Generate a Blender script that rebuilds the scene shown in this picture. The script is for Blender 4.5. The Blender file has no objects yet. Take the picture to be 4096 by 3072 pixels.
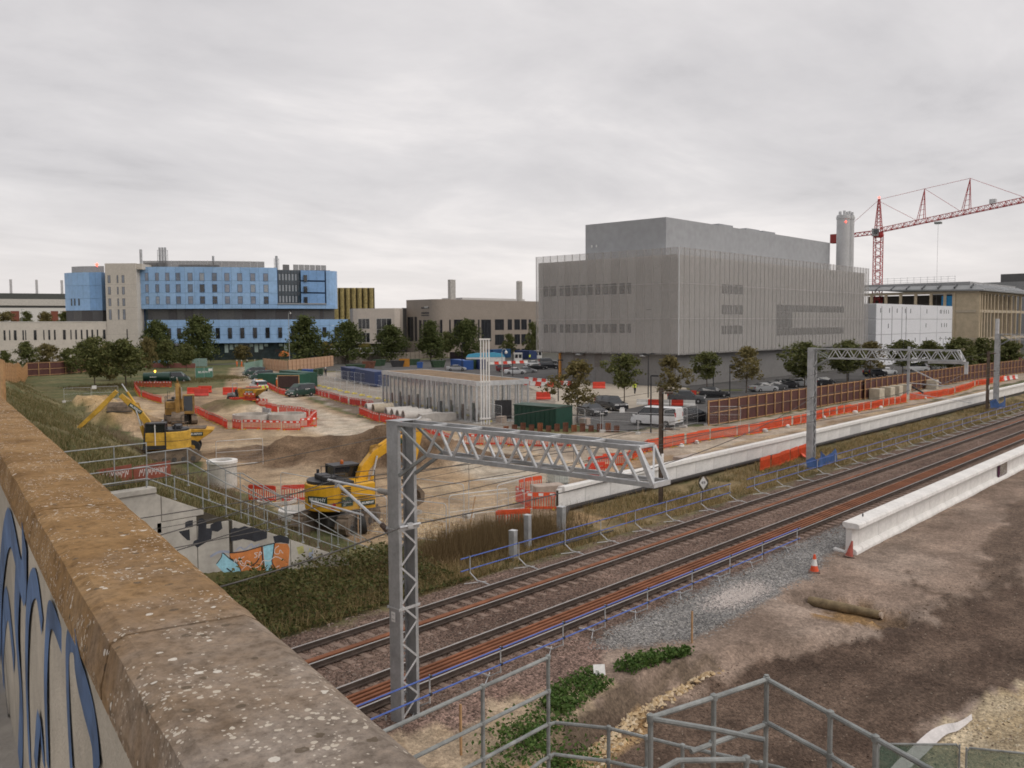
import bpy, math, random
import numpy as np
from mathutils import Vector, Matrix, noise as mnoise
R = math.radians
scene = bpy.context.scene
C = scene.collection

# ---------------------------------------------------------------- camera, world, sun, exposure
# World frame: X runs along the railway (away from the bridge), Y across it, rail tops at z = 0, metres.
cam_d = bpy.data.cameras.new('camera'); cam = bpy.data.objects.new('camera', cam_d); C.objects.link(cam)
cam_d.sensor_width = 36.0; cam_d.lens = 36.0 * 3583 / 4096; cam_d.clip_start = 0.05; cam_d.clip_end = 6000
_yaw = R(41.872 - 90); _pitch = R(90 - 3.7525); _roll = R(-0.372)
cam.matrix_world = Matrix.Translation((0, 0, 10)) @ Matrix.Rotation(_yaw, 4, 'Z') @ Matrix.Rotation(_pitch, 4, 'X') @ Matrix.Rotation(_roll, 4, 'Z')
scene.camera = cam
scene.render.resolution_x, scene.render.resolution_y = 1024, 768
scene.view_settings.view_transform = 'Standard'; scene.view_settings.look = 'None'
scene.view_settings.exposure = 0.25; scene.view_settings.gamma = 1.0; scene.view_settings.use_curve_mapping = False

scene.cycles.max_bounces = 5; scene.cycles.diffuse_bounces = 2; scene.cycles.glossy_bounces = 2; scene.cycles.transmission_bounces = 3; scene.cycles.transparent_max_bounces = 6
scene.cycles.filter_width = 1.75; scene.cycles.adaptive_threshold = .03; scene.cycles.caustics_reflective = False; scene.cycles.caustics_refractive = False

SUN_EL, SUN_AZ = 48.0, -70.0          # azimuth measured from +X towards +Y
world = bpy.data.worlds.new('World'); scene.world = world; world.use_nodes = True
def build_world():
    nt = world.node_tree; N, L = nt.nodes, nt.links; N.clear()
    out = N.new('ShaderNodeOutputWorld'); bg = N.new('ShaderNodeBackground'); bg2 = N.new('ShaderNodeBackground')
    mixs = N.new('ShaderNodeMixShader')
    sky = N.new('ShaderNodeTexSky'); sky.sky_type = 'NISHITA'; sky.sun_disc = False
    sky.sun_elevation = R(SUN_EL); sky.sun_rotation = R(90 - SUN_AZ); sky.air_density = 1.0; sky.dust_density = 2.0
    L.new(sky.outputs[0], bg.inputs[0]); bg.inputs[1].default_value = 0.1
    tc = N.new('ShaderNodeTexCoord'); sep = N.new('ShaderNodeSeparateXYZ'); L.new(tc.outputs['Generated'], sep.inputs[0])
    def M(op, a, b=None, c=None):
        n = N.new('ShaderNodeMath'); n.operation = op
        for i, v in enumerate((a, b, c)):
            if v is None: continue
            if isinstance(v, (int, float)): n.inputs[i].default_value = v
            else: L.new(v, n.inputs[i])
        return n.outputs[0]
    z = M('MAXIMUM', sep.outputs[2], 0.0)
    zz = M('ADD', z, 0.13)
    cx = M('DIVIDE', sep.outputs[0], zz); cy = M('DIVIDE', sep.outputs[1], zz)
    comb = N.new('ShaderNodeCombineXYZ'); L.new(cx, comb.inputs[0]); L.new(cy, comb.inputs[1])
    def noise(scale, det, rough, dist, off):
        mp = N.new('ShaderNodeMapping'); mp.inputs['Location'].default_value = (off, off * 1.7, off * .3)
        mp.inputs['Rotation'].default_value = (0, 0, R(20)); mp.inputs['Scale'].default_value = (1, 1.35, 1)
        L.new(comb.outputs[0], mp.inputs[0])
        n = N.new('ShaderNodeTexNoise'); n.inputs['Scale'].default_value = scale; n.inputs['Detail'].default_value = det
        n.inputs['Roughness'].default_value = rough; n.inputs['Distortion'].default_value = dist
        L.new(mp.outputs[0], n.inputs['Vector']); return n.outputs['Fac']
    big = noise(0.30, 2, .5, .0, 3.1); mid = noise(0.85, 6, .58, .35, 11.3); fine = noise(2.6, 4, .6, .0, 5.7)
    s = M('ADD', M('MULTIPLY', big, .38), M('ADD', M('MULTIPLY', mid, .52), M('MULTIPLY', fine, .12)))
    ramp = N.new('ShaderNodeValToRGB'); L.new(s, ramp.inputs[0]); e = ramp.color_ramp
    e.elements[0].position = .36; e.elements[0].color = (.43, .415, .422, 1)
    e.elements[1].position = .68; e.elements[1].color = (.82, .78, .765, 1)
    for p, c in ((.46, (.565, .545, .55, 1)), (.56, (.655, .63, .63, 1))):
        x = e.elements.new(p); x.color = c
    # thin bright haze low over the horizon, as under any broken overcast
    hz = N.new('ShaderNodeMapRange'); L.new(z, hz.inputs[0]); hz.inputs[1].default_value = 0.0; hz.inputs[2].default_value = .17
    hz.inputs[3].default_value = .5; hz.inputs[4].default_value = 0.0; hz.interpolation_type = 'SMOOTHSTEP'
    mx = N.new('ShaderNodeMixRGB'); L.new(hz.outputs[0], mx.inputs[0]); L.new(ramp.outputs[0], mx.inputs[1]); mx.inputs[2].default_value = (.83, .775, .745, 1)
    L.new(mx.outputs[0], bg2.inputs[0]); bg2.inputs[1].default_value = 1.0
    mixs.inputs[0].default_value = .94
    L.new(bg.outputs[0], mixs.inputs[1]); L.new(bg2.outputs[0], mixs.inputs[2]); L.new(mixs.outputs[0], out.inputs[0])
build_world()
sun_d = bpy.data.lights.new('sun', 'SUN'); sun_d.energy = 1.2; sun_d.angle = R(50); sun_d.color = (1, .93, .85)
sun = bpy.data.objects.new('sun', sun_d); C.objects.link(sun)
_sd = Vector((math.cos(R(SUN_EL)) * math.cos(R(SUN_AZ)), math.cos(R(SUN_EL)) * math.sin(R(SUN_AZ)), math.sin(R(SUN_EL))))
sun.rotation_euler = _sd.to_track_quat('Z', 'Y').to_euler()

# ---------------------------------------------------------------- materials
MATS = {}
def mat(name, col, rough=.8, metal=0.0, var=.18, scale=3.0, bump=.0, bscale=20.0, col2=None, alpha=1.0, spec=.4, fine=.08):
    """plain weathered surface: base colour broken up by two noises, optional second colour and relief"""
    if name in MATS: return MATS[name]
    m = bpy.data.materials.new(name); m.use_nodes = True; nt = m.node_tree; N, L = nt.nodes, nt.links
    b = N['Principled BSDF']; b.inputs['Roughness'].default_value = rough; b.inputs['Metallic'].default_value = metal
    b.inputs['Specular IOR Level'].default_value = spec
    tc = N.new('ShaderNodeTexCoord')
    n1 = N.new('ShaderNodeTexNoise'); n1.inputs['Scale'].default_value = scale; n1.inputs['Detail'].default_value = 5; n1.inputs['Roughness'].default_value = .65
    n2 = N.new('ShaderNodeTexNoise'); n2.inputs['Scale'].default_value = scale * 9; n2.inputs['Detail'].default_value = 3
    L.new(tc.outputs['Object'], n1.inputs['Vector']); L.new(tc.outputs['Object'], n2.inputs['Vector'])
    c2 = col2 if col2 else tuple(c * (1 - var) for c in col)
    c1 = col if col2 else tuple(min(1, c * (1 + var * .6)) for c in col)
    rp = N.new('ShaderNodeValToRGB'); rp.color_ramp.elements[0].position = .36; rp.color_ramp.elements[1].position = .64
    rp.color_ramp.elements[0].color = (*c2, 1); rp.color_ramp.elements[1].color = (*c1, 1)
    L.new(n1.outputs['Fac'], rp.inputs[0])
    mr = N.new('ShaderNodeMapRange'); L.new(n2.outputs['Fac'], mr.inputs[0]); mr.inputs[1].default_value = .3; mr.inputs[2].default_value = .7
    mr.inputs[3].default_value = 1 - fine; mr.inputs[4].default_value = 1 + fine
    mu = N.new('ShaderNodeMixRGB'); mu.blend_type = 'MULTIPLY'; mu.inputs[0].default_value = 1
    L.new(rp.outputs[0], mu.inputs[1]); L.new(mr.outputs[0], mu.inputs[2]); L.new(mu.outputs[0], b.inputs['Base Color'])
    if bump:
        n3 = N.new('ShaderNodeTexNoise'); n3.inputs['Scale'].default_value = bscale; n3.inputs['Detail'].default_value = 4
        L.new(tc.outputs['Object'], n3.inputs['Vector'])
        bp = N.new('ShaderNodeBump'); bp.inputs['Strength'].default_value = bump; bp.inputs['Distance'].default_value = .05
        L.new(n3.outputs['Fac'], bp.inputs['Height']); L.new(bp.outputs[0], b.inputs['Normal'])
    if alpha < 1: b.inputs['Alpha'].default_value = alpha
    MATS[name] = m; return m
def glass(name, col=(.03, .04, .05), rough=.06):
    if name in MATS: return MATS[name]
    m = mat(name, col, rough=rough, var=.3, scale=.6, spec=.8); return m
def emis(name, col, s):
    if name in MATS: return MATS[name]
    m = bpy.data.materials.new(name); m.use_nodes = True; b = m.node_tree.nodes['Principled BSDF']
    b.inputs['Base Color'].default_value = (*col, 1); b.inputs['Emission Color'].default_value = (*col, 1); b.inputs['Emission Strength'].default_value = s
    MATS[name] = m; return m

galv = mat('galvanised', (.42, .43, .44), .5, .35, var=.22, scale=1.5, bump=.05)
galv_l = mat('galvanised_bright', (.56, .57, .58), .45, .3, var=.15, scale=2)
galv_d = mat('galvanised_dull', (.27, .285, .28), .65, .2, var=.3, scale=2.5, bump=.1, bscale=60)
concrete_w = mat('concrete_white', (.74, .725, .70), .85, var=.10, scale=.8, bump=.05)
concrete = mat('concrete', (.46, .44, .41), .9, var=.22, scale=1.2, bump=.12)
concrete_o = mat('concrete_old', (.36, .33, .29), .9, var=.3, scale=.7, bump=.2)
pipe_con = mat('concrete_pipe', (.50, .475, .44), .9, var=.2, scale=1.1, bump=.08)
red_pl = mat('red_plastic', (.62, .055, .03), .5, var=.2, scale=1.2)
red_pl2 = mat('red_plastic_dull', (.52, .06, .045), .6, var=.25, scale=1.0)
orange_pl = mat('orange_plastic', (.72, .095, .03), .5, var=.2, scale=1.3)
white_pl = mat('white_plastic', (.74, .73, .70), .5, var=.12, scale=1.4)
yellow_p = mat('yellow_paint', (.68, .36, .018), .42, var=.16, scale=1.3, spec=.5)
yellow_o = mat('yellow_paint_dirty', (.52, .29, .035), .7, var=.4, scale=1.6)
mustard = mat('mustard_paint', (.36, .215, .065), .75, var=.4, scale=1.2)
black_r = mat('black_rubber', (.03, .03, .03), .75, var=.3)
black_p = mat('black_paint', (.035, .035, .038), .5, var=.3)
steel_d = mat('dark_steel', (.09, .085, .08), .6, .4, var=.4)
mud_st = mat('muddy_steel', (.17, .13, .095), .9, var=.45, scale=2)
rust = mat('rust', (.235, .092, .045), .9, var=.35, scale=.6, bump=.1)
rust_d = mat('rust_dark', (.16, .07, .045), .9, var=.4, scale=1.5)
rail_side = mat('rail_side', (.075, .055, .045), .85, var=.35, scale=2)
rail_top = mat('rail_head', (.46, .44, .42), .35, .6, var=.1)
blue_tube = mat('blue_tube', (.075, .135, .42), .5, var=.15)
wood_n = mat('timber_new', (.46, .28, .14), .85, var=.25, scale=2.5)
wood_p = mat('timber_pink', (.52, .33, .215), .85, var=.18, scale=1.4)
wood_g = mat('timber_grey', (.25, .215, .18), .9, var=.25, scale=1.4)
wood_o = mat('timber_old', (.16, .115, .08), .9, var=.35, scale=2)
ply_dk = mat('plywood_maroon', (.085, .032, .028), .7, var=.25, scale=1.2)
green_v = mat('green_vehicle', (.012, .045, .032), .3, var=.1, spec=.6)
green_c = mat('green_cabin', (.02, .085, .055), .55, var=.2, scale=.8)
skip_g = mat('skip_green', (.035, .07, .035), .7, var=.4)
blue_c = mat('navy_container', (.03, .05, .135), .55, var=.2)
blue_b = mat('blue_bin', (.035, .10, .32), .5, var=.15)
white_v = mat('white_vehicle', (.76, .77, .78), .3, var=.04, spec=.6)
black_v = mat('black_vehicle', (.018, .019, .022), .25, var=.1, spec=.7)
silver_v = mat('silver_vehicle', (.42, .43, .44), .3, .4, var=.06)
grey_v = mat('grey_vehicle', (.11, .115, .12), .28, .3, var=.06)
redcar_v = mat('maroon_vehicle', (.15, .025, .03), .3, var=.06, spec=.6)
car_glass = glass('car_glass', (.02, .024, .028), .05)
lamp_w = mat('lamp_lens', (.8, .8, .8), .2)
lamp_r = mat('tail_lamp', (.45, .02, .02), .25)
plate_y = mat('yellow_plate', (.75, .55, .03), .5, var=.05)
hub_s = mat('alloy_wheel', (.5, .5, .51), .35, .6, var=.1)
white_paint = mat('white_paint', (.78, .77, .75), .7, var=.08)
orange_hv = mat('orange_hi_vis', (.85, .16, .03), .8, var=.15)
yellow_hv = mat('yellow_hi_vis', (.72, .85, .06), .8, var=.1)
skin_m = mat('skin', (.48, .29, .21), .6, var=.1)
dark_cl = mat('dark_clothing', (.025, .027, .035), .9, var=.3)

# ---------------------------------------------------------------- mesh helpers
class MB:
    def __init__(s): s.v = []; s.f = []; s.mi = []; s.cur = 0
    def add(s, vs, fs):
        o = len(s.v); s.v += [tuple(p) for p in vs]; s.f += [tuple(i + o for i in f) for f in fs]; s.mi += [s.cur] * len(fs); return s
    def box(s, c, d, rz=0.0, M=None):
        hx, hy, hz = d[0] / 2, d[1] / 2, d[2] / 2
        vs = [(x, y, z) for z in (-hz, hz) for x, y in ((-hx, -hy), (hx, -hy), (hx, hy), (-hx, hy))]
        if M is not None: vs = [tuple(M @ Vector(p)) for p in vs]
        elif rz:
            a, b = math.cos(rz), math.sin(rz); vs = [(x * a - y * b, x * b + y * a, z) for x, y, z in vs]
        return s.add([(x + c[0], y + c[1], z + c[2]) for x, y, z in vs], [(3, 2, 1, 0), (4, 5, 6, 7), (0, 1, 5, 4), (1, 2, 6, 5), (2, 3, 7, 6), (3, 0, 4, 7)])
    def b2(s, lo, hi): return s.box([(a + b) / 2 for a, b in zip(lo, hi)], [abs(b - a) for a, b in zip(lo, hi)])
    def frame(s, p, q, up=(0, 0, 1)):
        p, q = Vector(p), Vector(q); d = q - p; l = d.length; d = d / l if l else Vector((1, 0, 0))
        u = Vector(up)
        if abs(d.dot(u)) > .98: u = Vector((1, 0, 0)) if abs(d.x) < .9 else Vector((0, 1, 0))
        sd = d.cross(u).normalized(); u = sd.cross(d).normalized(); return p, q, d, sd, u, l
    def bar(s, p, q, w, h, up=(0, 0, 1), w2=None, h2=None):
        p, q, d, sd, u, l = s.frame(p, q, up); w2 = w if w2 is None else w2; h2 = h if h2 is None else h2
        vs = [p + sd * (a * w / 2) + u * (b * h / 2) for a, b in ((-1, -1), (1, -1), (1, 1), (-1, 1))] + [q + sd * (a * w2 / 2) + u * (b * h2 / 2) for a, b in ((-1, -1), (1, -1), (1, 1), (-1, 1))]
        return s.add(vs, [(3, 2, 1, 0), (4, 5, 6, 7), (0, 1, 5, 4), (1, 2, 6, 5), (2, 3, 7, 6), (3, 0, 4, 7)])
    def tube(s, p, q, r, n=8, r2=None, cap=True):
        p, q, d, sd, u, l = s.frame(p, q); r2 = r if r2 is None else r2
        vs = [p + sd * (math.cos(2 * math.pi * i / n) * r) + u * (math.sin(2 * math.pi * i / n) * r) for i in range(n)] + \
             [q + sd * (math.cos(2 * math.pi * i / n) * r2) + u * (math.sin(2 * math.pi * i / n) * r2) for i in range(n)]
        fs = [(i, (i + 1) % n, n + (i + 1) % n, n + i) for i in range(n)]
        if cap: fs += [tuple(range(n - 1, -1, -1)), tuple(range(n, 2 * n))]
        return s.add(vs, fs)
    def path(s, pts, r, n=6):
        pts = [Vector(p) for p in pts]; rings = []
        for i, p in enumerate(pts):
            a = pts[max(i - 1, 0)]; b = pts[min(i + 1, len(pts) - 1)]; _, _, d, sd, u, _ = s.frame(a, b)
            rings.append([p + sd * (math.cos(2 * math.pi * k / n) * r) + u * (math.sin(2 * math.pi * k / n) * r) for k in range(n)])
        vs = [v for rg in rings for v in rg]; fs = []
        for i in range(len(pts) - 1):
            for k in range(n): fs.append((i * n + k, i * n + (k + 1) % n, (i + 1) * n + (k + 1) % n, (i + 1) * n + k))
        fs += [tuple(range(n - 1, -1, -1)), tuple(range((len(pts) - 1) * n, len(pts) * n))]
        return s.add(vs, fs)
    def lathe(s, prof, n=16, c=(0, 0, 0), closed=False):
        vs = []; m = len(prof)
        for r, z in prof:
            for k in range(n):
                a = 2 * math.pi * k / n; vs.append((c[0] + r * math.cos(a), c[1] + r * math.sin(a), c[2] + z))
        fs = []
        for i in range(m - 1 if not closed else m):
            j = (i + 1) % m
            for k in range(n): fs.append((i * n + k, i * n + (k + 1) % n, j * n + (k + 1) % n, j * n + k))
        if not closed:
            if prof[0][0] > 1e-4: fs.append(tuple(range(n - 1, -1, -1)))
            if prof[-1][0] > 1e-4: fs.append(tuple(range((m - 1) * n, m * n)))
        return s.add(vs, fs)
    def prism(s, poly, axis, a, b, M=None):
        """poly: 2-D outline; extruded along axis ('x': poly is (y,z); 'y': (x,z); 'z': (x,y)) from a to b"""
        f = {'x': lambda p, t: (t, p[0], p[1]), 'y': lambda p, t: (p[0], t, p[1]), 'z': lambda p, t: (p[0], p[1], t)}[axis]
        n = len(poly); vs = [f(p, a) for p in poly] + [f(p, b) for p in poly]
        if M is not None: vs = [tuple(M @ Vector(p)) for p in vs]
        return s.add(vs, [tuple(range(n - 1, -1, -1)), tuple(range(n, 2 * n))] + [(i, (i + 1) % n, n + (i + 1) % n, n + i) for i in range(n)])
    def mesh(s, name, mats, smooth=False):
        me = bpy.data.meshes.new(name); me.from_pydata(s.v, [], s.f)
        for m in (mats if isinstance(mats, (list, tuple)) else [mats]): me.materials.append(m)
        if any(s.mi): me.polygons.foreach_set('material_index', s.mi)
        me.update(); fix_normals(me)
        if smooth: me.polygons.foreach_set('use_smooth', [True] * len(me.polygons)); me.set_sharp_from_angle(angle=R(38))
        return me
    def build(s, name, mats, parent=None, smooth=False, loc=(0, 0, 0), rz=0.0, bevel=0.0):
        o = link(name, s.mesh(name, mats, smooth), parent, loc, rz)
        if bevel:
            b = o.modifiers.new('bevel', 'BEVEL'); b.width = bevel; b.segments = 2; b.limit_method = 'ANGLE'; b.angle_limit = R(40)
        return o
import bmesh
def fix_normals(me):
    bm = bmesh.new(); bm.from_mesh(me); bmesh.ops.recalc_face_normals(bm, faces=bm.faces); bm.to_mesh(me); bm.free()
def link(name, data, parent=None, loc=(0, 0, 0), rz=0.0):
    o = bpy.data.objects.new(name, data); C.objects.link(o); o.location = loc
    if rz: o.rotation_euler = (0, 0, rz)
    if parent is not None: o.parent = parent; KIDS.setdefault(parent.name, []).append(o)
    return o
KIDS = {}
def tag(o, label=None, cat=None, group=None, kind=None):
    if label: o['label'] = label
    if cat: o['category'] = cat
    if group: o['group'] = group
    if kind: o['kind'] = kind
    return o
def thing(name, label, cat, loc=(0, 0, 0), rz=0.0, group=None):
    o = link(name, None, None, loc, rz); o.empty_display_size = .3; return tag(o, label, cat, group)
def copy_tree(o, loc=None, rz=None, label=None, parent=None, scale=None):
    c = o.copy(); C.objects.link(c)
    if parent is not None: c.parent = parent; KIDS.setdefault(parent.name, []).append(c)
    if loc is not None: c.location = loc
    if rz is not None: c.rotation_euler = (0, 0, rz)
    if scale is not None: c.scale = (scale,) * 3 if isinstance(scale, (int, float)) else scale
    if label: c['label'] = label
    for ch in KIDS.get(o.name, []): copy_tree(ch, parent=c)
    return c
def text(body, size, loc, rot, m, parent, name='lettering', depth=.004, align='CENTER', extrude=True, bold=0.0):
    cu = bpy.data.curves.new(name, 'FONT'); cu.body = body; cu.size = size; cu.align_x = align; cu.align_y = 'CENTER'; cu.extrude = depth; cu.offset = bold
    cu.resolution_u = 2; cu.materials.append(m)
    tmp = bpy.data.objects.new(name, cu); me = bpy.data.meshes.new_from_object(tmp); bpy.data.objects.remove(tmp)
    o = link(name, me, parent, loc); o.rotation_euler = rot; return o
def lerp(a, b, t): return tuple(x + (y - x) * t for x, y in zip(a, b))
def dist2(a, b): return math.hypot(b[0] - a[0], b[1] - a[1])
def ang(a, b): return math.atan2(b[1] - a[1], b[0] - a[0])
def along(pts, step):
    """points every `step` metres along a ground polyline, with heading"""
    out = []; carry = 0.0
    for a, b in zip(pts, pts[1:]):
        l = dist2(a, b); t = carry
        while t < l - 1e-6: out.append((lerp(a, b, t / l), ang(a, b))); t += step
        carry = t - l
    return out
def hull_smooth(o, lv=1):
    m = o.modifiers.new('sub', 'SUBSURF'); m.levels = lv; m.render_levels = lv; return o

# ---------------------------------------------------------------- terrain
_rng = np.random.RandomState(7); _lat = _rng.rand(256, 256)
def vnoise(x, y):
    xi = np.floor(x).astype(int); yi = np.floor(y).astype(int); fx = x - xi; fy = y - yi
    fx = fx * fx * (3 - 2 * fx); fy = fy * fy * (3 - 2 * fy); a = _lat
    g = lambda i, j: a[(xi + i) % 256, (yi + j) % 256]
    return (g(0, 0) * (1 - fx) + g(1, 0) * fx) * (1 - fy) + (g(0, 1) * (1 - fx) + g(1, 1) * fx) * fy
def fbm(x, y, s=1.0, o=4):
    r = 0.0; amp = .5; t = 0.0
    for i in range(o):
        r = r + amp * vnoise(x * s + 17.3 * i, y * s + 5.1 * i); t += amp; amp *= .5; s *= 2.1
    return r / t
def inpoly(x, y, P):
    c = np.zeros(np.shape(x), bool); n = len(P)
    for i in range(n):
        x1, y1 = P[i][:2]; x2, y2 = P[(i + 1) % n][:2]
        if y1 == y2: continue
        c ^= ((y1 > y) != (y2 > y)) & (x < (x2 - x1) * (y - y1) / (y2 - y1) + x1)
    return c
def segd(x, y, P):
    d = np.full(np.shape(x), 1e9)
    for a, b in zip(P, P[1:]):
        ax, ay = a[:2]; bx, by = b[:2]; l2 = (bx - ax) ** 2 + (by - ay) ** 2
        t = np.clip(((x - ax) * (bx - ax) + (y - ay) * (by - ay)) / l2, 0, 1)
        d = np.minimum(d, np.hypot(x - ax - t * (bx - ax), y - ay - t * (by - ay)))
    return d
def sst(a, b, x): t = np.clip((x - a) / (b - a), 0, 1); return t * t * (3 - 2 * t)
BANK_X = [10, 14, 16.0, 16.85, 18.16, 19.98, 21.8, 23.3, 25.5, 27.0, 28.9, 31.2, 34, 60]
BANK_Y = [12.6, 13.0, 13.45, 13.83, 14.1, 14.31, 14.27, 14.0, 13.46, 12.34, 11.6, 10.9, 10.7, 10.0]
BANK_D = [.75, .75, .75, .75, .72, .66, .6, .5, .34, .28, .25, .2, .05, 0]
MOUNDS = [((43.5, 57.0), 13.5, 6.2, 1.5, 1.98), ((47.0, 50.0), 8.0, 5.2, 1.35, 2.2), ((43.0, 96.0), 7.5, 5.0, 2.3, 1.6), ((46.5, 108.5), 7.0, 5.0, 2.2, 1.2), ((60.5, 101.5), 7.5, 4.5, 1.1, 1.5)]
PIT = ((31.9, 12.2), 3.2, 1.0)
def ground_z(x, y):
    x = np.asarray(x, float); y = np.asarray(y, float)
    z = -.3 + (fbm(x, y, .12, 3) - .5) * .16 + (fbm(x, y, .9, 3) - .5) * .09
    site = (y > 30.5)
    z = z + np.where(site, (fbm(x, y, .35, 4) - .5) * .22, 0)
    # track bed
    bed = sst(15.6, 16.9, y) * (1 - sst(24.7, 25.6, y)); z = z * (1 - bed) + bed * (-.215 + (fbm(x, y, 2.3, 2) - .5) * .03)
    cess = sst(24.9, 25.6, y) * (1 - sst(29.5, 31, y)); z = z - cess * .12
    # bank down to the haul road on the near side
    yb = np.interp(x, BANK_X, BANK_Y) + (fbm(x, y, .9, 2) - .5) * .5; dp = np.interp(x, BANK_X, BANK_D)
    z = z - dp * sst(0.05, -.32, y - yb)
    rib = np.exp(-((y - yb + .9) / .5) ** 2) * (x > 23) * .16; z = z + rib * (x < 36)
    a_ = R(-13); u_ = x * math.cos(a_) + y * math.sin(a_); v_ = -x * math.sin(a_) + y * math.cos(a_); z = z - np.where((y < yb - .4) & (x > 12) & (x < 70), .035 * (np.abs(((v_ + .5 * np.sin(u_ * .09)) % 2.1) - 1.05) < .28) * sst(.3, .6, fbm(u_ * .1, v_ * .3, 1, 2)), 0)
    # old pipe's pit
    (px, py), pa, pb = PIT; dx = (x - px) * .05 + (y - py) * 1.0; dy = (x - px)
    q = np.hypot(dx / 2.2, dy / 1.05) + (fbm(x, y, 1.3, 2) - .5) * .4; z = z - .42 * sst(1.15, .75, q)
    # spoil heaps
    for (mx, my), a, b, h, th in MOUNDS:
        c, s = math.cos(th), math.sin(th); u = (x - mx) * c + (y - my) * s; v = -(x - mx) * s + (y - my) * c
        r = np.hypot(u / a, v / b) + (fbm(x + 31, y, .33, 4) - .5) * .75
        z = z + h * (1 - sst(.15, 1.0, r)) * (.8 + .45 * fbm(x, y + 9, .8, 3))
    # bridge approach embankment
    toe = .272 * y + 15.0 + (fbm(x, y, .1, 2) - .5) * 2.5
    e = np.minimum(8.2 - .004 * y, .5 * (toe - x) * .965)
    e = e + (fbm(x, y, .5, 3) - .5) * .5 * sst(0, 2, e)
    wing = 4.05 - np.clip(x - 15.1, 0, 12) * .485 + np.clip(y - 30.9, 0, 50) * .45 + .2
    e = np.where(y < 30.85, -5, np.minimum(e, np.maximum(wing, -1)))
    e = np.where(y > 36, np.minimum(.5 * (toe - x) * .965, 8.2 - .004 * y) + (fbm(x, y, .5, 3) - .5) * .5 * sst(0, 2, e), e)
    z = np.where(e > 0, z + e, z)
    return z
def gz(x, y): return float(ground_z(np.array([x]), np.array([y]))[0])

SITE = [(26.0, 33.5), (31.0, 30.9), (150, 30.9), (150, 37.2), (100, 37.5), (62, 36.8), (52.7, 40), (62, 60), (60.5, 74), (74, 104), (98, 150), (135, 200), (122, 206), (104, 176), (82, 140), (55, 128), (49, 122), (39.5, 84), (36, 66), (30.5, 52), (27.5, 40)]
PATH = [(52.7, 40), (62, 36.8), (100, 37.5), (230, 38.5), (230, 46), (82, 44.6), (70, 49.8), (58.5, 58)]
CARP = [(70, 49.8), (82, 45.2), (240, 46.5), (250, 76), (127, 76), (127, 62), (96, 62), (80, 60), (72.5, 57)]
HAUL = [(128, 203), (108, 170), (92, 140), (72, 112), (62, 92), (56, 72), (50.5, 50), (47, 40)]
GREYB = [(22.3, 16.6), (24.0, 17.3), (30, 17.35), (220, 17.35), (220, 15.6), (39, 15.8), (35.5, 15.0), (30.5, 14.9), (27.4, 14.6), (25, 14.9)]
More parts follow.
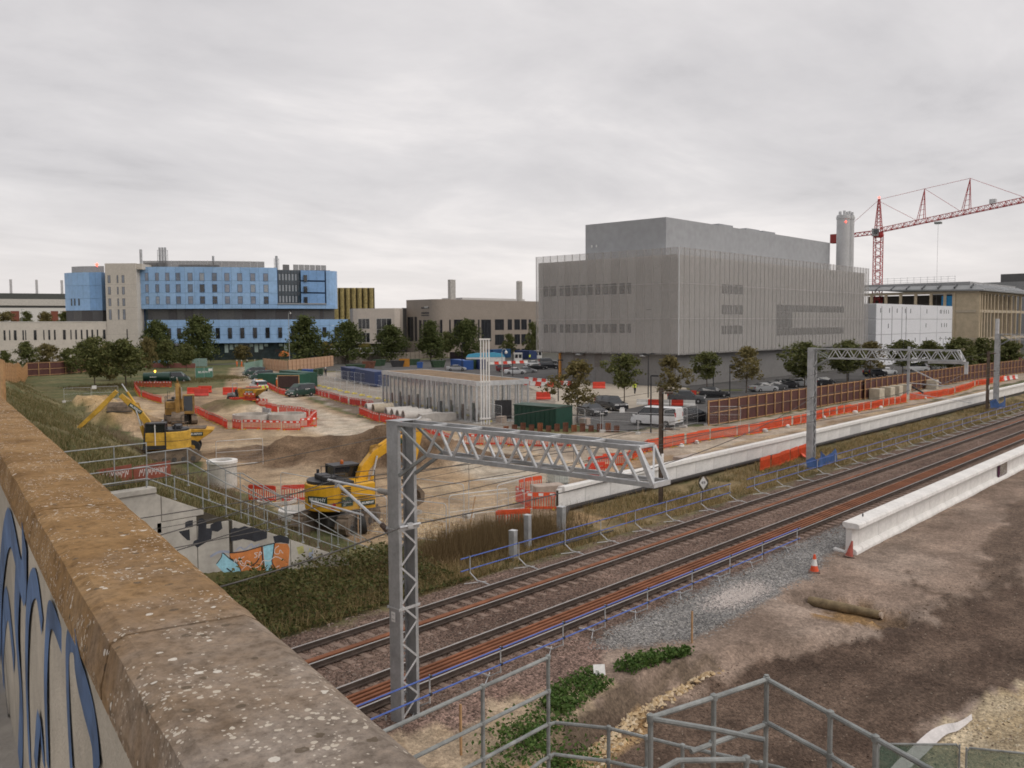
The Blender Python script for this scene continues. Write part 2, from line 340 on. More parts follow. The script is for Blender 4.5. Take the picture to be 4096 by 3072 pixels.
def ground_colour(x, y, z):
    n1 = fbm(x, y, .23, 4); n2 = fbm(x + 40, y, 1.1, 3); n3 = fbm(x, y + 70, .06, 3)
    jx = x + (fbm(x, y, .8, 3) - .5) * 1.6; jy = y + (fbm(x + 9, y + 3, .8, 3) - .5) * 1.6
    col = np.zeros((len(x), 4)); A = lambda c: np.array(c)
    def put(m, c, g):
        m = np.clip(m, 0, 1)[:, None]; col[:] = col * (1 - m) + np.concatenate([c if getattr(c, 'ndim', 1) == 2 else np.tile(A(c), (len(x), 1)), np.full((len(x), 1), g)], 1) * m
    mixc = lambda a, b, t: A(a)[None] * (1 - t[:, None]) + A(b)[None] * t[:, None]
    t1 = sst(.35, .65, n1); t2 = sst(.35, .65, n2)
    put(np.ones(len(x)), mixc((.085, .095, .04), (.15, .135, .065), t1), .0)                       # rough grass beyond
    tan = mixc((.335, .24, .15), (.425, .325, .215), t1)
    put(inpoly(jx, jy, SITE), tan, .30)
    dark = inpoly(jx, jy, SITE) * sst(.5, .62, fbm(x + 77, y, .16, 4)); put(dark * .5, (.22, .16, .11), .35)
    hd = segd(jx, jy, HAUL); put((1 - sst(3.0, 5.2, hd)) * .92, mixc((.43, .365, .285), (.50, .44, .355), t2), .2)
    put(inpoly(jx, jy, PATH), mixc((.33, .27, .21), (.40, .34, .27), t1), .22)
    st = sst(31.2, 31.5, y) * (1 - sst(35.9, 36.6, y)) * (x > 46); put(st, mixc((.20, .155, .115), (.30, .24, .18), t2), .4)
    put(inpoly(jx, jy, [(33, 30.8), (33, 33), (38, 34), (50, 38), (50, 30.8)]) * .7, mixc((.24, .18, .13), (.32, .25, .18), t1), .4)
    # construction compound gravel round the pavilion
    put(inpoly(jx, jy, [(62, 60), (61, 74), (75, 104), (100, 150), (118, 168), (150, 150), (127, 90), (96, 62), (72.5, 57)]), mixc((.27, .235, .20), (.34, .30, .255), t1), .3)
    put(inpoly(jx, jy, [(60.5, 73), (75, 103), (77.5, 102), (66, 74)]) * .9, (.16, .12, .09), .3)
    for (mx, my), a, b, h, th in MOUNDS[:2]:
        c, s = math.cos(th), math.sin(th); q = np.hypot(((x - mx) * c + (y - my) * s) / a, (-(x - mx) * s + (y - my) * c) / b) + (fbm(x, y, .35, 4) - .5) * .55
        put(1 - sst(.8, 1.02, q), mixc((.12, .078, .048), (.20, .135, .085), t2), .5)
    for (mx, my), a, b, h, th in MOUNDS[2:4]:
        q = np.hypot((x - mx) / a, (y - my) / b) + (fbm(x, y, .5, 3) - .5) * .3; put(1 - sst(.8, 1.05, q), mixc((.42, .285, .14), (.5, .36, .2), t2), .3)
    (mx, my), a, b, h, th = MOUNDS[4]; q = np.hypot((x - mx) / a, (y - my) / b); put(1 - sst(.7, 1.0, q), mixc((.19, .13, .085), (.13, .115, .05), t1), .3)
    # trackside verge, dry grass and bare patches
    vg = sst(24.9, 25.4, jy) * (1 - sst(30.3, 30.9, jy)); put(vg, mixc((.145, .115, .06), (.23, .175, .095), t2), .1)
    bare = vg * (x > 26.5) * (x < 39) * sst(27.3, 28.5, jy); put(bare, mixc((.30, .20, .105), (.36, .25, .14), t1), .45)
    # near side ground
    nr = 1 - sst(16.0, 16.5, jy); pink = mixc((.23, .172, .135), (.305, .24, .195), t1); put(nr, pink, .35)
    yb = np.interp(x, BANK_X, BANK_Y)
    low = sst(.1, -.3, y - yb) * inpoly(jx, jy, [(10, 13.5), (19.6, 14.4), (22, 13.2), (25.2, 12.7), (28.8, 11.0), (33, 9.6), (38, 8.4), (50, 6.5), (50, 1), (35, 4), (29.8, 6.0), (24.3, 7.1), (20.9, 7.7), (10, 8)]); put(low * .95, mixc((.082, .055, .041), (.115, .08, .06), t2), .5)
    dk = inpoly(jx, jy, [(39.5, 13.6), (36.5, 11.5), (35.5, 9.2), (39, 9.6), (44, 11), (60, 12.6), (100, 13.2), (100, 9), (50, 8.6), (44, 9.5), (41, 8.6), (38, 8.5), (33.8, 9.3)]) ; put(dk * .8, (.105, .074, .055), .5)
    put(inpoly(jx, jy, [(30.6, 12.9), (33.2, 12.9), (33.2, 9.9), (30.4, 10.2)]) * (z < -.42), mixc((.21, .13, .06), (.13, .09, .06), t2), .4)
    put(inpoly(jx, jy, [(29.9, 13.6), (30.6, 12.2), (30.9, 10.9), (30.4, 11.2), (29.7, 13)]), (.26, .155, .06), .4)
    face = (np.abs(y - yb + .18) < .24) * (x < 24.5); put(face * .9, (.12, .09, .065), .4)
    sand = inpoly(jx, jy, [(14, 16.6), (18.8, 16.3), (20.6, 15.2), (20.8, 14.5), (18, 14.2), (15.5, 13.2), (12, 13)]); put(sand, mixc((.36, .27, .18), (.44, .345, .245), t2), .35)
    bt = inpoly(jx, jy, [(14, 13.4), (16.5, 13.3), (19.5, 13.75), (20.5, 13.4), (17.5, 12.5), (15, 11.6), (13, 11.8)]); put(bt, mixc((.30, .185, .085), (.40, .27, .14), t2), .5)
    gold = inpoly(jx, jy, [(19, 7.2), (21.5, 7.0), (23.6, 6.9), (25.2, 6.6), (26, 6.5), (29, 5.9), (36, 5.6), (36, 1), (19, 1)]); put(gold, mixc((.40, .315, .20), (.48, .40, .28), t2), .5)
    # track ballast
    bed = sst(16.7, 17.2, jy) * (1 - sst(24.4, 25.0, jy)); put(bed, mixc((.13, .088, .07), (.18, .125, .10), t1), 1.0)
    put(inpoly(jx, jy, [(10, 17.2), (22.5, 17.2), (23.3, 16.6), (21.8, 15.6), (18.6, 16.0), (14, 16.4), (10, 16.6)]), mixc((.185, .12, .095), (.24, .165, .135), t1), 1.0)
    gb = inpoly(x + (n2 - .5) * .9, y + (n1 - .5) * .9, GREYB); put(gb, mixc((.20, .195, .19), (.27, .26, .25), t1), 1.0)
    q = np.hypot((x - 30.4) / 2.3, (y - 15.9) / .8) + (n2 - .5) * .5; put(1 - sst(.8, 1.1, q), (.42, .375, .35), 1.0)
    # embankment grass
    toe = .272 * y + 15.0; em = (y > 30.85) * sst(0.4, -.6, x - toe + (n2 - .5) * 3.5); put(em, mixc((.10, .105, .045), (.175, .15, .08), t1), .0)
    em2 = (y > 30.85) * sst(-.5, -4, x - toe) * sst(.55, .7, n2); put(em2 * .8, (.21, .16, .08), .0)
    put(inpoly(jx, jy, [(14, 25), (14, 30.8), (24.5, 30.8), (26.5, 28), (26.5, 25.4)]), mixc((.05, .055, .02), (.09, .08, .035), t1), 0)
    # tarmac round the buildings and the public road
    put(inpoly(x, y, [(127, 62), (127, 230), (500, 230), (500, 46), (240, 46)]), mixc((.085, .083, .082), (.11, .107, .105), t1), .1)
    far = sst(230, 236, y) * (1 - sst(262, 266, y)); put(inpoly(x, y, [(60, 214), (215, 198), (215, 214), (60, 232)]), mixc((.085, .10, .04), (.12, .12, .055), t1), 0)
    lit = sst(120, 600, np.hypot(x, y)); put(lit * .7, (.11, .115, .06), 0)
    def streak(m, deg, fa, fc, lo, hi):
        a = R(deg); u = x * math.cos(a) + y * math.sin(a); v = -x * math.sin(a) + y * math.cos(a); f = lo + (hi - lo) * sst(.3, .7, fbm(u * fa + 3, v * fc, 1, 3)); col[:, :3] *= np.where(m > 0, f, 1)[:, None]
    streak((y < 15.5) * (y < yb), -13, .12, 1.6, .84, 1.14); streak(inpoly(x, y, SITE) * (y > 33), 60, .06, .7, .86, 1.1); streak((y < 16) * (y > yb), -5, .2, .9, .85, 1.12)
    return col
def make_ground():
    def axis(a, s, g, end):
        o = [a]
        while o[-1] < end: o.append(o[-1] + s + g * (o[-1] - a))
        return o
    X = np.array([-3000, -800, -200, -60, -20, -5, 2] + axis(7, .22, .0125, 4500)); Y = np.array([-3000, -800, -200, -60, -20, -8, -2] + axis(2, .17, .0125, 4500))
    gx, gy = np.meshgrid(X, Y, indexing='ij'); nx, ny = gx.shape; x = gx.ravel(); y = gy.ravel(); z = ground_z(x, y)
    far = np.hypot(x, y) > 420; z[far] = -.3
    me = bpy.data.meshes.new('ground'); co = np.stack([x, y, z], 1)
    i = np.arange(nx * ny).reshape(nx, ny); q = np.stack([i[:-1, :-1], i[1:, :-1], i[1:, 1:], i[:-1, 1:]], -1).reshape(-1, 4)
    me.vertices.add(len(co)); me.vertices.foreach_set('co', co.ravel()); me.loops.add(q.size); me.loops.foreach_set('vertex_index', q.ravel())
    me.polygons.add(len(q)); me.polygons.foreach_set('loop_start', np.arange(0, q.size, 4)); me.polygons.foreach_set('loop_total', np.full(len(q), 4))
    me.polygons.foreach_set('use_smooth', np.ones(len(q), bool)); me.update(calc_edges=True)
    ca = me.color_attributes.new('zone', 'FLOAT_COLOR', 'POINT'); ca.data.foreach_set('color', ground_colour(x, y, z).astype(np.float32).ravel())
    m = bpy.data.materials.new('ground'); m.use_nodes = True; nt = m.node_tree; N, L = nt.nodes, nt.links; b = N['Principled BSDF']
    b.inputs['Roughness'].default_value = .95; b.inputs['Specular IOR Level'].default_value = .15
    at = N.new('ShaderNodeVertexColor'); at.layer_name = 'zone'; geo = N.new('ShaderNodeNewGeometry')
    def nz(s, d, r=.6):
        n = N.new('ShaderNodeTexNoise'); n.inputs['Scale'].default_value = s; n.inputs['Detail'].default_value = d; n.inputs['Roughness'].default_value = r
        L.new(geo.outputs['Position'], n.inputs['Vector']); return n.outputs['Fac']
    def mr(v, a, b_, c, d):
        n = N.new('ShaderNodeMapRange'); L.new(v, n.inputs[0])
        for i_, t in enumerate((a, b_, c, d)): n.inputs[i_ + 1].default_value = t
        return n.outputs[0]
    def mul(a, b_, fac=None):
        n = N.new('ShaderNodeMixRGB'); n.blend_type = 'MULTIPLY'; n.inputs[0].default_value = 1
        if fac is not None: L.new(fac, n.inputs[0])
        L.new(a, n.inputs[1]); L.new(b_, n.inputs[2]); return n.outputs[0]
    c = mul(at.outputs['Color'], mr(nz(.7, 4), .3, .7, .72, 1.28)); c = mul(c, mr(nz(5.5, 3, .7), .3, .7, .72, 1.25))
    vo = N.new('ShaderNodeTexVoronoi'); vo.inputs['Scale'].default_value = 15; L.new(geo.outputs['Position'], vo.inputs['Vector'])
    bw = N.new('ShaderNodeRGBToBW'); L.new(vo.outputs['Color'], bw.inputs[0])
    c = mul(c, mr(bw.outputs[0], .15, .85, .45, 1.65), at.outputs['Alpha']); L.new(c, b.inputs['Base Color'])
    hh = N.new('ShaderNodeMath'); hh.operation = 'MULTIPLY'; L.new(mr(vo.outputs['Distance'], 0, .6, 1, 0), hh.inputs[0]); L.new(at.outputs['Alpha'], hh.inputs[1])
    h2 = N.new('ShaderNodeMath'); h2.operation = 'ADD'; L.new(hh.outputs[0], h2.inputs[0]); L.new(nz(4.0, 4, .7), h2.inputs[1])
    bp = N.new('ShaderNodeBump'); bp.inputs['Strength'].default_value = .8; bp.inputs['Distance'].default_value = .06; L.new(h2.outputs[0], bp.inputs['Height']); L.new(bp.outputs[0], b.inputs['Normal'])
    me.materials.append(m); tag(link('ground', me), kind='structure')
make_ground()

def sheet(name, poly, z, m):
    b = MB(); n = len(poly); b.add([(p[0], p[1], z) for p in poly], [tuple(range(n))]); o = b.build(name, m); return tag(o, kind='structure')
tarmac = mat('tarmac', (.088, .085, .083), .92, var=.22, scale=.25, bump=.1, bscale=40)
paving = mat('pale_paving', (.42, .37, .30), .9, var=.14, scale=.4)

# ---------------------------------------------------------------- railway
def rail_profile(y, w=.072, top=0.0, h=.159):
    return [(y - .07, top - h), (y + .07, top - h), (y + .07, top - h + .02), (y + .012, top - h + .035), (y + .012, top - .045), (y + w / 2, top - .035), (y + w / 2, top), (y - w / 2, top), (y - w / 2, top - .035), (y - .012, top - .045), (y - .012, top - h + .035), (y - .07, top - h + .02)]
sleeper_m = mat('sleeper_concrete', (.235, .17, .135), .9, var=.35, scale=1.5)
def track(yc, label):
    t = thing('railway_track', label, 'railway track', (0, yc, 0))
    for s in (1, -1):
        b = MB(); b.prism(rail_profile(s * .755), 'x', 3, 420); r = b.build('rail', rail_side, t)
        b = MB(); b.b2((3, s * .755 - .03, .0), (420, s * .755 + .03, .004)); b.build('rail_head', rail_top, r)
    sb = MB(); sb.prism([(-.14, -.1), (.14, -.1), (.115, .1), (-.115, .1)], 'y', -1.25, 1.25); me = sb.mesh('sleeper', sleeper_m)
    for i in range(150):
        x = 12 + i * .65; o = link('sleeper', me, t, (x, random.uniform(-.01, .01), -.303))
    return t
random.seed(3)
track(22.61, 'far railway track with one rusty spare rail lying inside it')
track(19.05, 'near railway track with four rusty spare rails lying inside it')
def spare(y, label, group=None, w=.1, f=1.0):
    b = MB(); b.prism([(q[0] * f, q[1]) for q in rail_profile(0, w, h=.16)], 'x', 3, 400); o = b.build('spare_rail', rust, None, loc=(0, y, .0)); o.location.z = -.035
    tag(o, label, 'rail', group)
spare(22.2, 'single rusty spare rail lying inside the far track', None, .12, 1.75)
for i, y in enumerate((19.20, 18.99, 18.78, 18.57)):
    spare(y, ['rusty spare rail farthest from camera of the four inside near track', 'second rusty spare rail from the far side inside near track', 'third rusty spare rail from the far side inside near track', 'rusty spare rail nearest the blue railing inside near track'][i], 'spare rails inside the near track')

# loose ballast stones, uncountable
def stones(name, label, area, n, smin, smax, m, seed, lift=.0, cat='gravel'):
    rg = np.random.RandomState(seed); b = MB(); k = 0
    P = area(rg, n); Z = ground_z(P[:, 0], P[:, 1])
    base = np.array([(1, 0, 0), (-1, 0, 0), (0, 1, 0), (0, -1, 0), (0, 0, 1), (0, 0, -1)], float)
    F = [(0, 2, 4), (2, 1, 4), (1, 3, 4), (3, 0, 4), (2, 0, 5), (1, 2, 5), (3, 1, 5), (0, 3, 5)]
    S = rg.uniform(smin, smax, (len(P), 1, 1)) * rg.uniform(.6, 1.3, (len(P), 6, 1)); J = rg.uniform(-.35, .35, (len(P), 6, 3))
    V = (base[None] + J) * S * np.array([1, 1, .75]); V[:, :, 0] += P[:, 0:1]; V[:, :, 1] += P[:, 1:2]; V[:, :, 2] += (Z + lift)[:, None]
    F = (np.array(F)[None] + (np.arange(len(P)) * 6)[:, None, None]).reshape(-1, 3)
    me = bpy.data.meshes.new(name); me.from_pydata(V.reshape(-1, 3).tolist(), [], F.tolist()); me.materials.append(m); me.update()
    o = link(name, me); tag(o, label, cat, kind='stuff'); return o
def rand_mat(name, cols, rough=.95):
    m = bpy.data.materials.new(name); m.use_nodes = True; N, L = m.node_tree.nodes, m.node_tree.links; b = N['Principled BSDF']; b.inputs['Roughness'].default_value = rough; b.inputs['Specular IOR Level'].default_value = .2
    g = N.new('ShaderNodeNewGeometry'); r = N.new('ShaderNodeValToRGB'); L.new(g.outputs['Random Per Island'], r.inputs[0]); e = r.color_ramp
    while len(e.elements) < len(cols): e.elements.new(.5)
    for i, c in enumerate(cols): e.elements[i].position = i / (len(cols) - 1); e.elements[i].color = (*c, 1)
    L.new(r.outputs[0], b.inputs['Base Color']); return m
bal_m = rand_mat('ballast_stone', [(.09, .058, .045), (.16, .108, .085), (.21, .15, .12), (.29, .235, .20), (.14, .095, .075)])
gbal_m = rand_mat('grey_ballast_stone', [(.12, .12, .12), (.22, .215, .21), (.31, .30, .285), (.40, .38, .35)])
lime_m = rand_mat('limestone', [(.40, .28, .15), (.55, .42, .26), (.60, .50, .36), (.47, .34, .2)])
pale_m = rand_mat('pale_stone', [(.42, .37, .34), (.6, .55, .52), (.5, .45, .42)])
pale2_m = rand_mat('golden_stone', [(.36, .29, .19), (.47, .40, .28), (.55, .48, .37), (.3, .24, .16)])
soil_m = rand_mat('soil_crumb', [(.06, .04, .03), (.12, .08, .06), (.2, .145, .11), (.3, .25, .2)])
def trackarea(rg, n):
    x = 11 + 85 * rg.rand(n) ** 1.9; y = rg.uniform(16.9, 24.9, n)
    bad = np.zeros(n, bool)
    for yr in (23.365, 21.855, 19.805, 18.295): bad |= np.abs(y - yr) < .1
    bad |= (y > 18.4) & (y < 19.35) | (np.abs(y - 22.2) < .13)
    sl = np.abs(((x - 12) / .65 + .5) % 1 - .5) * .65 < .15
    for yc in (22.61, 19.05): bad |= sl & (np.abs(y - yc) < 1.2) & (rg.rand(n) < .55)
    return np.stack([x, y], 1)[~bad]
stones('track_ballast', 'brown crushed stone ballast between and beside the rails', trackarea, 30000, .025, .05, bal_m, 5)
def greyarea(rg, n):
    x = 22 + 50 * rg.rand(n) ** 1.6; y = rg.uniform(14.4, 17.4, n); k = inpoly(x + rg.normal(0, .25, n), y + rg.normal(0, .2, n), GREYB); return np.stack([x, y], 1)[k]
stones('grey_ballast', 'fresh grey stone ballast beside the near track', greyarea, 15000, .025, .05, gbal_m, 6)
def palearea(rg, n): return np.stack([30.4 + rg.normal(0, .95, n), 15.95 + rg.normal(0, .33, n)], 1)
stones('pale_gravel', 'patch of pale pinkish gravel beside the blue railing', palearea, 1800, .025, .05, pale_m, 8)
def bankarea(rg, n):
    x = 15 + 9.5 * rg.rand(n) ** 1.15; y = np.interp(x, BANK_X, BANK_Y) - .42 - np.abs(rg.normal(0, .2, n)) * np.interp(x, [15, 18, 22, 24.5], [2.6, 2.0, .8, .5]); return np.stack([x, y], 1)
stones('limestone_rubble', 'yellow limestone rubble along the foot of the earth bank', bankarea, 520, .05, .12, lime_m, 9, .02)
def soilarea(rg, n):
    x = 14 + 40 * rg.rand(n) ** 1.5; y = rg.uniform(1.5, 13.5, n); k = y < np.interp(x, BANK_X, BANK_Y) - .3; return np.stack([x, y], 1)[k]
stones('soil_crumbs', 'loose soil crumbs scattered over the dark haul road', soilarea, 9000, .012, .04, soil_m, 10)
def goldarea(rg, n):
    x = rg.uniform(20, 35, n); y = rg.uniform(2, 7, n); k = inpoly(x, y, [(20, 6.9), (21.5, 6.9), (23.6, 6.8), (25.2, 6.5), (26, 6.4), (29, 5.8), (35, 5.5), (35, 2), (20, 2)]); return np.stack([x, y], 1)[k]
stones('golden_gravel', 'golden limestone gravel at the right edge of the haul road', goldarea, 5000, .02, .05, pale2_m, 12)
def rubarea(rg, n): return np.stack([30.4 + rg.normal(0, 1.1, n), 33.6 + rg.normal(0, 1.5, n)], 1)
stones('rubble_heap', 'small heap of yellow rubble beside the fallen mesh panels', rubarea, 900, .04, .1, lime_m, 13, .02)

# ---------------------------------------------------------------- blue safety railings
def safety_rail(label, y, xs, x0, x1, side, hz):
    t = thing('safety_railing', label, 'railing', (x0, y, 0), group='blue safety railings beside the tracks')
    for z in hz:
        b = MB(); b.tube((0, 0, z), (x1 - x0, 0, z), .024, 8); b.build('blue_rail', blue_tube, t, smooth=True)
    pb = MB(); pb.tube((0, -.035 * side, .1), (0, -.035 * side, hz[0] + .04), .021, 6)
    pm = pb.mesh('post', galv_l, True)
    ab = MB(); ab.path([(0, -.035 * side, .14), (-.02, .45 * side * -1, -.1), (0.02, -.75 * side, -.12), (0, -1.1 * side, -.15)], .022, 6); ab.tube((-.5, -.2 * side, -.17), (.25, -.7 * side, -.14), .014, 5); am = ab.mesh('foot_arm', galv_l, True)
    cb = MB()
    for z in hz: cb.box((0, 0, z), (.07, .075, .07))
    cm = cb.mesh('clamp', black_p)
    for x in xs:
        p = link('post', pm, t, (x - x0, 0, 0)); link('clamp', cm, p); link('foot_arm', am, t, (x - x0, 0, 0))
safety_rail('blue tube railing on the near side of the tracks beside grey ballast', 16.92, [10.1, 12.8, 15.6, 18.35, 21.2, 23.4, 25.9, 28.9, 31.8, 34.6, 38.0], 8, 38.2, -1, (.83, .36))
safety_rail('blue tube railing on far side of the tracks, run nearest the bridge', 24.85, [25.1, 28.05, 31.2, 33.9, 36.8, 39.65, 43.2, 46.45], 24.6, 46.6, 1, (.77, .27))
safety_rail('blue tube railing on far side of the tracks, run beyond the speed sign', 24.85, [49.5 + 3.05 * i for i in range(22)], 48.6, 116, 1, (.77, .27))

# ---------------------------------------------------------------- overhead line gantries
def gantry(label, base, zt, yend, xs=.6, ys=.42, depth=.75, pitch=.55, sign=-1, detail=True, c=.085, plates=True, lattice_only=False):
    """lattice mast of two channels with a box-truss boom reaching towards -Y"""
    bx, by = base; t = thing('catenary_gantry', label, 'gantry', (bx, by, -.3), group='overhead line gantries')
    H = zt + .3
    m = galv
    for s, nm in ((-1, 'channel'), (1, 'channel')):
        b = MB(); x = s * xs / 2
        b.b2((x - .012, -ys / 2, 0), (x + .012, ys / 2, H))
        b.b2((min(x - .012 * s, x - s * c), -ys / 2 - .003, .01), (max(x - .012 * s, x - s * c), -ys / 2 + .016, H - .002)); b.b2((min(x - .012 * s, x - s * c), ys / 2 - .016, .01), (max(x - .012 * s, x - s * c), ys / 2 + .003, H - .002))
        b.build(nm, m, t)
    z = .25; k = 0; bm = MB(); L = xs - 2 * c
    bm.bar((-L / 2 - .03, 0, 0), (L / 2 + .03, 0, pitch * .8), .05, .012, up=(0, 1, 0)); me_a = bm.mesh('lacing_bar', galv_l)
    bm = MB(); bm.bar((L / 2 + .03, 0, 0), (-L / 2 - .03, 0, pitch * .8), .05, .012, up=(0, 1, 0)); me_b = bm.mesh('lacing_bar', galv_l)
    while z < H - .9:
        for yy in (-ys / 2 - .008, ys / 2 + .008): link('lacing_bar', me_a if k % 2 == 0 else me_b, t, (0, yy, z))
        z += pitch * .9 ; k += 1
    b = MB(); b.b2((-xs / 2 - .03, -ys / 2 - .03, H), (xs / 2 + .03, ys / 2 + .03, H + .012)); b.build('cap_plate', m, t)
    b = MB(); b.b2((-xs / 2 - .15, -ys / 2 - .15, .02), (xs / 2 + .15, ys / 2 + .15, .06))
    for sx in (-1, 1):
        for sy in (-1, 1): b.tube((sx * (xs / 2 + .1), sy * (ys / 2 + .1), .05), (sx * (xs / 2 + .1), sy * (ys / 2 + .1), .2), .02, 6)
    b.build('base_plate', m, t)
    b = MB(); b.b2((-xs / 2 - .3, -ys / 2 - .3, -.5), (xs / 2 + .3, ys / 2 + .3, .02)); b.build('footing', concrete, t)
    # boom
    ye = yend - by; zt_, zb = H - c / 2 - .005, H - depth; y0 = -ys / 2; ys_b = y0 - 1.05
    for s in (-1, 1):
        x = s * (xs / 2 - .02)
        b = MB(); b.bar((x, y0, zt_), (x, ye + .35, zt_), c * .8, c * 1.1); b.build('top_chord', m, t)
        b = MB(); b.bar((x, ys_b, zb), (x, ye, zb), c * .8, c * 1.1); b.build('bottom_chord', m, t)
        b = MB(); b.bar((x, y0 - .02, zt_ - .08), (x, ys_b, zb), .06, .06); b.bar((x, y0 - .01, zb - .62), (x, ys_b, zb), .07, .08); b.build('knee_brace', galv_d if detail else m, t)
        b = MB(); b.bar((x, ye + .35, zt_), (x, ye, zb), .07, .085); b.build('end_post', galv_l, t)
        n = max(3, int(round((ys_b - (ye + .35)) / -.78))) ; n = int(abs(ys_b - ye - .35) / .82)
        st = (ye + .32 - ys_b) / n
        da = MB(); da.bar((0, 0, zb), (0, st * .5, zt_), .012 + .028, .065, up=(1, 0, 0)); dma = da.mesh('diagonal', galv_l)
        db = MB(); db.bar((0, st * .5, zt_), (0, st, zb), .012 + .028, .065, up=(1, 0, 0)); dmb = db.mesh('diagonal', galv_l)
        for i in range(n):
            link('diagonal', dma, t, (x, ys_b + st * i, 0)); link('diagonal', dmb, t, (x, ys_b + st * i, 0))
    n = int(abs(ye - y0) / 1.15); st = (ye + .35 - y0) / n
    ct = MB(); ct.bar((-xs / 2 + .04, 0, zt_ + .02), (xs / 2 - .04, 0, zt_ + .02), .07, .05); cm = ct.mesh('cross_tie', galv_l)
    cd = MB(); cd.bar((-xs / 2 + .04, 0, zt_ - .01), (xs / 2 - .04, st, zt_ - .01), .09, .02); cdm = cd.mesh('plan_brace', galv_l)
    cb = MB(); cb.bar((-xs / 2 + .04, 0, zb - .01), (xs / 2 - .04, st, zb - .01), .06, .02); cbm = cb.mesh('plan_brace', m)
    for i in range(1, n + 1):
        link('cross_tie', cm, t, (0, y0 + st * i, 0))
        if i < n + 0: link('plan_brace', cdm, t, (0, y0 + st * i, 0))
        if y0 + st * i < ys_b: link('plan_brace', cbm, t, (0, y0 + st * (i), 0)) if i < n else None
    b = MB(); b.bar((-xs / 2, ye, zb), (xs / 2, ye, zb), .08, .1); b.bar((-xs / 2 + .03, ye, zb), (xs / 2 - .03, ye + .33, zt_), .04, .06); b.build('end_frame', galv_l, t)
    return t
g1 = gantry('near lattice gantry with its boom reaching right in front of the white wall', (15.05, 17.3), 7.6, 9.55)
for z, zz in ((5.1, .06), (3.05, .06)):
    b = MB(); b.b2((-.36, -.235, z), (.36, -.222, z + .075)); b.b2((-.36, .222, z), (.36, .235, z + .075)); b.b2((-.325, -.25, z + .02), (-.313, .25, z + .045)); b.b2((.313, -.25, z + .02), (.325, .25, z + .045)); b.build('band_clamp', galv_l, g1)
b = MB(); b.b2((-.318, -.02, 2.72), (-.314, .13, 2.98)); pl = b.build('number_plate', white_paint, g1)
for i, (dy, dz) in enumerate(((.085, .19), (.085, .07), (.025, .19), (.025, .07))):
    b = MB(); b.b2((-.3205, dy - .012, 2.72 + dz - .02), (-.3185, dy + .012, 2.72 + dz + .02)); b.build('character', galv_d, pl)
# cantilever arm with insulators, reaching over the near track
ca = thing('cantilever_arm', 'tubular cantilever arm with grey insulators on the near gantry mast', 'cantilever arm', (14.9, 17.52, 4.4))
b = MB(); b.tube((0, .55, 1.32), (0, 2.7, 1.36), .035, 8); b.build('top_tube', galv_l, ca, True)
b = MB(); b.tube((0, .45, .45), (0, 2.25, 1.28), .04, 8); b.build('bracket_tube', galv_l, ca, True)
b = MB(); b.tube((0, 1.2, .58), (0, 3.5, .66), .03, 8); b.tube((0, 3.5, .66), (.0, 3.5, .5), .02, 6); b.tube((0, 3.45, .6), (.3, 2.6, .42), .015, 6); b.build('registration_tube', galv_l, ca, True)
for a, q in (((0, .03, 1.31), (0, .55, 1.32)), ((0, .05, .2), (0, .45, .45))):
    b = MB(); A, B = Vector(a), Vector(q)
    for i in range(7):
        c1 = A.lerp(B, i / 7); c2 = A.lerp(B, (i + .6) / 7); b.tube(c1, c2, .075, 10); b.tube(c2, A.lerp(B, (i + 1) / 7), .045, 8)
    b.build('insulator', mat('insulator_brown', (.13, .09, .07), .4) if a[2] < 1 else concrete, ca, True)
b = MB(); b.tube((0, 2.35, 1.36), (0, 2.35, 1.2), .03, 6); b.tube((-.05, 2.35, 1.2), (.05, 2.35, 1.2), .025, 6); b.build('wire_clamp', galv, ca)

g2 = gantry('far side lattice gantry spanning the tracks, blue sheeting round its foot', (62.75, 27.05), 8.22, 16.9, xs=.62, ys=.45, depth=.72, plates=True)
b = MB(); b.b2((-.325, -.02, 3.6), (-.32, .2, 4.0)); b.build('number_plate', white_paint, g2)
g3 = gantry('distant lattice gantry at the right edge beyond the wooden mast', (119.5, 28.5), 8.6, 19, xs=.62, ys=.5, depth=.72)
b = MB(); b.b2((-.2, -.1, 8.7), (.2, .25, 10.7)); b.build('mast_extension', galv_l, g3)
dr = thing('drop_tube', 'grey drop tube with cantilever hanging from the far gantry boom', 'cantilever arm', (62.75, 20.35, 5.8))
b = MB(); b.b2((-.07, -.07, -.6), (.07, .07, 2.6)); b.build('tube', galv, dr)
b = MB(); b.tube((0, 0, 1.2), (0, -2.1, 0.2), .035, 6); b.tube((0, 0, .15), (0, -2.9, 0.0), .03, 6); b.tube((0, -.2, -.55), (0, -4.0, -1.0), .02, 6); b.build('arm', galv_l, dr)
b = MB(); b.tube((0, -.25, -.1), (0, -1.0, -.5), .06, 8); b.build('insulator', black_p, dr)
dr2 = thing('drop_bracket', 'short grey bracket at the tip of the far gantry boom', 'bracket', (62.75, 17.5, 7.4))
b = MB(); b.b2((-.06, -.8, -.1), (.06, 1.6, .05)); b.b2((-.07, -.85, -.75), (.07, -.65, .05)); b.build('bracket', galv_l, dr2)
b = MB(); b.tube((0, -.75, -.7), (0, 2.2, -2.3), .012, 5); b.build('stay', galv, dr2)
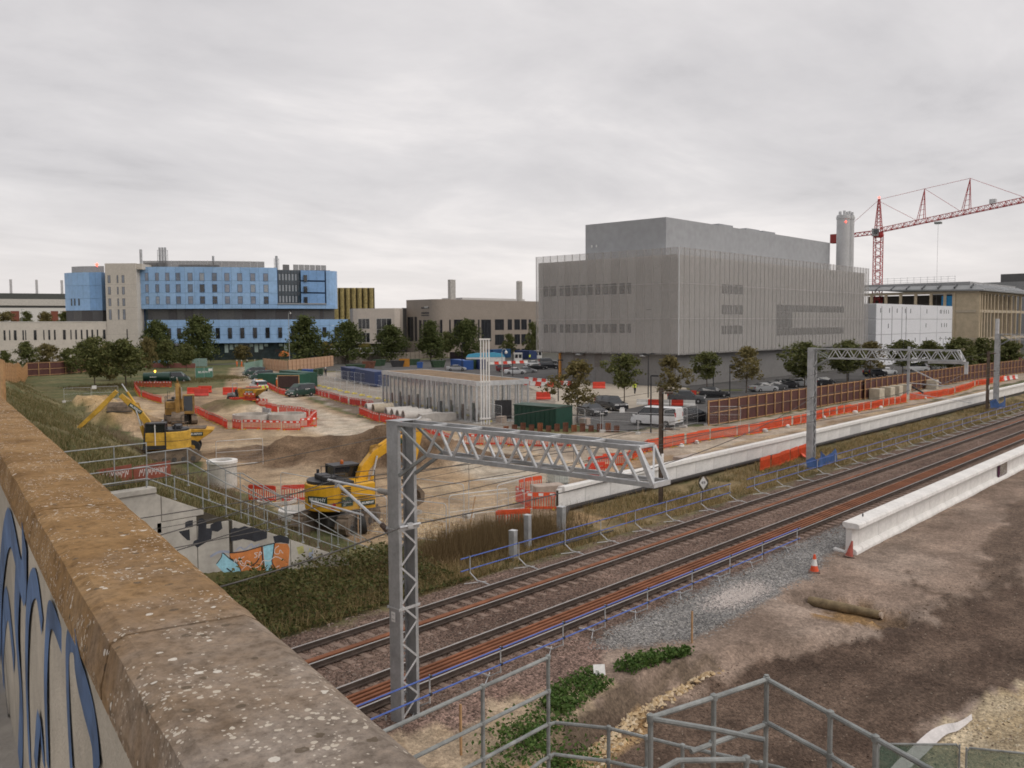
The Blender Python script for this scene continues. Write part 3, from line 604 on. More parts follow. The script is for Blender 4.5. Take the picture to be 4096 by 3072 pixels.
# blue sheeting round the gantry feet
tarp = mat('blue_sheeting', (.045, .10, .26), .7, var=.25, scale=1.5, bump=.3, bscale=5)
def sheeting(label, pts):
    pts = [(x, y, h * .75) for x, y, h in pts]; b = MB(); rg = random.Random(len(label)); top = [(x, y, h + rg.uniform(-.1, .1)) for x, y, h in pts]; bot = [(x + rg.uniform(-.1, .1), y + rg.uniform(-.1, .1), -.35) for x, y, h in pts]; n = len(pts)
    b.add(top + bot, [(i, i + 1, n + i + 1, n + i) for i in range(n - 1)]); o = b.build('blue_sheeting', tarp); o.modifiers.new('s', 'SOLIDIFY').thickness = .02; tag(o, label, 'sheeting')
sheeting('crumpled blue sheeting round the foot of the far side gantry', [(61.6, 26.9, .3), (62.1, 26.6, .5), (62.35, 26.3, .15), (63.0, 26.35, .6), (63.4, 26.6, .9), (64.1, 26.5, .35), (65.0, 26.4, .45), (65.8, 26.5, .75), (66.3, 26.6, .4)])
sheeting('torn blue sheeting round the foot of the distant gantry', [(117.4, 28.6, .9), (118.2, 28.2, 1.0), (119, 28.0, .3), (120.5, 27.9, .4), (121.8, 28, .8), (122.6, 28.3, 1.3)])
# old line masts
def mast(label, x, y, zt, w, m, two=None):
    t = thing('line_mast', label, 'mast', (x, y, -.3), group='old line masts')
    b = MB(); b.b2((-w / 2, -w / 2, -.2), (-w / 2 + .025, w / 2, zt + .3)); b.b2((w / 2 - .025, -w / 2, -.2), (w / 2, w / 2, zt + .3)); b.b2((-w / 2 + .025, -.012, -.2), (w / 2 - .025, .012, zt + .3)); b.build('steel_section', m, t)
    b = MB(); b.b2((-w / 2 - .02, -w / 2 - .012, 2.35), (w / 2 + .02, -w / 2 - .002, 2.85)); b.build('number_plate', white_paint, t)
    b = MB(); b.tube((0, 0, zt), (.1, -1.0, zt + .05), .03, 6); b.tube((0, 0, zt - 2.1), (.1, -1.2, zt - 2.0), .03, 6); b.build('arm', galv_d, t)
    for z in (zt + .02, zt - 2.05):
        b = MB(); b.tube((.03, -.25, z), (.07, -.75, z + .02), .07, 8); b.build('insulator', mat('insulator_brown', (.13, .09, .07), .4), t)
    return t
mast('brown steel line mast standing behind the tip of the near gantry boom', 43.98, 27.9, 6.35, .2, mat('mast_brown', (.115, .085, .065), .85, var=.3))
mast('slim dark line mast just left of the distant gantry', 116.3, 28.65, 6.6, .3, mat('mast_brown', (.115, .085, .065), .85, var=.3))
# wires
def wire(label, pts, r=.011, sag=0.0, m=None):
    P = []
    for a, b_ in zip(pts, pts[1:]):
        for i in range(12):
            t = i / 12; p = lerp(a, b_, t); P.append((p[0], p[1], p[2] - sag * 4 * t * (1 - t)))
    P.append(pts[-1]); b = MB(); b.path(P, r, 5); o = b.build('overhead_wire', m or steel_d); tag(o, label, 'wire', 'overhead line wires')
wire('contact wire hanging lowest over the far track', [(4, 22.4, 4.15), (22.86, 22.6, 4.08), (44, 22.7, 4.55), (62.7, 22.5, 4.8), (116, 22.6, 4.9)], .015)
wire('catenary wire strung above the contact wire of the far track', [(4, 22.4, 5.2), (44, 22.9, 5.6), (62.7, 22.5, 6.1), (116, 22.6, 6.2)], .015, .35)
for i, (x, a, b_) in enumerate(((22.86, 4.08, 4.98), (29, 4.22, 4.98), (36, 4.37, 5.05), (14, 4.11, 5.0))):
    b = MB(); b.tube((x, 22.6, a), (x, 22.62, b_), .008, 5); o = b.build('dropper', steel_d); tag(o, ['thin dropper wire with a dark clip right of near gantry mast', 'second thin dropper wire right of the near gantry mast', 'third thin dropper wire right of the near gantry mast', 'thin dropper wire left of the near gantry mast'][i], 'wire', 'dropper wires')
wire('upper wire rising from the bridge towards the brown mast', [(4, 22.6, 5.9), (14, 22.6, 6.08), (19, 22.6, 6.38), (43.98, 27.0, 6.35)], .012)
wire('catenary wire of the near track rising over the parapet', [(4, 19.05, 5.0), (15, 20.0, 5.78), (44, 19.1, 5.3), (62.7, 19.1, 5.9), (116, 19.1, 6.1)], .015, .15)
wire('contact wire of the near track below the cantilever arm', [(4, 19.05, 4.35), (15, 20.9, 4.9), (62.7, 19.1, 4.7), (116, 19.1, 4.9)], .015)
wire('thick feeder cable kinked at a clamp on the near gantry mast', [(4, 17.5, 3.9), (8.5, 17.5, 4.35), (14.75, 17.02, 4.92)], .022, .1)
wire('thick feeder cable sagging from the near gantry mast to the far gantry', [(15.4, 17.02, 4.92), (62.4, 26.5, 4.9)], .02, .95)
wire('thin wire hanging between the brown mast and the distant mast', [(43.98, 26.7, 6.3), (62.4, 26.5, 6.4), (116, 27.5, 6.7)], .012, .4)
wire('thin wire from the bridge over the graffiti wall', [(4, 25.8, 4.0), (43.9, 27.2, 4.35)], .01, .3)
b = MB(); b.tube((14.7, 17.02, 4.92), (15.4, 17.02, 4.92), .035, 8); b.box((15.05, 17.04, 4.92), (.18, .1, .12)); o = b.build('cable_clamp', galv_l); tag(o, 'grey cable clamp on the near gantry mast', 'clamp')

# ---------------------------------------------------------------- bridge parapet (runs 75 degrees to the railway)
BU = Vector((.262, .965, 0)).normalized(); BNv = Vector((.965, -.262, 0)).normalized()
def bp(s, c, z): v = BU * s + BNv * c; return (v.x, v.y, z)
def coping_mat():
    m = bpy.data.materials.new('lichen_coping'); m.use_nodes = True; nt = m.node_tree; N, L = nt.nodes, nt.links; b = N['Principled BSDF']; b.inputs['Roughness'].default_value = .95; b.inputs['Specular IOR Level'].default_value = .1
    g = N.new('ShaderNodeNewGeometry')
    def nz(s, d, r=.6, dist=0):
        n = N.new('ShaderNodeTexNoise'); n.inputs['Scale'].default_value = s; n.inputs['Detail'].default_value = d; n.inputs['Roughness'].default_value = r; n.inputs['Distortion'].default_value = dist; L.new(g.outputs['Position'], n.inputs['Vector']); return n.outputs['Fac']
    def ramp(v, stops):
        r = N.new('ShaderNodeValToRGB'); L.new(v, r.inputs[0]); e = r.color_ramp
        while len(e.elements) < len(stops): e.elements.new(.5)
        for i, (p, c) in enumerate(stops): e.elements[i].position = p; e.elements[i].color = (*c, 1)
        return r.outputs[0]
    def mix(f, a, c, bl='MIX'):
        n = N.new('ShaderNodeMixRGB'); n.blend_type = bl
        if isinstance(f, float): n.inputs[0].default_value = f
        else: L.new(f, n.inputs[0])
        L.new(a, n.inputs[1])
        if isinstance(c, tuple): n.inputs[2].default_value = (*c, 1)
        else: L.new(c, n.inputs[2])
        return n.outputs[0]
    # ochre algae over grey concrete; the concrete shows more towards the camera end of the bridge
    sp = N.new('ShaderNodeSeparateXYZ'); L.new(g.outputs['Position'], sp.inputs[0])
    base = ramp(nz(3.5, 6, .7), [(.3, (.17, .10, .045)), (.5, (.27, .165, .075)), (.7, (.34, .22, .11))])
    gry = ramp(nz(9, 6, .75), [(.3, (.13, .105, .085)), (.5, (.24, .20, .165)), (.72, (.36, .31, .265))])
    mr = N.new('ShaderNodeMapRange'); L.new(sp.outputs[1], mr.inputs[0]); mr.inputs[1].default_value = 1.0; mr.inputs[2].default_value = 2.6; mr.inputs[3].default_value = .75; mr.inputs[4].default_value = .1
    ad = N.new('ShaderNodeMath'); ad.operation = 'ADD'; L.new(mr.outputs[0], ad.inputs[0]); L.new(nz(2.2, 4), ad.inputs[1]); 
    th = N.new('ShaderNodeMapRange'); L.new(ad.outputs[0], th.inputs[0]); th.inputs[1].default_value = .75; th.inputs[2].default_value = 1.25
    c = mix(th.outputs[0], base, gry)
    c = mix(.85, c, ramp(nz(38, 5, .75), [(.28, (.45, .42, .4)), (.5, (1, 1, 1)), (.75, (1.35, 1.3, 1.25))]), 'MULTIPLY')
    clump = nz(5.5, 3, .6)
    def spots(scale, keep, size, col, cc, cl=.5):
        wv = N.new('ShaderNodeVectorMath'); wv.operation = 'ADD'; nn = N.new('ShaderNodeTexNoise'); nn.inputs['Scale'].default_value = scale * 1.6; L.new(g.outputs['Position'], nn.inputs['Vector'])
        sc = N.new('ShaderNodeVectorMath'); sc.operation = 'SCALE'; sc.inputs['Scale'].default_value = .55 / scale; L.new(nn.outputs['Color'], sc.inputs[0]); L.new(g.outputs['Position'], wv.inputs[0]); L.new(sc.outputs[0], wv.inputs[1])
        v = N.new('ShaderNodeTexVoronoi'); v.inputs['Scale'].default_value = scale; L.new(wv.outputs[0], v.inputs['Vector'])
        s2 = N.new('ShaderNodeSeparateXYZ'); L.new(v.outputs['Color'], s2.inputs[0])
        k = N.new('ShaderNodeMath'); k.operation = 'GREATER_THAN'; L.new(s2.outputs[0], k.inputs[0]); k.inputs[1].default_value = keep
        rr = N.new('ShaderNodeMath'); rr.operation = 'MULTIPLY'; L.new(s2.outputs[1], rr.inputs[0]); rr.inputs[1].default_value = size
        d = N.new('ShaderNodeMath'); d.operation = 'LESS_THAN'; L.new(v.outputs['Distance'], d.inputs[0]); L.new(rr.outputs[0], d.inputs[1])
        mm = N.new('ShaderNodeMath'); mm.operation = 'MULTIPLY'; L.new(k.outputs[0], mm.inputs[0]); L.new(d.outputs[0], mm.inputs[1])
        cm_ = N.new('ShaderNodeMath'); cm_.operation = 'GREATER_THAN'; L.new(clump, cm_.inputs[0]); cm_.inputs[1].default_value = cl; m2 = N.new('ShaderNodeMath'); m2.operation = 'MULTIPLY'; L.new(mm.outputs[0], m2.inputs[0]); L.new(cm_.outputs[0], m2.inputs[1]); m3 = N.new('ShaderNodeMath'); m3.operation = 'MULTIPLY'; L.new(m2.outputs[0], m3.inputs[0]); m3.inputs[1].default_value = .8
        return mix(m3.outputs[0], cc, col)
    c = spots(70, .72, .5, (.58, .52, .43), c, .52); c = spots(130, .7, .55, (.58, .52, .44), c, .47); c = spots(45, .9, .5, (.11, .085, .06), c, .3); c = spots(42, .9, .4, (.68, .64, .57), c, .3)
    L.new(c, b.inputs['Base Color'])
    bp_ = N.new('ShaderNodeBump'); bp_.inputs['Strength'].default_value = .7; bp_.inputs['Distance'].default_value = .012; L.new(nz(28, 6, .7), bp_.inputs['Height']); L.new(bp_.outputs[0], b.inputs['Normal'])
    return m
cop_m = coping_mat()
par_m = mat('parapet_face', (.47, .42, .345), .9, var=.25, scale=1.2, bump=.35, bscale=90)
blue_gr = mat('blue_spray_paint', (.085, .15, .29), .8, var=.45, scale=3)
black_gr = mat('dark_spray_paint', (.03, .032, .04), .8, var=.3, scale=2)
par = thing('bridge_parapet', 'lichen covered concrete bridge parapet with blue graffiti on its inner face', 'parapet', (0, 0, 8.3))
P0 = Vector((0, 0, 8.3))
def loc_(p): return tuple(Vector(p) - P0)
cuts = [-3.0, -1.4, .35, 1.875, 3.4, 5.0, 6.7, 8.4, 10.1, 11.8, 13.5, 15.2, 16.9]
prof = [(.57, 9.28), (.578, 9.34), (.562, 9.385), (.535, 9.4), (.30, 9.404), (.272, 9.392), (.252, 9.31), (.252, 9.28)]
rnd = random.Random(4)
for a, b_ in zip(cuts, cuts[1:]):
    b = MB(); a2, b2 = a + .006, b_ - .006; n = len(prof); ns = 24; vs = []
    for i in range(ns + 1):
        s = a2 + (b2 - a2) * i / ns
        for j, (c, z) in enumerate(prof):
            e = .0 if j in (0, 7) else 1.0
            vs.append(loc_(bp(s + 0, c + e * (mnoise.noise((s * 9, j * 3.1, 1)) * .0025 + (mnoise.noise((s * 40, j * 5.3, 2)) * .0018)), z + e * mnoise.noise((s * 7, j * 2.3, 5)) * .004 - .0055 * max(0, s))))
    fs = [(i * n + j, (i + 1) * n + j, (i + 1) * n + (j + 1) % n, i * n + (j + 1) % n) for i in range(ns) for j in range(n)]
    fs += [tuple(range(n)), tuple(range(ns * n + n - 1, ns * n - 1, -1))]
    b.add(vs, fs); b.build('coping_stone', cop_m, par)
b = MB(); vs = []
for s in (-3, 17):
    for c, z in ((.256, 7.9), (.256, 9.285), (.54, 9.285), (.54, 7.9)): vs.append(loc_(bp(s, c, z - .0055 * max(0, s))))
b.add(vs, [(0, 1, 5, 4), (1, 2, 6, 5), (2, 3, 7, 6), (3, 0, 4, 7), (0, 3, 2, 1), (4, 5, 6, 7)]); face = b.build('parapet_wall', par_m, par)
b = MB(); vs = []
for s in (-3, 60):
    for c, z in ((-9, 7.3), (-9, 8.1), (.52, 8.1), (.52, 7.3)): vs.append(bp(s, c, z - .004 * max(0, s)))
b.add(vs, [(0, 1, 5, 4), (1, 2, 6, 5), (2, 3, 7, 6), (3, 0, 4, 7), (0, 3, 2, 1), (4, 5, 6, 7)]); tag(b.build('bridge_deck', concrete_o), kind='structure')
def strip(pts, widths, nrm, off):
    """flat brush stroke through 3-D points lying in a plane with normal nrm, raised by off"""
    nrm = Vector(nrm).normalized(); pts = [Vector(p) for p in pts]; vs = []; n = len(pts)
    for i, p in enumerate(pts):
        d = (pts[min(i + 1, n - 1)] - pts[max(i - 1, 0)]).normalized(); sd = nrm.cross(d)
        w = widths[i] if isinstance(widths, (list, tuple)) else widths; vs += [p + nrm * off + sd * w / 2, p + nrm * off - sd * w / 2]
    return vs, [(2 * i, 2 * i + 1, 2 * i + 3, 2 * i + 2) for i in range(n - 1)]
def smoothpts(pts, k=5):
    out = []; n = len(pts)
    for i in range(n - 1):
        p0, p1, p2, p3 = (Vector(pts[max(i - 1, 0)]), Vector(pts[i]), Vector(pts[i + 1]), Vector(pts[min(i + 2, n - 1)]))
        for q in range(k):
            t = q / k; out.append(.5 * ((2 * p1) + (p2 - p0) * t + (2 * p0 - 5 * p1 + 4 * p2 - p3) * t * t + (3 * p1 - p0 - 3 * p2 + p3) * t ** 3))
    return out + [Vector(pts[-1])]
PAINT = [([(0.76, 1.83, 9.09), (0.78, 1.89, 9.16), (0.82, 2.05, 9.22), (0.86, 2.18, 9.26), (0.89, 2.29, 9.20), (0.89, 2.30, 9.06), (0.88, 2.27, 8.90)], [.12, .12, .11, .07, .06, .06, .06]),
 ([(0.92, 2.39, 9.17), (0.96, 2.57, 9.21), (1.01, 2.74, 9.11), (1.03, 2.83, 8.90), (1.05, 2.89, 8.63)], .08),
 ([(1.05, 2.89, 9.08), (1.09, 3.04, 9.18), (1.16, 3.31, 9.04), (1.23, 3.56, 8.69), (1.25, 3.62, 8.31)], .1),
 ([(1.18, 3.38, 9.27), (1.23, 3.56, 9.05), (1.39, 4.15, 9.15), (1.58, 4.86, 8.76), (1.73, 5.40, 8.20)], .17),
 ([(1.28, 3.74, 9.08), (1.33, 3.94, 8.77), (1.34, 3.95, 8.45), (1.39, 4.15, 8.08)], .17),
 ([(1.42, 4.25, 8.51), (1.51, 4.58, 8.70), (1.66, 5.13, 8.31), (1.69, 5.23, 7.90)], .16),
 ([(1.16, 3.31, 8.45), (1.10, 3.09, 8.70), (1.10, 3.06, 8.56)], .09)]
for pts, w in PAINT:
    sp = smoothpts(pts); ww = w if not isinstance(w, list) else [w[min(len(w) - 1, i * len(w) // len(sp))] for i in range(len(sp))]
    v, f = strip(sp, ww, -BNv, .004); b = MB(); b.add([loc_(q) for q in v], f); b.build('graffiti_stroke', blue_gr, par)
v, f = strip(smoothpts([(1.61, 4.97, 8.33), (1.56, 4.78, 8.07), (1.51, 4.57, 7.90)]), .04, -BNv, .0065); b = MB(); b.add([loc_(q) for q in v], f); b.build('graffiti_stroke', black_gr, par)

# ---------------------------------------------------------------- tubular handrails
def railing(name, label, rails, posts, r, m, group='grey tubular handrails', flange=True, knuckle=True):
    o = Vector((posts[0][0][0], posts[0][0][1], posts[0][1])) if not isinstance(posts[0][0], (int, float)) else Vector((posts[0][0], posts[0][1], posts[0][3]))
    t = thing(name, label, 'handrail', o, group=group); sub = lambda p: tuple(Vector(p) - o)
    for pl in rails:
        b = MB(); b.path([sub(p) for p in pl], r, 8); b.build('rail', m, t, True)
    for x, y, zt, zb in posts:
        b = MB(); b.tube(sub((x, y, zb)), sub((x, y, zt)), r, 8); p = b.build('post', m, t, True)
        if knuckle:
            for pl in rails:
                for a, c in zip(pl, pl[1:]):
                    l = dist2(a, c)
                    if l < .01: continue
                    u = ((x - a[0]) * (c[0] - a[0]) + (y - a[1]) * (c[1] - a[1])) / l / l
                    if -.02 <= u <= 1.02:
                        q = lerp(a, c, min(1, max(0, u)))
                        if dist2(q, (x, y)) < .08 and zb < q[2] <= zt + .05:
                            k = MB(); k.lathe([(r * .3, -r * 1.75), (r * 1.35, -r * 1.1), (r * 1.5, 0), (r * 1.35, r * 1.1), (r * .3, r * 1.75)], 10, sub(q)); k.build('joint', m, p, True); break
        if flange:
            k = MB(); k.tube(sub((x, y, zb)), sub((x, y, zb + .03)), r * 3, 8); k.build('flange', m, p)
    return t
r_ = .0265
railing('handrail', 'grey tubular handrail of three rails beside the lower end of the parapet', [[(4.4, 7.08, 5.77), (7.35, 7.08, 5.79), (8.55, 7.08, 5.8)], [(4.4, 7.08, 5.33), (8.55, 7.08, 5.36)], [(4.4, 7.08, 4.9), (8.3, 7.08, 4.93), (8.52, 7.08, 4.93), (8.66, 7.06, 4.92), (9.05, 6.5, 4.88), (9.38, 5.62, 4.8), (9.66, 4.5, 4.8), (9.7, 3.0, 4.8)], [(7.9, 7.08, 4.42), (8.4, 7.08, 4.5), (8.62, 7.05, 4.52), (9.02, 6.5, 4.46), (9.38, 5.62, 4.4), (9.62, 4.5, 4.4)]],
    [(7.35, 7.08, 5.8, 3.2), (8.55, 7.08, 5.8, 3.0), (9.05, 6.5, 4.88, 3.0), (9.24, 6.05, 4.83, 3.0), (9.38, 5.62, 4.8, 3.0), (9.62, 4.7, 4.8, 3.0)], .0245, galv_d, flange=False)
railing('handrail', 'nearest grey tubular handrail corner at the bottom right in front of the haul road', [[(6.98, 4.53, 6.3), (7.78, 4.31, 6.3), (8.54, 4.12, 6.3)], [(8.54, 4.1, 6.3), (8.34, 3.36, 6.22), (8.21, 2.88, 6.17), (7.9, 1.8, 6.05)], [(7.5, 4.4, 5.82), (8.54, 4.12, 5.82)], [(8.54, 4.1, 5.84), (8.34, 3.35, 5.8), (8.2, 2.9, 5.76), (7.9, 1.8, 5.6)],
    [(6.98, 4.53, 6.29), (7.2, 3.95, 6.28), (7.34, 3.55, 6.26)]],
    [(6.98, 4.53, 6.31, 4.2), (7.78, 4.31, 6.31, 4.2), (8.54, 4.12, 6.35, 4.2), (8.34, 3.36, 6.23, 4.2), (8.21, 2.88, 6.18, 4.2)], r_, galv_d, flange=False)
railing('handrail', 'grey tubular handrail end sloping in from the bottom edge of the picture', [[(5.6, 4.3, 6.02), (6.6, 4.0, 6.2), (7.34, 3.73, 6.02)]], [(7.34, 3.73, 6.04, 4.2), (6.0, 4.18, 6.08, 4.2)], r_, galv_d, flange=False)

# ---------------------------------------------------------------- wing wall with graffiti, stair handrails
wing_m = mat('wing_wall_concrete', (.44, .415, .37), .9, var=.25, scale=.6, bump=.12, bscale=30)
WY = 30.7
ww = thing('wing_wall', 'stepped concrete retaining wall with black patches and an orange and blue graffiti', 'retaining wall', (15, WY, -.5))
def wl(x, z, dy=0.0): return (x - 15, dy, z + .5)
def ztop(x): return 4.12 if x < 15.1 else 4.05 - (x - 15.1) * .478
def wpanel(poly):
    b = MB(); b.prism([(x - 15, z + .5) for x, z in poly], 'y', 0, .4); b.build('panel', wing_m, ww, bevel=.012)
G = .012
xs_u = [8.0, 10.6, 13.0, 15.3, 16.95, 18.1, 20.7, 23.6]
xs_l = [8.0, 10.45, 12.9, 15.1, 16.65, 17.97, 20.6, 23.6]
zj = [2.6, 2.6, 2.6, 3.0, 2.62, 1.93, .95]
for i in range(len(xs_u) - 1):
    a, c = xs_u[i] + G, xs_u[i + 1] - G; z0 = zj[i] + G
    top = [(c, ztop(c))] + ([(15.1, 4.08)] if a < 15.1 < c else []) + [(a, ztop(a))]
    if min(ztop(a), ztop(c)) > z0 + .05: wpanel([(a, z0), (c, z0)] + top)
    a2, c2 = xs_l[i] + G, xs_l[i + 1] - G; z1 = min(zj[i] - G, ztop(c2)) 
    if ztop(c2) > z0 + .05: wpanel([(a2, -.5), (c2, -.5), (c2, zj[i] - G), (a2, zj[i] - G)])
    else: wpanel([(a, -.5), (c, -.5), (c, ztop(c)), (a, ztop(a))])
b = MB(); b.b2(wl(8, 4.1, -.06), wl(15.12, 4.3, .46)); b.build('cap', wing_m, ww, bevel=.02)
b = MB(); b.prism([(8 - 15, 0), (23.6 - 15, 0), (23.6 - 15, ztop(23.6) + .45), (.1, 4.5), (-7, 4.5)], 'y', .06, .38); b.build('joint_core', mat('joint_shadow', (.07, .06, .045), .95), ww)
or_gr = mat('orange_spray_paint', (.56, .20, .06), .75, var=.18, scale=2); lb_gr = mat('light_blue_spray_paint', (.30, .56, .66), .75, var=.2, scale=4); wh_gr = mat('white_spray_paint', (.68, .64, .62), .75, var=.1); pb_gr = mat('pale_blue_spray', (.30, .33, .42), .8, var=.15); ye_gr = mat('pale_yellow_spray', (.42, .40, .16), .8, var=.3)
def wpatch(pts, m, off):
    b = MB(); q = [(p[0] - 15, -off, p[2] + .5) for p in pts]; b.add(q, [tuple(range(len(q)))]); b.build('graffiti_patch', m, ww)
def wstroke(pts, w, m, off, nm='graffiti_stroke'):
    v, f = strip(smoothpts([(p[0], WY, p[2]) for p in pts], 4), w, (0, -1, 0), off); b = MB(); b.add([(q[0] - 15, q[1] - WY, q[2] + .5) for q in v], f); b.build(nm, m, ww)
wpatch([(16.19, 30.70, 2.85), (16.33, 30.70, 2.88), (16.49, 30.70, 2.88), (16.49, 30.70, 2.63), (16.33, 30.70, 2.63), (16.18, 30.70, 2.65)], black_gr, .004)
wpatch([(15.92, 30.70, 2.55), (16.35, 30.70, 2.56), (16.36, 30.70, 2.14), (16.25, 30.70, 2.17), (16.04, 30.70, 2.40)], black_gr, .004)
wpatch([(16.71, 30.70, 2.84), (16.79, 30.70, 2.89), (16.87, 30.70, 2.89), (16.95, 30.70, 2.82), (17.03, 30.70, 2.74), (17.03, 30.70, 2.48), (17.18, 30.70, 2.45), (17.20, 30.70, 2.59), (17.41, 30.70, 2.65), (17.64, 30.70, 2.66), (17.69, 30.70, 2.36), (17.49, 30.70, 2.26), (17.26, 30.70, 2.34), (17.21, 30.70, 2.03), (16.89, 30.70, 1.91), (16.64, 30.70, 1.81), (16.46, 30.70, 1.99), (16.51, 30.70, 2.09), (16.67, 30.70, 2.13)], black_gr, .004)
wpatch([(18.01, 30.70, 2.26), (18.20, 30.70, 2.30), (18.38, 30.70, 2.24), (18.64, 30.70, 2.29), (18.85, 30.70, 2.19), (19.15, 30.70, 2.12), (19.45, 30.70, 1.95), (19.63, 30.70, 1.89), (19.61, 30.70, 1.62), (19.41, 30.70, 1.60), (19.07, 30.70, 1.58), (18.89, 30.70, 1.67), (18.54, 30.70, 1.79), (18.25, 30.70, 1.78), (18.03, 30.70, 1.80)], black_gr, .004)
wpatch([(19.89, 30.70, 1.65), (20.22, 30.70, 1.65), (20.50, 30.70, 1.52), (20.66, 30.70, 1.43), (20.62, 30.70, 1.21), (20.24, 30.70, 1.34), (19.96, 30.70, 1.36)], black_gr, .004)
wpatch([(17.94, 30.70, 1.37), (18.70, 30.70, 1.32), (19.37, 30.70, 1.36), (19.96, 30.70, 1.36), (20.56, 30.70, 1.22), (20.65, 30.70, 1.01), (20.61, 30.70, 0.65), (20.54, 30.70, -0.09), (20.02, 30.70, -0.06), (19.51, 30.70, -0.14), (19.02, 30.70, -0.08), (18.52, 30.70, -0.08), (18.47, 30.70, 0.41), (18.22, 30.70, 1.00), (18.00, 30.70, 1.15)], or_gr, .004)
wpatch([(17.36, 30.70, 1.04), (17.54, 30.70, 1.19), (17.66, 30.70, 1.40), (17.91, 30.70, 1.17), (18.22, 30.70, 0.92), (18.39, 30.70, 0.64), (18.47, 30.70, 0.28), (18.44, 30.70, -0.01), (18.28, 30.70, 0.03), (18.06, 30.70, 0.29), (17.64, 30.70, 0.70)], lb_gr, .006)
wpatch([(19.42, 30.70, 1.33), (19.93, 30.70, 1.34), (19.89, 30.70, 0.99), (19.81, 30.70, 0.54), (19.72, 30.70, 0.45), (19.99, 30.70, 0.20), (19.98, 30.70, -0.10), (19.54, 30.70, -0.13), (19.50, 30.70, 0.41), (19.45, 30.70, 0.86)], lb_gr, .006)
wpatch([(20.22, 30.70, 0.32), (20.41, 30.70, 0.32), (20.54, 30.70, 0.02), (20.40, 30.70, -0.14), (20.29, 30.70, 0.11)], black_gr, .006)
for pts, w in (([(17.39, 30.70, 1.04), (17.60, 30.70, 1.26), (17.67, 30.70, 1.41), (17.94, 30.70, 1.14), (18.31, 30.70, 0.82), (18.45, 30.70, 0.36), (18.44, 30.70, -0.01)], .035), ([(17.94, 30.70, 1.36), (18.53, 30.70, 1.30), (19.37, 30.70, 1.35), (19.99, 30.70, 1.36)], .045), ([(19.37, 30.70, 1.36), (19.38, 30.70, 0.98), (19.44, 30.70, 0.43)], .06), ([(19.94, 30.70, 1.35), (19.87, 30.70, 0.89), (19.81, 30.70, 0.62), (19.99, 30.70, 0.23), (20.00, 30.70, -0.08)], .05), ([(17.81, 30.70, 0.79), (18.06, 30.70, 0.55), (18.07, 30.70, 0.37)], .05), ([(18.80, 30.70, 0.64), (19.08, 30.70, 0.74), (19.24, 30.70, 0.90)], .05)): wstroke(pts, w, black_gr, .008)
for pts in ([(18.13, 30.70, 0.94), (18.21, 30.70, 1.08), (18.28, 30.70, 0.91), (18.36, 30.70, 1.10), (18.48, 30.70, 0.87), (18.57, 30.70, 0.82)], [(18.58, 30.70, 1.09), (18.40, 30.70, 1.02), (18.41, 30.70, 0.83), (18.57, 30.70, 0.74), (18.66, 30.70, 0.91), (18.84, 30.70, 0.82)],
            [(19.18, 30.70, 1.13), (19.03, 30.70, 1.13), (19.15, 30.70, 1.00), (19.02, 30.70, 0.96)], [(19.21, 30.70, 0.91), (19.26, 30.70, 1.14), (19.35, 30.70, 1.07), (19.24, 30.70, 1.01)], [(20.15, 30.70, 1.22), (19.97, 30.70, 1.14), (19.95, 30.70, 0.95), (20.14, 30.70, 0.90), (20.19, 30.70, 1.04), (20.33, 30.70, 0.88)],
            [(18.45, 30.70, 0.58), (18.69, 30.70, 0.72), (18.95, 30.70, 0.55), (19.23, 30.70, 0.58), (19.41, 30.70, 0.76), (19.69, 30.70, 0.70), (19.98, 30.70, 0.81), (20.35, 30.70, 0.60)], [(19.25, 30.70, 0.38), (19.08, 30.70, 0.36), (19.20, 30.70, 0.26), (19.11, 30.70, 0.20)], [(19.28, 30.70, 0.16), (19.30, 30.70, 0.35), (19.40, 30.70, 0.30), (19.31, 30.70, 0.23)], [(20.15, 30.70, 0.40), (20.00, 30.70, 0.36), (19.99, 30.70, 0.12), (20.18, 30.70, 0.08), (20.21, 30.70, 0.23), (20.43, 30.70, -0.09)], [(18.46, 30.70, 0.04), (18.55, 30.70, 0.10), (18.52, 30.70, -0.03), (18.68, 30.70, 0.02)]): wstroke(pts, .028, wh_gr, .010)
wstroke([(17.15, 30.70, 1.37), (17.52, 30.70, 1.48), (17.94, 30.70, 1.40)], .09, pb_gr, .003); wstroke([(18.21, 30.70, 1.37), (18.41, 30.70, 1.49), (18.62, 30.70, 1.37), (18.92, 30.70, 1.53), (18.98, 30.70, 1.39), (19.28, 30.70, 1.46)], .06, pb_gr, .003)
wpatch([(20.98, 30.70, 1.00), (21.31, 30.70, 1.00), (21.35, 30.70, 0.71), (21.07, 30.70, 0.68)], ye_gr, .003); wpatch([(21.54, 30.70, 0.84), (21.81, 30.70, 0.82), (21.78, 30.70, 0.39), (21.59, 30.70, 0.37)], pb_gr, .003); wstroke([(21.57, 30.70, 0.66), (21.62, 30.70, 0.82), (21.68, 30.70, 0.67), (21.77, 30.70, 0.82)], .05, ye_gr, .005); wstroke([(22.13, 30.70, 0.26), (22.12, 30.70, 0.44), (22.23, 30.70, 0.52), (22.20, 30.70, 0.31)], .03, black_gr, .004)

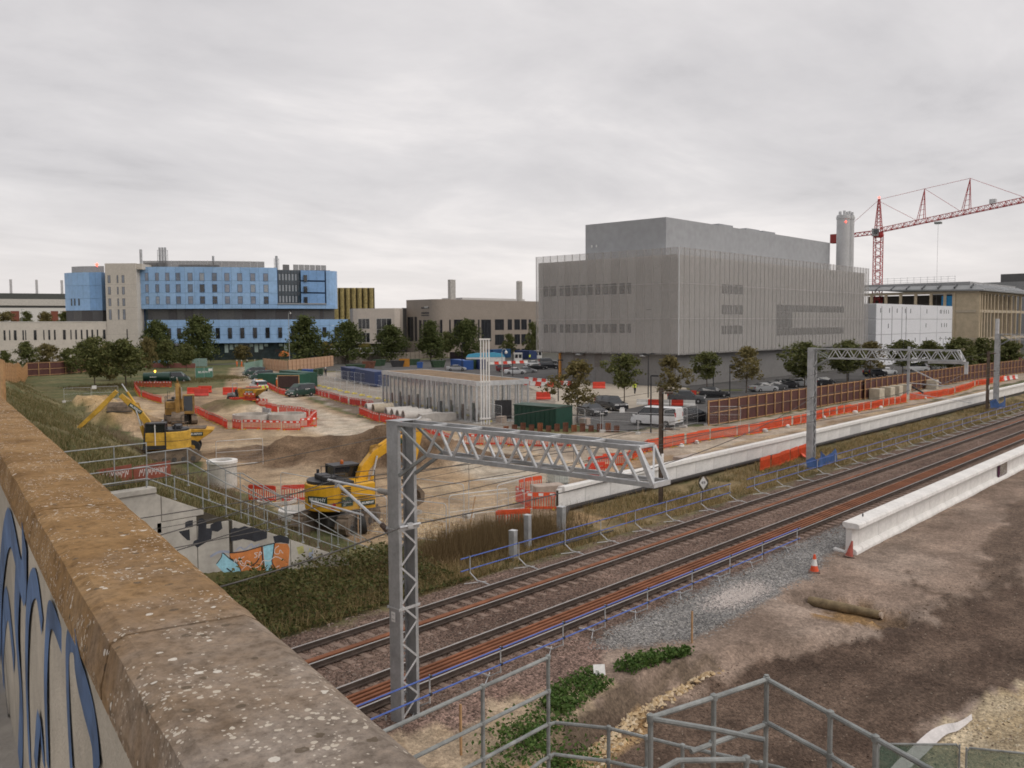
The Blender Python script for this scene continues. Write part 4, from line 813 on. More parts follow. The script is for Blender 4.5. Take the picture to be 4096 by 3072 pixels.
YN = 30.85; galv_m = mat('galvanised_mid', (.33, .345, .345), .6, .2, var=.25, scale=2)
railing('handrail', 'long galvanised handrail following the sloping top of the graffiti wall', [[(12.5, YN, 5.05), (14.9, YN, 5.05), (23.9, YN, .68), (25.6, YN, -.15)], [(12.5, YN, 4.62), (14.88, YN, 4.63), (23.45, YN, .43)]], [(14.85, YN, 5.06, 4.25)] + [(x, YN, 5.02 - (x - 14.95) * .486, 4.1 - (x - 15.1) * .478) for x in (15.9, 17.0, 17.95, 18.9, 19.75, 20.6, 21.4, 22.15, 22.85)] + [(23.6, YN - .15, .75, -.5)], .021, galv_m, knuckle=False)
YF = 32.2
railing('handrail', 'galvanised stair handrail behind the graffiti wall, bent down from a level landing', [[(15.55, YF, 5.34), (17.16, YF, 5.36), (18.75, YF, 4.31), (21.55, YF, 2.70)], [(15.0, YF, 4.85), (17.15, YF, 4.85), (18.73, YF, 3.8), (21.54, YF, 2.21)]], [(16.27, YF, 5.35, 4.0), (17.16, YF, 5.37, 3.9), (18.0, YF, 4.8, 3.2), (18.75, YF, 4.31, 2.8), (20.0, YF, 3.6, 2.2), (21.55, YF, 2.72, 1.2)], .021, galv_m, knuckle=False)
railing('handrail', 'upper galvanised handrail above the red boards at the parapet edge', [[(11.0, 32.2, 5.71), (15.54, 32.2, 5.72)], [(11.0, 32.2, 5.26), (15.54, 32.2, 5.26)]], [(14.33, 32.2, 5.73, 4.0), (15.54, 32.2, 5.74, 4.0), (12.4, 32.2, 5.72, 4.0)], .021, galv_m, knuckle=False)
railing('handrail', 'lower galvanised stair handrail ending in the scrub by the mesh panels', [[(19.35, 33.2, 4.0), (20.1, 33.2, 3.9), (22.2, 33.2, 2.5), (22.85, 33.2, 2.4), (24.8, 33.0, 1.0), (26.4, 32.6, -.1)], [(20.1, 33.2, 3.4), (22.2, 33.2, 1.98), (22.85, 33.2, 1.85), (25.6, 33, 0.0)]], [(20.0, 33.2, 3.95, 2.0), (21.1, 33.2, 3.25, 1.6), (22.15, 33.2, 2.55, 1.0), (22.85, 33.2, 2.42, .8), (23.85, 33.1, 1.72, .3), (24.8, 33.0, 1.02, 0), (25.6, 32.8, .4, -.3)], .021, galv_m, knuckle=False)
rb_m = mat('red_oxide_board', (.24, .07, .045), .8, var=.25, scale=1.5)
for (xa, xb, za, lab) in ((14.2, 15.56, 4.78, 'red oxide board with white scribble nearer the parapet'), (15.62, 17.12, 4.74, 'red oxide board with white scribble beside the stair rail')):
    b = MB(); b.prism([(0, 0), (xb - xa, .02), (xb - xa, .62), (0, .55)], 'y', -.02, .02); t = thing('red_board', lab, 'board', (xa, 33.5, za - .6), group='red boards by the stairs'); b.build('panel', rb_m, t)
    rg = random.Random(int(xa * 10))
    for k in range(7):
        x0 = .22 + k * (xb - xa - .35) / 7; v, f = strip(smoothpts([(x0, 0, .15), (x0 + .06, 0, .4), (x0 + .1, 0, .2 + rg.random() * .15), (x0 + .15, 0, .42)]), .022, (0, -1, 0), .024); q = MB(); q.add(v, f); q.build('scribble', wh_gr, t)

# ---------------------------------------------------------------- the two precast walls
def far_wall():
    t = thing('platform_wall', 'long white precast concrete wall with overhanging coping on far side of the tracks', 'wall', (38.4, 31, -.2))
    pb = MB(); pb.b2((.012, 0, 0), (2.458, .2, 1.06)); pm = pb.mesh('wall_panel', concrete_w)
    cb = MB(); cb.prism([(-.16, .93), (-.13, .93), (-.1, .9), (.3, .9), (.36, .93), (.38, 1.1), (.34, 1.16), (-.1, 1.2), (-.15, 1.16)], 'x', .008, 2.462); cm = cb.mesh('coping', concrete_w)
    pg = MB(); pg.b2((.012, -.004, 0), (2.458, .2, 1.06)); gm = pg.mesh('wall_panel', mat('concrete_panel_grey', (.60, .59, .575), .85, var=.06))
    for i in range(74):
        x = 2.47 * i; z = x * .0022; link('wall_panel', gm if i == 17 else pm, t, (x, 0, z)); link('coping', cm, t, (x + .35, 0, z))
    b = MB(); b.b2((0, .03, -.3), (183, .17, 1.0)); b.build('joint_core', mat('joint_shadow', (.07, .06, .045), .95), t)
    b = MB(); b.b2((-.05, -.1, -.35), (183, -.02, .0)); b.build('base_strip', steel_d, t)
far_wall()
b = MB(); b.tube((38.6, 30.6, -.18), (128, 30.6, -.1), .15, 12); o = b.build('black_pipe', mat('black_pipe', (.022, .018, .017), .55, var=.4), None, True); tag(o, 'long black pipe lying along the foot of the white wall', 'pipe')
def near_wall():
    t = thing('platform_wall', 'white precast wall with a stepped foot on near side of the tracks', 'wall', (39.5, 15.2, -.45))
    pb = MB(); pb.prism([(-.36, 0), (.22, 0), (.22, .2), (.15, .34), (.15, 1.3), (-.12, 1.3), (-.12, .42), (-.32, .32), (-.36, .26)], 'x', .012, 2.508); pm = pb.mesh('wall_panel', concrete_w)
    cb = MB(); cb.prism([(-.46, 1.3), (.12, 1.3), (.26, 1.42), (.28, 1.52), (.24, 1.57), (-.4, 1.54), (-.47, 1.48), (-.49, 1.34)], 'x', .008, 2.512); cm = cb.mesh('coping', concrete_w)
    for i in range(76):
        link('wall_panel', pm, t, (2.52 * i + .78, 0, 0)); link('coping', cm, t, (2.52 * i + .78, 0, .003))
    eb = MB(); eb.prism([(-.36, 0), (.22, 0), (.22, .2), (.15, .34), (.15, 1.3), (-.12, 1.3), (-.12, .42), (-.32, .32), (-.36, .26)], 'x', 0, .77); eb.build('wall_panel', concrete_w, t)
    eb = MB(); eb.prism([(-.46, 1.3), (.12, 1.3), (.26, 1.42), (.28, 1.52), (.24, 1.57), (-.4, 1.54), (-.47, 1.48), (-.49, 1.34)], 'x', -.1, .77); eb.build('coping', concrete_w, t, loc=(0, 0, .003))
    eb = MB(); eb.prism([(.22, 0), (.75, .08), (.75, .26), (.22, .16)], 'x', .1, .35); eb.build('toe', concrete_w, t)
    b = MB(); b.b2((.3, -.05, -.2), (190, .05, 1.25)); b.build('joint_core', mat('joint_shadow', (.07, .06, .045), .95), t)
    b = MB(); b.b2((39.5 + 1.5, 15.15, 1.13), (39.5 + 1.56, 15.2, 1.26)); o = b.build('lifting_eye', black_p); tag(o, 'small black bolt standing on the coping of the near white wall', 'bolt')
near_wall()

foil_m = mat('foil_sheet', (.5, .52, .5), .15, .9, var=.3, scale=4, bump=.9, bscale=6)
pan = thing('foil_panel', 'purple edged panel with crumpled silver foil on the near white wall', 'panel', (65.0, 15.04, .1))
b = MB(); b.b2((-1.0, -.06, -.2), (1.0, 0, .95)); b.build('frame', mat('purple_board', (.09, .02, .06), .6), pan)
b = MB(); b.b2((-.75, -.09, -.12), (1.04, -.06, .9)); b.build('foil', foil_m, pan)

# ---------------------------------------------------------------- buildings
def wb(mb, name, m, parent, smooth=False):
    o = parent.location if parent.parent is None else parent.parent.location
    mb.v = [(x - o[0], y - o[1], z - o[2]) for x, y, z in mb.v]; return mb.build(name, m, parent, smooth)
class Fac:
    """a facade: u metres along A->B, v height, d outwards; optional bulge(u)"""
    def __init__(s, A, B, bulge=None):
        s.A = Vector((*A, 0)); s.t = (Vector((*B, 0)) - s.A).normalized(); n = Vector((s.t.y, -s.t.x, 0)); s.n = n if n.dot(s.A) < 0 else -n; s.b = bulge or (lambda u: 0.0)
    def p(s, u, v, d): return s.A + s.t * u + s.n * (d + s.b(u)) + Vector((0, 0, v))
    def box(s, mb, u0, u1, v0, v1, d0, d1):
        vs = [s.p(u, v, d) for v in (v0, v1) for u, d in ((u0, d0), (u1, d0), (u1, d1), (u0, d1))]
        return mb.add(vs, [(3, 2, 1, 0), (4, 5, 6, 7), (0, 1, 5, 4), (1, 2, 6, 5), (2, 3, 7, 6), (3, 0, 4, 7)])
    def part(s, name, m, parent, *boxes):
        mb = MB()
        for q in boxes: s.box(mb, *q)
        return wb(mb, name, m, parent)
    def window(s, parent, u0, u1, v0, v1, pm, fm, d=.06, bars=0, hbar=False, fw=.09):
        mb = MB()
        for q in ((u0, u1, v0, v0 + fw), (u0, u1, v1 - fw, v1), (u0, u0 + fw, v0 + fw, v1 - fw), (u1 - fw, u1, v0 + fw, v1 - fw)): s.box(mb, *q, -.02, d)
        for i in range(bars): c = u0 + (u1 - u0) * (i + 1) / (bars + 1); s.box(mb, c - fw / 2, c + fw / 2, v0 + fw, v1 - fw, -.02, d - .005)
        if hbar: c = v0 + (v1 - v0) * .55; s.box(mb, u0 + fw, u1 - fw, c - fw / 2, c + fw / 2, -.02, d - .006)
        w = wb(mb, 'window', fm, parent); mb = MB(); s.box(mb, u0 + fw * .5, u1 - fw * .5, v0 + fw * .5, v1 - fw * .5, -.02, .015); wb(mb, 'pane', pm, w); return w
rnd = random.Random(11)
win_d = glass('window_dark', (.022, .024, .028), .08); win_m = mat('window_blind', (.25, .27, .32), .35, var=.25, scale=.3, spec=.6); win_l = mat('window_lit_blind', (.33, .36, .40), .4, var=.2); win_n = glass('window_sky', (.12, .15, .2), .05); fr_d = mat('frame_dark', (.035, .038, .045), .5); fr_b = mat('frame_blue', (.06, .13, .27), .5); fr_w = mat('frame_white', (.62, .6, .56), .6)

# --- grey laboratory block behind metal mesh
mesh_m = mat('metal_mesh', (.40, .385, .37), .6, .0, var=.04, scale=.3, alpha=.30)
lab_in = mat('lab_inner_wall', (.60, .58, .555), .8, var=.06, scale=.2); lab_base = mat('lab_base_cladding', (.20, .195, .19), .7, .0, var=.08, scale=.4)
pent_m = mat('lab_penthouse', (.33, .34, .355), .7, .0, var=.04, scale=.1)
lab = thing('laboratory_building', 'large grey mesh clad laboratory block with a plain set back top storey', 'building', (125.7, 76.5, -.3))
LX, LY, LX2, LY2 = 125.7, 76.5, 207.7, 106.6
b = MB(); b.b2((LX + .7, LY + .7, 5.2), (LX2 - .7, LY2, 21.3)); wb(b, 'inner_wall', lab_in, lab)
b = MB(); b.b2((LX + 1.2, LY + 1.2, -.3), (LX2 - 1.2, LY2 - 4.5, 5.2)); wb(b, 'ground_storey', lab_base, lab)
b = MB(); b.b2((LX + .05, LY + .05, 5.02), (LX2 - .05, LY2, 5.19)); wb(b, 'soffit', lab_base, lab)
b = MB(); b.b2((131, 82.3, 21.3), (199.5, 99.3, 28.05)); wb(b, 'set_back_storey', pent_m, lab)
n = 18; st = (LY2 - LY) / n; pb = MB(); pb.b2((0, .02, 0), (.05, st - .02, 17.4)); pm = pb.mesh('mesh_panel', mesh_m); fb = MB(); fb.b2((-.012, -.03, 0), (.1, .03, 17.42)); fm = fb.mesh('mullion', mat('mullion', (.36, .35, .335), .6))
mm = [pm, pm.copy(), pm.copy()]
for k_, c_ in ((1, (.37, .355, .34)), (2, (.425, .41, .395))): mm[k_].materials[0] = mat('metal_mesh_%d' % k_, c_, .6, .0, var=.05, scale=.3, alpha=.30)
for z_ in (10.9, 16.6): b = MB(); b.b2((LX - .01, LY - .01, z_), (LX + .1, LY2, z_ + .06)); b.b2((LX + .1, LY - .012, z_), (LX2, LY + .1, z_ + .06)); wb(b, 'joint_rail', mat('mullion', (.36, .35, .335), .6), lab)
for i in range(n): link('mesh_panel', mm[i * 7 % 3], lab, (0, st * i, 5.3)); link('mullion', fm, lab, (0, st * (i + 1), 5.29))
n2 = 49; st2 = (LX2 - LX) / n2; pb = MB(); pb.b2((.02, 0, 0), (st2 - .02, .05, 17.4)); pm2 = pb.mesh('mesh_panel', mesh_m); fb = MB(); fb.b2((-.03, -.012, 0), (.03, .1, 17.42)); fm2 = fb.mesh('mullion', mat('mullion', (.36, .35, .335), .6))
for i in range(n2):
    sk = Matrix.Rotation(R(-1.2), 4, 'Z'); link('mesh_panel', pm2, lab, (st2 * i, 0, 5.3)).rotation_euler = (0, 0, R(.5 if i % 2 else -.4)); link('mullion', fm2, lab, (st2 * (i + 1), 0, 5.29))
b = MB(); b.b2((LX - .06, LY - .06, 5.0), (LX + .06, LY + .06, 22.45)); wb(b, 'corner_post', galv_l, lab)
FL = Fac((LX + .7, LY2), (LX + .7, LY)); FR = Fac((LX + .7, LY + .7), (LX2, LY + .7))
for v0, v1 in ((15.2, 17.0), (8.6, 10.1)):
    for u0, u1 in ((1.3, 2.2), (2.6, 4.1), (5.0, 5.8), (6.1, 7.4), (7.7, 9.1), (9.4, 10.8), (11.1, 12.3), (12.9, 14.0), (14.4, 15.7), (16.0, 17.4), (18.1, 19.1), (19.5, 20.4)): FL.window(lab, u0, u1, v0, v1, win_d, fr_d)
for v0, v1 in ((15.3, 16.9), (11.7, 13.3), (8.2, 9.7)):
    for k in range(4): FR.window(lab, 14.6 + k * 2.0, 16.2 + k * 2.0, v0, v1, win_d, fr_d)
for v0, v1 in ((12.3, 13.6), (7.7, 9.1)):
    for k in range(14): FR.window(lab, 36 + k * 2.35, 38.1 + k * 2.35, v0, v1, win_d, fr_d)
for k in range(3): FR.window(lab, 36 + k * 2.35, 38.1 + k * 2.35, 9.2, 12.2, win_d, fr_d)
FB = Fac((LX + 1.2, LY2 - 4.5), (LX + 1.2, LY + 1.2))
FB.part('door', mat('door_grey', (.20, .20, .20), .5), lab, (6.5, 8.0, -.3, 2.4, 0, .06)); FB.part('vent', fr_d, lab, (12.6, 14.4, 3.4, 5.0, 0, .06)); FB.part('cladding_band', mat('lab_base_warm', (.17, .155, .145), .6, .2), lab, (3.2, 6.0, -.3, 5.15, 0, .04), (7.9, 9.4, 2.6, 5.15, 0, .05)) 
for u in (5.0, 18.5):
    b = MB(); p = FB.p(u, 4.75, .6); b.lathe([(.05, .25), (.5, .18), (.75, .02), (.6, -.12), (.1, -.18)], 12, p); wb(b, 'wall_lamp', galv_l, lab, True)
F2 = Fac((131, 99.3), (131, 82.3))
for u in (1.4, 2.4): F2.part('vent', white_paint, lab, (u, u + .18, 23.9, 24.3, 0, .1))
for x in (152, 163, 170):
    b = MB(); b.b2((x, 84, 28.05), (x + 5.5, 90, 28.75)); wb(b, 'roof_unit', pent_m, lab)
b = MB(); b.b2((LX + .9, LY2 - 4.9, -.3), (LX + 1.25, LY2 - 4.5, 5.0)); wb(b, 'orange_column', mat('orange_paint', (.55, .25, .06), .6), lab)
for i, (x, y, r, zt, lab_) in enumerate(((201.6, 80.2, 1.42, 34.2, 'left and nearer of the two grey chimney stacks on the laboratory roof'), (206.6, 80.9, 1.2, 34.6, 'right and farther of the two grey chimney stacks on the laboratory roof'))):
    t = thing('chimney_stack', lab_, 'chimney', (x, y, 21), group='laboratory chimney stacks')
    b = MB(); b.lathe([(r, 0), (r, zt - 21 - .9), (r + .12, zt - 21 - .85), (r + .12, zt - 21 - .35), (r, zt - 21 - .3), (r, zt - 21)], 24); b.build('shell', mat('stack_grey', (.48, .485, .49), .5, .0, var=.06, scale=.4), t, True)
    for k in range(5):
        a = k * 1.2566; b = MB(); b.tube((math.cos(a) * r * .6, math.sin(a) * r * .6, zt - 21 - .05), (math.cos(a) * r * .6, math.sin(a) * r * .6, zt - 21 + .75 + .2 * (k % 2)), .3, 10); b.build('flue', galv_l, t, True)
    if i == 0: b = MB(); b.lathe([(.05, -.18), (.18, 0), (.05, .18)], 8, (-r * .75, -r * .72, zt - 21 - 1.6)); b.build('warning_light', emis('red_lamp', (1, .05, .03), 6), t)

# --- hospital
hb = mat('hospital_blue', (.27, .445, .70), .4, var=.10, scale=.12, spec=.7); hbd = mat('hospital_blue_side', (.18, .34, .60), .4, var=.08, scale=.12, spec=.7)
hbe = mat('hospital_beige', (.56, .515, .46), .85, var=.06, scale=.3); hgr = mat('hospital_louvre', (.085, .083, .085), .6, .2, var=.12, scale=.25); hbk = mat('backing_dark', (.05, .09, .18), .7)
gl_b = glass('curtain_glass', (.05, .085, .11), .08); scr = mat('roof_screen', (.24, .235, .23), .6, .3, alpha=.62)
hosp = thing('hospital_building', 'blue panelled hospital with a curved front, grey louvre band and beige stair tower', 'building', (128.8, 274.3, -.3))
bul = lambda u: 5.0 * max(-.6, 1 - ((u - 24) / 33) ** 2)
H = Fac((128.80, 274.26), (178.10, 237.68), bul)
def curved(name, m, u0, u1, v0, v1, d0, d1, nseg, gap=0.0):
    st = (u1 - u0) / nseg
    for i in range(nseg): H.part(name, m, hosp, (u0 + st * i + gap, u0 + st * (i + 1) - gap, v0, v1, d0, d1))
curved('core_wall', hbk, .6, 61, -.3, 28.2, -20, -1.2, 1)
rows = [(15.75, 17.0), (17.06, 20.6), (20.66, 24.4), (24.46, 28.6)]
hv = [hb, mat('hospital_blue_b', (.25, .42, .67), .35, var=.1, scale=.1, spec=.7), mat('hospital_blue_c', (.29, .465, .71), .45, var=.1, scale=.1, spec=.7)]
for v0, v1 in rows:
    for i in range(16): H.part('cladding_panel', rnd.choice(hv), hosp, (.525 + 2.75 * i, .475 + 2.75 * (i + 1), v0, v1, -1, 0))
H.part('backing', hbk, hosp, *[(.6 + i * 2.75, .6 + (i + 1) * 2.75, 15.8, 28.5, -1.1, -.05) for i in range(16)])
us = [2.4, 5.2, 8.2, 11.2, 14.3, 17.8, 21.3, 25.0, 28.7, 32.5, 36.4, 40.3]
for r_i, (v0, v1) in enumerate(((24.3, 26.8), (20.8, 23.3), (17.2, 19.6))):
    for i, u in enumerate(us): w = .9 + .6 * min(1, i / 5); dark = (r_i == 1 and i in (6, 7)) or (r_i == 2 and i in (6, 7, 11)); H.window(hosp, u, u + w, v0, v1, win_d if dark else rnd.choice((win_m, win_m, win_l, win_n)), fr_b, hbar=(r_i == 2))
# recessed glass corner and right wing
curved('glass_wall', gl_b, 44.6, 51.6, 17.6, 27.9, -2.2, -2.0, 3)
for k in range(8): H.part('mullion', fr_d, hosp, (44.6 + k * .98, 44.72 + k * .98, 17.6, 27.9, -2.0, -1.85))
for v in (20.0, 23.5, 27.0): curved('spandrel', mat('spandrel_glass', (.09, .11, .13), .2), 44.6, 51.6, v, v + 1.1, -2.0, -1.9, 3)
for v in (17.8, 21.3, 24.8): [H.part('blind', win_l, hosp, (44.9 + k * 1.0, 45.4 + k * 1.0, v, v + 2, -2.02, -1.93)) for k in range(6)]
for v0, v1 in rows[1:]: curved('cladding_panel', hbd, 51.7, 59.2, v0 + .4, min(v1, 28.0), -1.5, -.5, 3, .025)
curved('ledge', mat('ledge_grey', (.30, .31, .33), .6), 44.5, 59.6, 17.1, 17.5, -1, .3, 4)
for v in (25.0, 21.4, 18.0): H.window(hosp, 52.6, 53.7, v - .6, v + 1.5, win_d, fr_d, d=-.4)
curved('cladding_panel', hb, 44.5, 62.2, 15.75, 17.1, -1, 0, 6, .025)
b = MB(); c0 = H.p(59.6, 0, -4.2)
arc = [(c0 + H.t * (math.sin(a) * 3.6) + H.n * (math.cos(a) * 3.6)) for a in [i * math.pi / 10 for i in range(8)]]
for i in range(7):
    q = MB(); p, p2 = arc[i], arc[i + 1]; q.add([(p.x, p.y, 15.75), (p2.x, p2.y, 15.75), (p2.x, p2.y, 28.0), (p.x, p.y, 28.0), *[(c0.x, c0.y, z) for z in (15.75, 28.0)]], [(0, 1, 2, 3), (0, 4, 1), (3, 2, 5)]); wb(q, 'cladding_panel', hb, hosp)
# louvre band, lower blue band, ground floor glazing
cols = [hgr, mat('louvre_b', (.10, .097, .095), .6, .2), mat('louvre_c', (.07, .065, .066), .6, .2)]
u = 5.6
while u < 62: w = rnd.choice((1.2, 2.4, 3.8, 5)); H.part('louvre_panel', rnd.choice(cols), hosp, (u, min(u + w, 62.2) - .06, 12.2, 15.75, -1.5, -1)); u += w
H.part('glass_wall', gl_b, hosp, (2.0, 5.6, 5.0, 15.7, -2.5, -2.2))
for v0, v1 in ((5.0, 7.6), (7.66, 10.2), (10.26, 12.3)): curved('cladding_panel', hb, 5.3, 66.5, v0, v1, -1.2, -.2, 20, .025)
for u in (11.2, 14.2, 25.7, 29.3, 33.0, 36.8, 40.6, 44.4, 58.2, 62.0, 21.8, 18.2, 48.4, 53): H.window(hosp, u, u + 1.25, 6.5, 9.8, win_d, fr_b, d=-.1)
curved('glazing', glass('shopfront_glass', (.03, .045, .05), .1), 5.3, 62, -.3, 4.9, -2.2, -2.0, 6)
for k in range(28): H.part('blind', mat('green_blind', (.38, .47, .44), .6, var=.15), hosp, (19.0 + k * 1.5, 20.1 + k * 1.5, 2.0 + .9 * (k % 3), 4.6, -2.0, -1.95)) if k not in (4, 5, 10, 15, 16) else None
curved('canopy', mat('canopy_grey', (.18, .18, .19), .6), 3, 17, 4.4, 5.1, -1.6, .8, 3)
H.part('letter_h_sign', fr_w, hosp, (11.4, 11.62, 5.4, 6.3, -.15, -.05), (12.05, 12.27, 5.4, 6.3, -.15, -.05), (11.62, 12.05, 5.75, 5.95, -.15, -.06))
# roof plant screens and flues
for i in range(17): H.part('roof_screen', scr, hosp, (3.8 + i * 2.16, 5.85 + i * 2.16, 28.5, 30.8, -5.1, -5.0)); H.part('screen_post', scr, hosp, (3.74 + i * 2.16, 3.84 + i * 2.16, 28.5, 30.9, -5.0, -4.9))
for i in range(6): H.part('roof_screen', scr, hosp, (49.3 + i * 1.75, 50.95 + i * 1.75, 27.8, 30.0, -4.1, -4.0))
H.part('plant_room', mat('plant_grey', (.19, .185, .18), .7), hosp, (4, 10.5, 28.3, 30.2, -9, -5.4), (14, 26, 28.3, 29.8, -12, -8), (46, 48, 28, 30, -7, -5))
def flue(u, v0, v1, r, k, frame=True):
    for i in range(k):
        b = MB(); p = H.p(u + i * .85, 0, -8); b.tube((p.x, p.y, v0), (p.x, p.y, v1), r, 10); wb(b, 'flue', galv, hosp, True)
    if frame:
        b = MB(); 
        for uu in (u - .7, u + (k - 1) * .85 + .7):
            p = H.p(uu, 0, -8); b.bar((p.x, p.y, v0), (p.x, p.y, v1 - .8), .1, .1)
        for v in (v1 - 1, v1 - 2.6): a_, b_ = H.p(u - .7, v, -8), H.p(u + (k - 1) * .85 + .7, v, -8); b.bar(a_, b_, .08, .08)
        wb(b, 'flue_frame', galv_d, hosp)
flue(8.4, 28.3, 35.2, .34, 3); flue(2.6, 28, 34.6, .42, 1, False); flue(24.6, 28.3, 32.6, .36, 1, False); flue(44.0, 28, 32.9, .42, 1)
# stair tower
T = Fac((120.76, 274.62), (128.10, 266.84))
T.part('tower_wall', hbe, hosp, (.7, 10.0, -.3, 29.5, -10, 0)); T.part('tower_wall', hbe, hosp, (10.0, 11.7, 27.7, 29.4, -10, -.5))
for v0, v1 in ((23.6, 25.9), (20.1, 22.4), (16.6, 18.9), (12.5, 15.6)):
    for u, w in ((1.5, .75), (4.2, .42), (5.7, .75)): T.window(hosp, u, u + w, v0, v1, win_m, fr_d, fw=.06)
T.window(hosp, 6.6, 6.9, 6.4, 9.6, win_d, fr_d, fw=.05)
for v in (8.0, 12.3, 16.1, 19.6, 23.1): T.part('panel_joint', mat('joint_beige', (.36, .33, .29), .9), hosp, (.7, 10.0, v, v + .05, 0, .004))
W = Fac((94.33, 282.68), (121.53, 274.28))
W.part('low_wing', hbe, hosp, (-14, 28.6, -.3, 11.8, -12, 0)); W.part('parapet_cap', fr_w, hosp, (-14, 28.6, 11.8, 12.0, -12, .1))
for u, w in ((.8, .5), (2.2, .3), (3.4, .7), (5.6, .35), (6.3, .25), (8.5, .75), (11.0, .3), (12.3, .5), (13.8, .45), (16.2, .75), (18.2, .3), (19.5, .45), (21.0, .45), (22.5, .5), (23.9, .5), (25.4, .4), (27.1, .75)): W.window(hosp, u, u + w, 6.6, 9.5, win_d, fr_d, fw=.06)
# blue drum on the left
D = Fac((115.14, 289.98), (123.31, 280.06), lambda u: 3.2 * (1 - ((u - 9) / 8.5) ** 2) if u < 9 else 3.2)
for k, (v0, v1, m) in enumerate(((15.4, 19.0, hb), (19.05, 23.0, hb), (23.05, 27.0, hb))):
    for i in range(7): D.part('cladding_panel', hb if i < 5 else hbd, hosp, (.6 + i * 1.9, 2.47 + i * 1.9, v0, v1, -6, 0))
for i in range(4): D.part('louvre_panel', cols[i % 3], hosp, (.7 + i * 3.3, 3.95 + i * 3.3, 11.9, 15.4, -6, -.1))
for i in range(8): D.part('roof_screen', scr, hosp, (2.6 + i * 1.4, 3.95 + i * 1.4, 27.0, 29.0, -2.1, -2.0))
for u in (3.3, 4.6, 6.2): D.window(hosp, u, u + .5, 16.9, 19.0, win_d, fr_d, fw=.05)
b = MB(); p = D.p(11.6, 29.4, -2); b.lathe([(.05, -.5), (.42, -.1), (.42, .2), (.05, .5)], 10, p); wb(b, 'warning_light', emis('red_lamp', (1, .05, .03), 6), hosp)

# --- buildings left and behind
wl = thing('office_building', 'long white building with dark roof bands beyond the hospital at left', 'building', (136.1, 407.9, -.3))
Lf = Fac((136.12, 407.89), (159.76, 399.22)); wm = mat('render_white', (.66, .64, .61), .8, var=.04)
Lf.part('wall', wm, wl, (-25, 36, -.3, 18.6, -15, 0)); Lf.part('band', mat('band_dark', (.09, .09, .085), .6), wl, (-25, 36, 18.6, 19.6, -15, -.5)); Lf.part('upper_wall', mat('render_cream', (.55, .52, .48), .8), wl, (-25, 36, 19.6, 22.3, -15, 0)); Lf.part('roof', mat('roof_dark', (.085, .09, .085), .6), wl, (-25, 36, 22.3, 24.7, -15, -.3))
for u, w in ((4.1, 3.1), (19.0, 2.8), (23.6, 1.6)): Lf.part('brick_bay', mat('brick_red', (.22, .075, .05), .9), wl, (u, u + w, 12, 17.3, 0, .06))
for u in (.8, 9.4, 11.0, 5.2): Lf.window(wl, u, u + .8, 14.8, 16.2, win_d, fr_d, d=.1)
for u in (3.9, 13.6, 23.3): Lf.part('mast', mat('mast_pale', (.5, .49, .49), .7), wl, (u, u + 1.0, 24.7, 30.8, -8, -7.2))
gd = thing('gold_clad_building', 'gold striped building of rounded ribs between hospital and beige block', 'building', (231.2, 307.85, -.3))
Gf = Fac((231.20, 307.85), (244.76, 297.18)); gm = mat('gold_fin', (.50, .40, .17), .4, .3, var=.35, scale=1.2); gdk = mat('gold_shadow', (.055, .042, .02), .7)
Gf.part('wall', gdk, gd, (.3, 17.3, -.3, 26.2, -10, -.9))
for k in range(7):
    u = .6 + k * 2.42
    for j in range(26): 
        b = MB(); p = Gf.p(u + .75, 13.0 + j * .51, -.8); b.lathe([(.95, 0), (1.0, .2), (.95, .36)], 10, p); wb(b, 'gold_fin', gm, gd, True)
bg = thing('office_building', 'beige metal clad block with rounded corners left of the brown building', 'building', (183.87, 237.05, -.3))
Bf = Fac((183.87, 237.05), (193.74, 223.79), lambda u: -2.2 * max(0, (2.6 - u) / 2.6) ** 2 - 1.5 * max(0, (u - 15.5) / 2) ** 2); bm_ = mat('beige_metal', (.55, .485, .425), .45, .1, var=.05, scale=.3); brd = mat('brown_metal_dark', (.06, .05, .045), .5, .3)
for i in range(11): Bf.part('wall_panel', bm_, bg, (.1 + i * 1.55, .1 + (i + 1) * 1.55, 4.3, 15.8, -8, 0))
Bf.part('ground_storey', brd, bg, (.1, 17.2, -.3, 4.3, -8, -.5)); Bf.part('link_wall', brd, bg, (17.0, 26, -.3, 16.0, -9, -4))
Bf.window(bg, 3.4, 7.3, 9.1, 12.5, win_d, fr_w, bars=2); Bf.window(bg, 3.4, 7.3, 4.6, 7.9, win_d, fr_w, bars=2); Bf.window(bg, 9.5, 14.6, 4.5, 12.5, win_d, fr_w, bars=2, hbar=True)
br = thing('office_building', 'brown metal clad building with a rounded corner and two roof chimneys', 'building', (200, 212, -.3))
bro = mat('brown_metal', (.30, .255, .215), .45, .1, var=.06, scale=.25)
BX, BY = 200.0, 211.6; cr = 3.0; cpts = [(BX + cr - cr * math.cos(a), BY + cr - cr * math.sin(a)) for a in [i * math.pi / 2 / 8 for i in range(9)]]
b = MB(); b.prism([(BX, BY + 14.8)] + cpts + [(BX + 60, BY), (BX + 60, BY + 14.8)], 'z', -.3, 18.6); wb(b, 'wall', bro, br)
BL = Fac((BX, BY + 14.8), (BX, BY + cr)); BR = Fac((BX + cr, BY), (BX + 60, BY))
for u, w, v0, v1 in ((.6, 2.8, 4.9, 13.0), (4.0, 1.2, 4.9, 13.0), (6.2, 1.2, 4.8, 11.9), (8.2, 1.3, 4.8, 11.9), (10.2, 1.0, 4.8, 11.9)): BL.window(br, u, u + w, v0, v1, win_d, fr_d, bars=1 if w > 2 else 0)
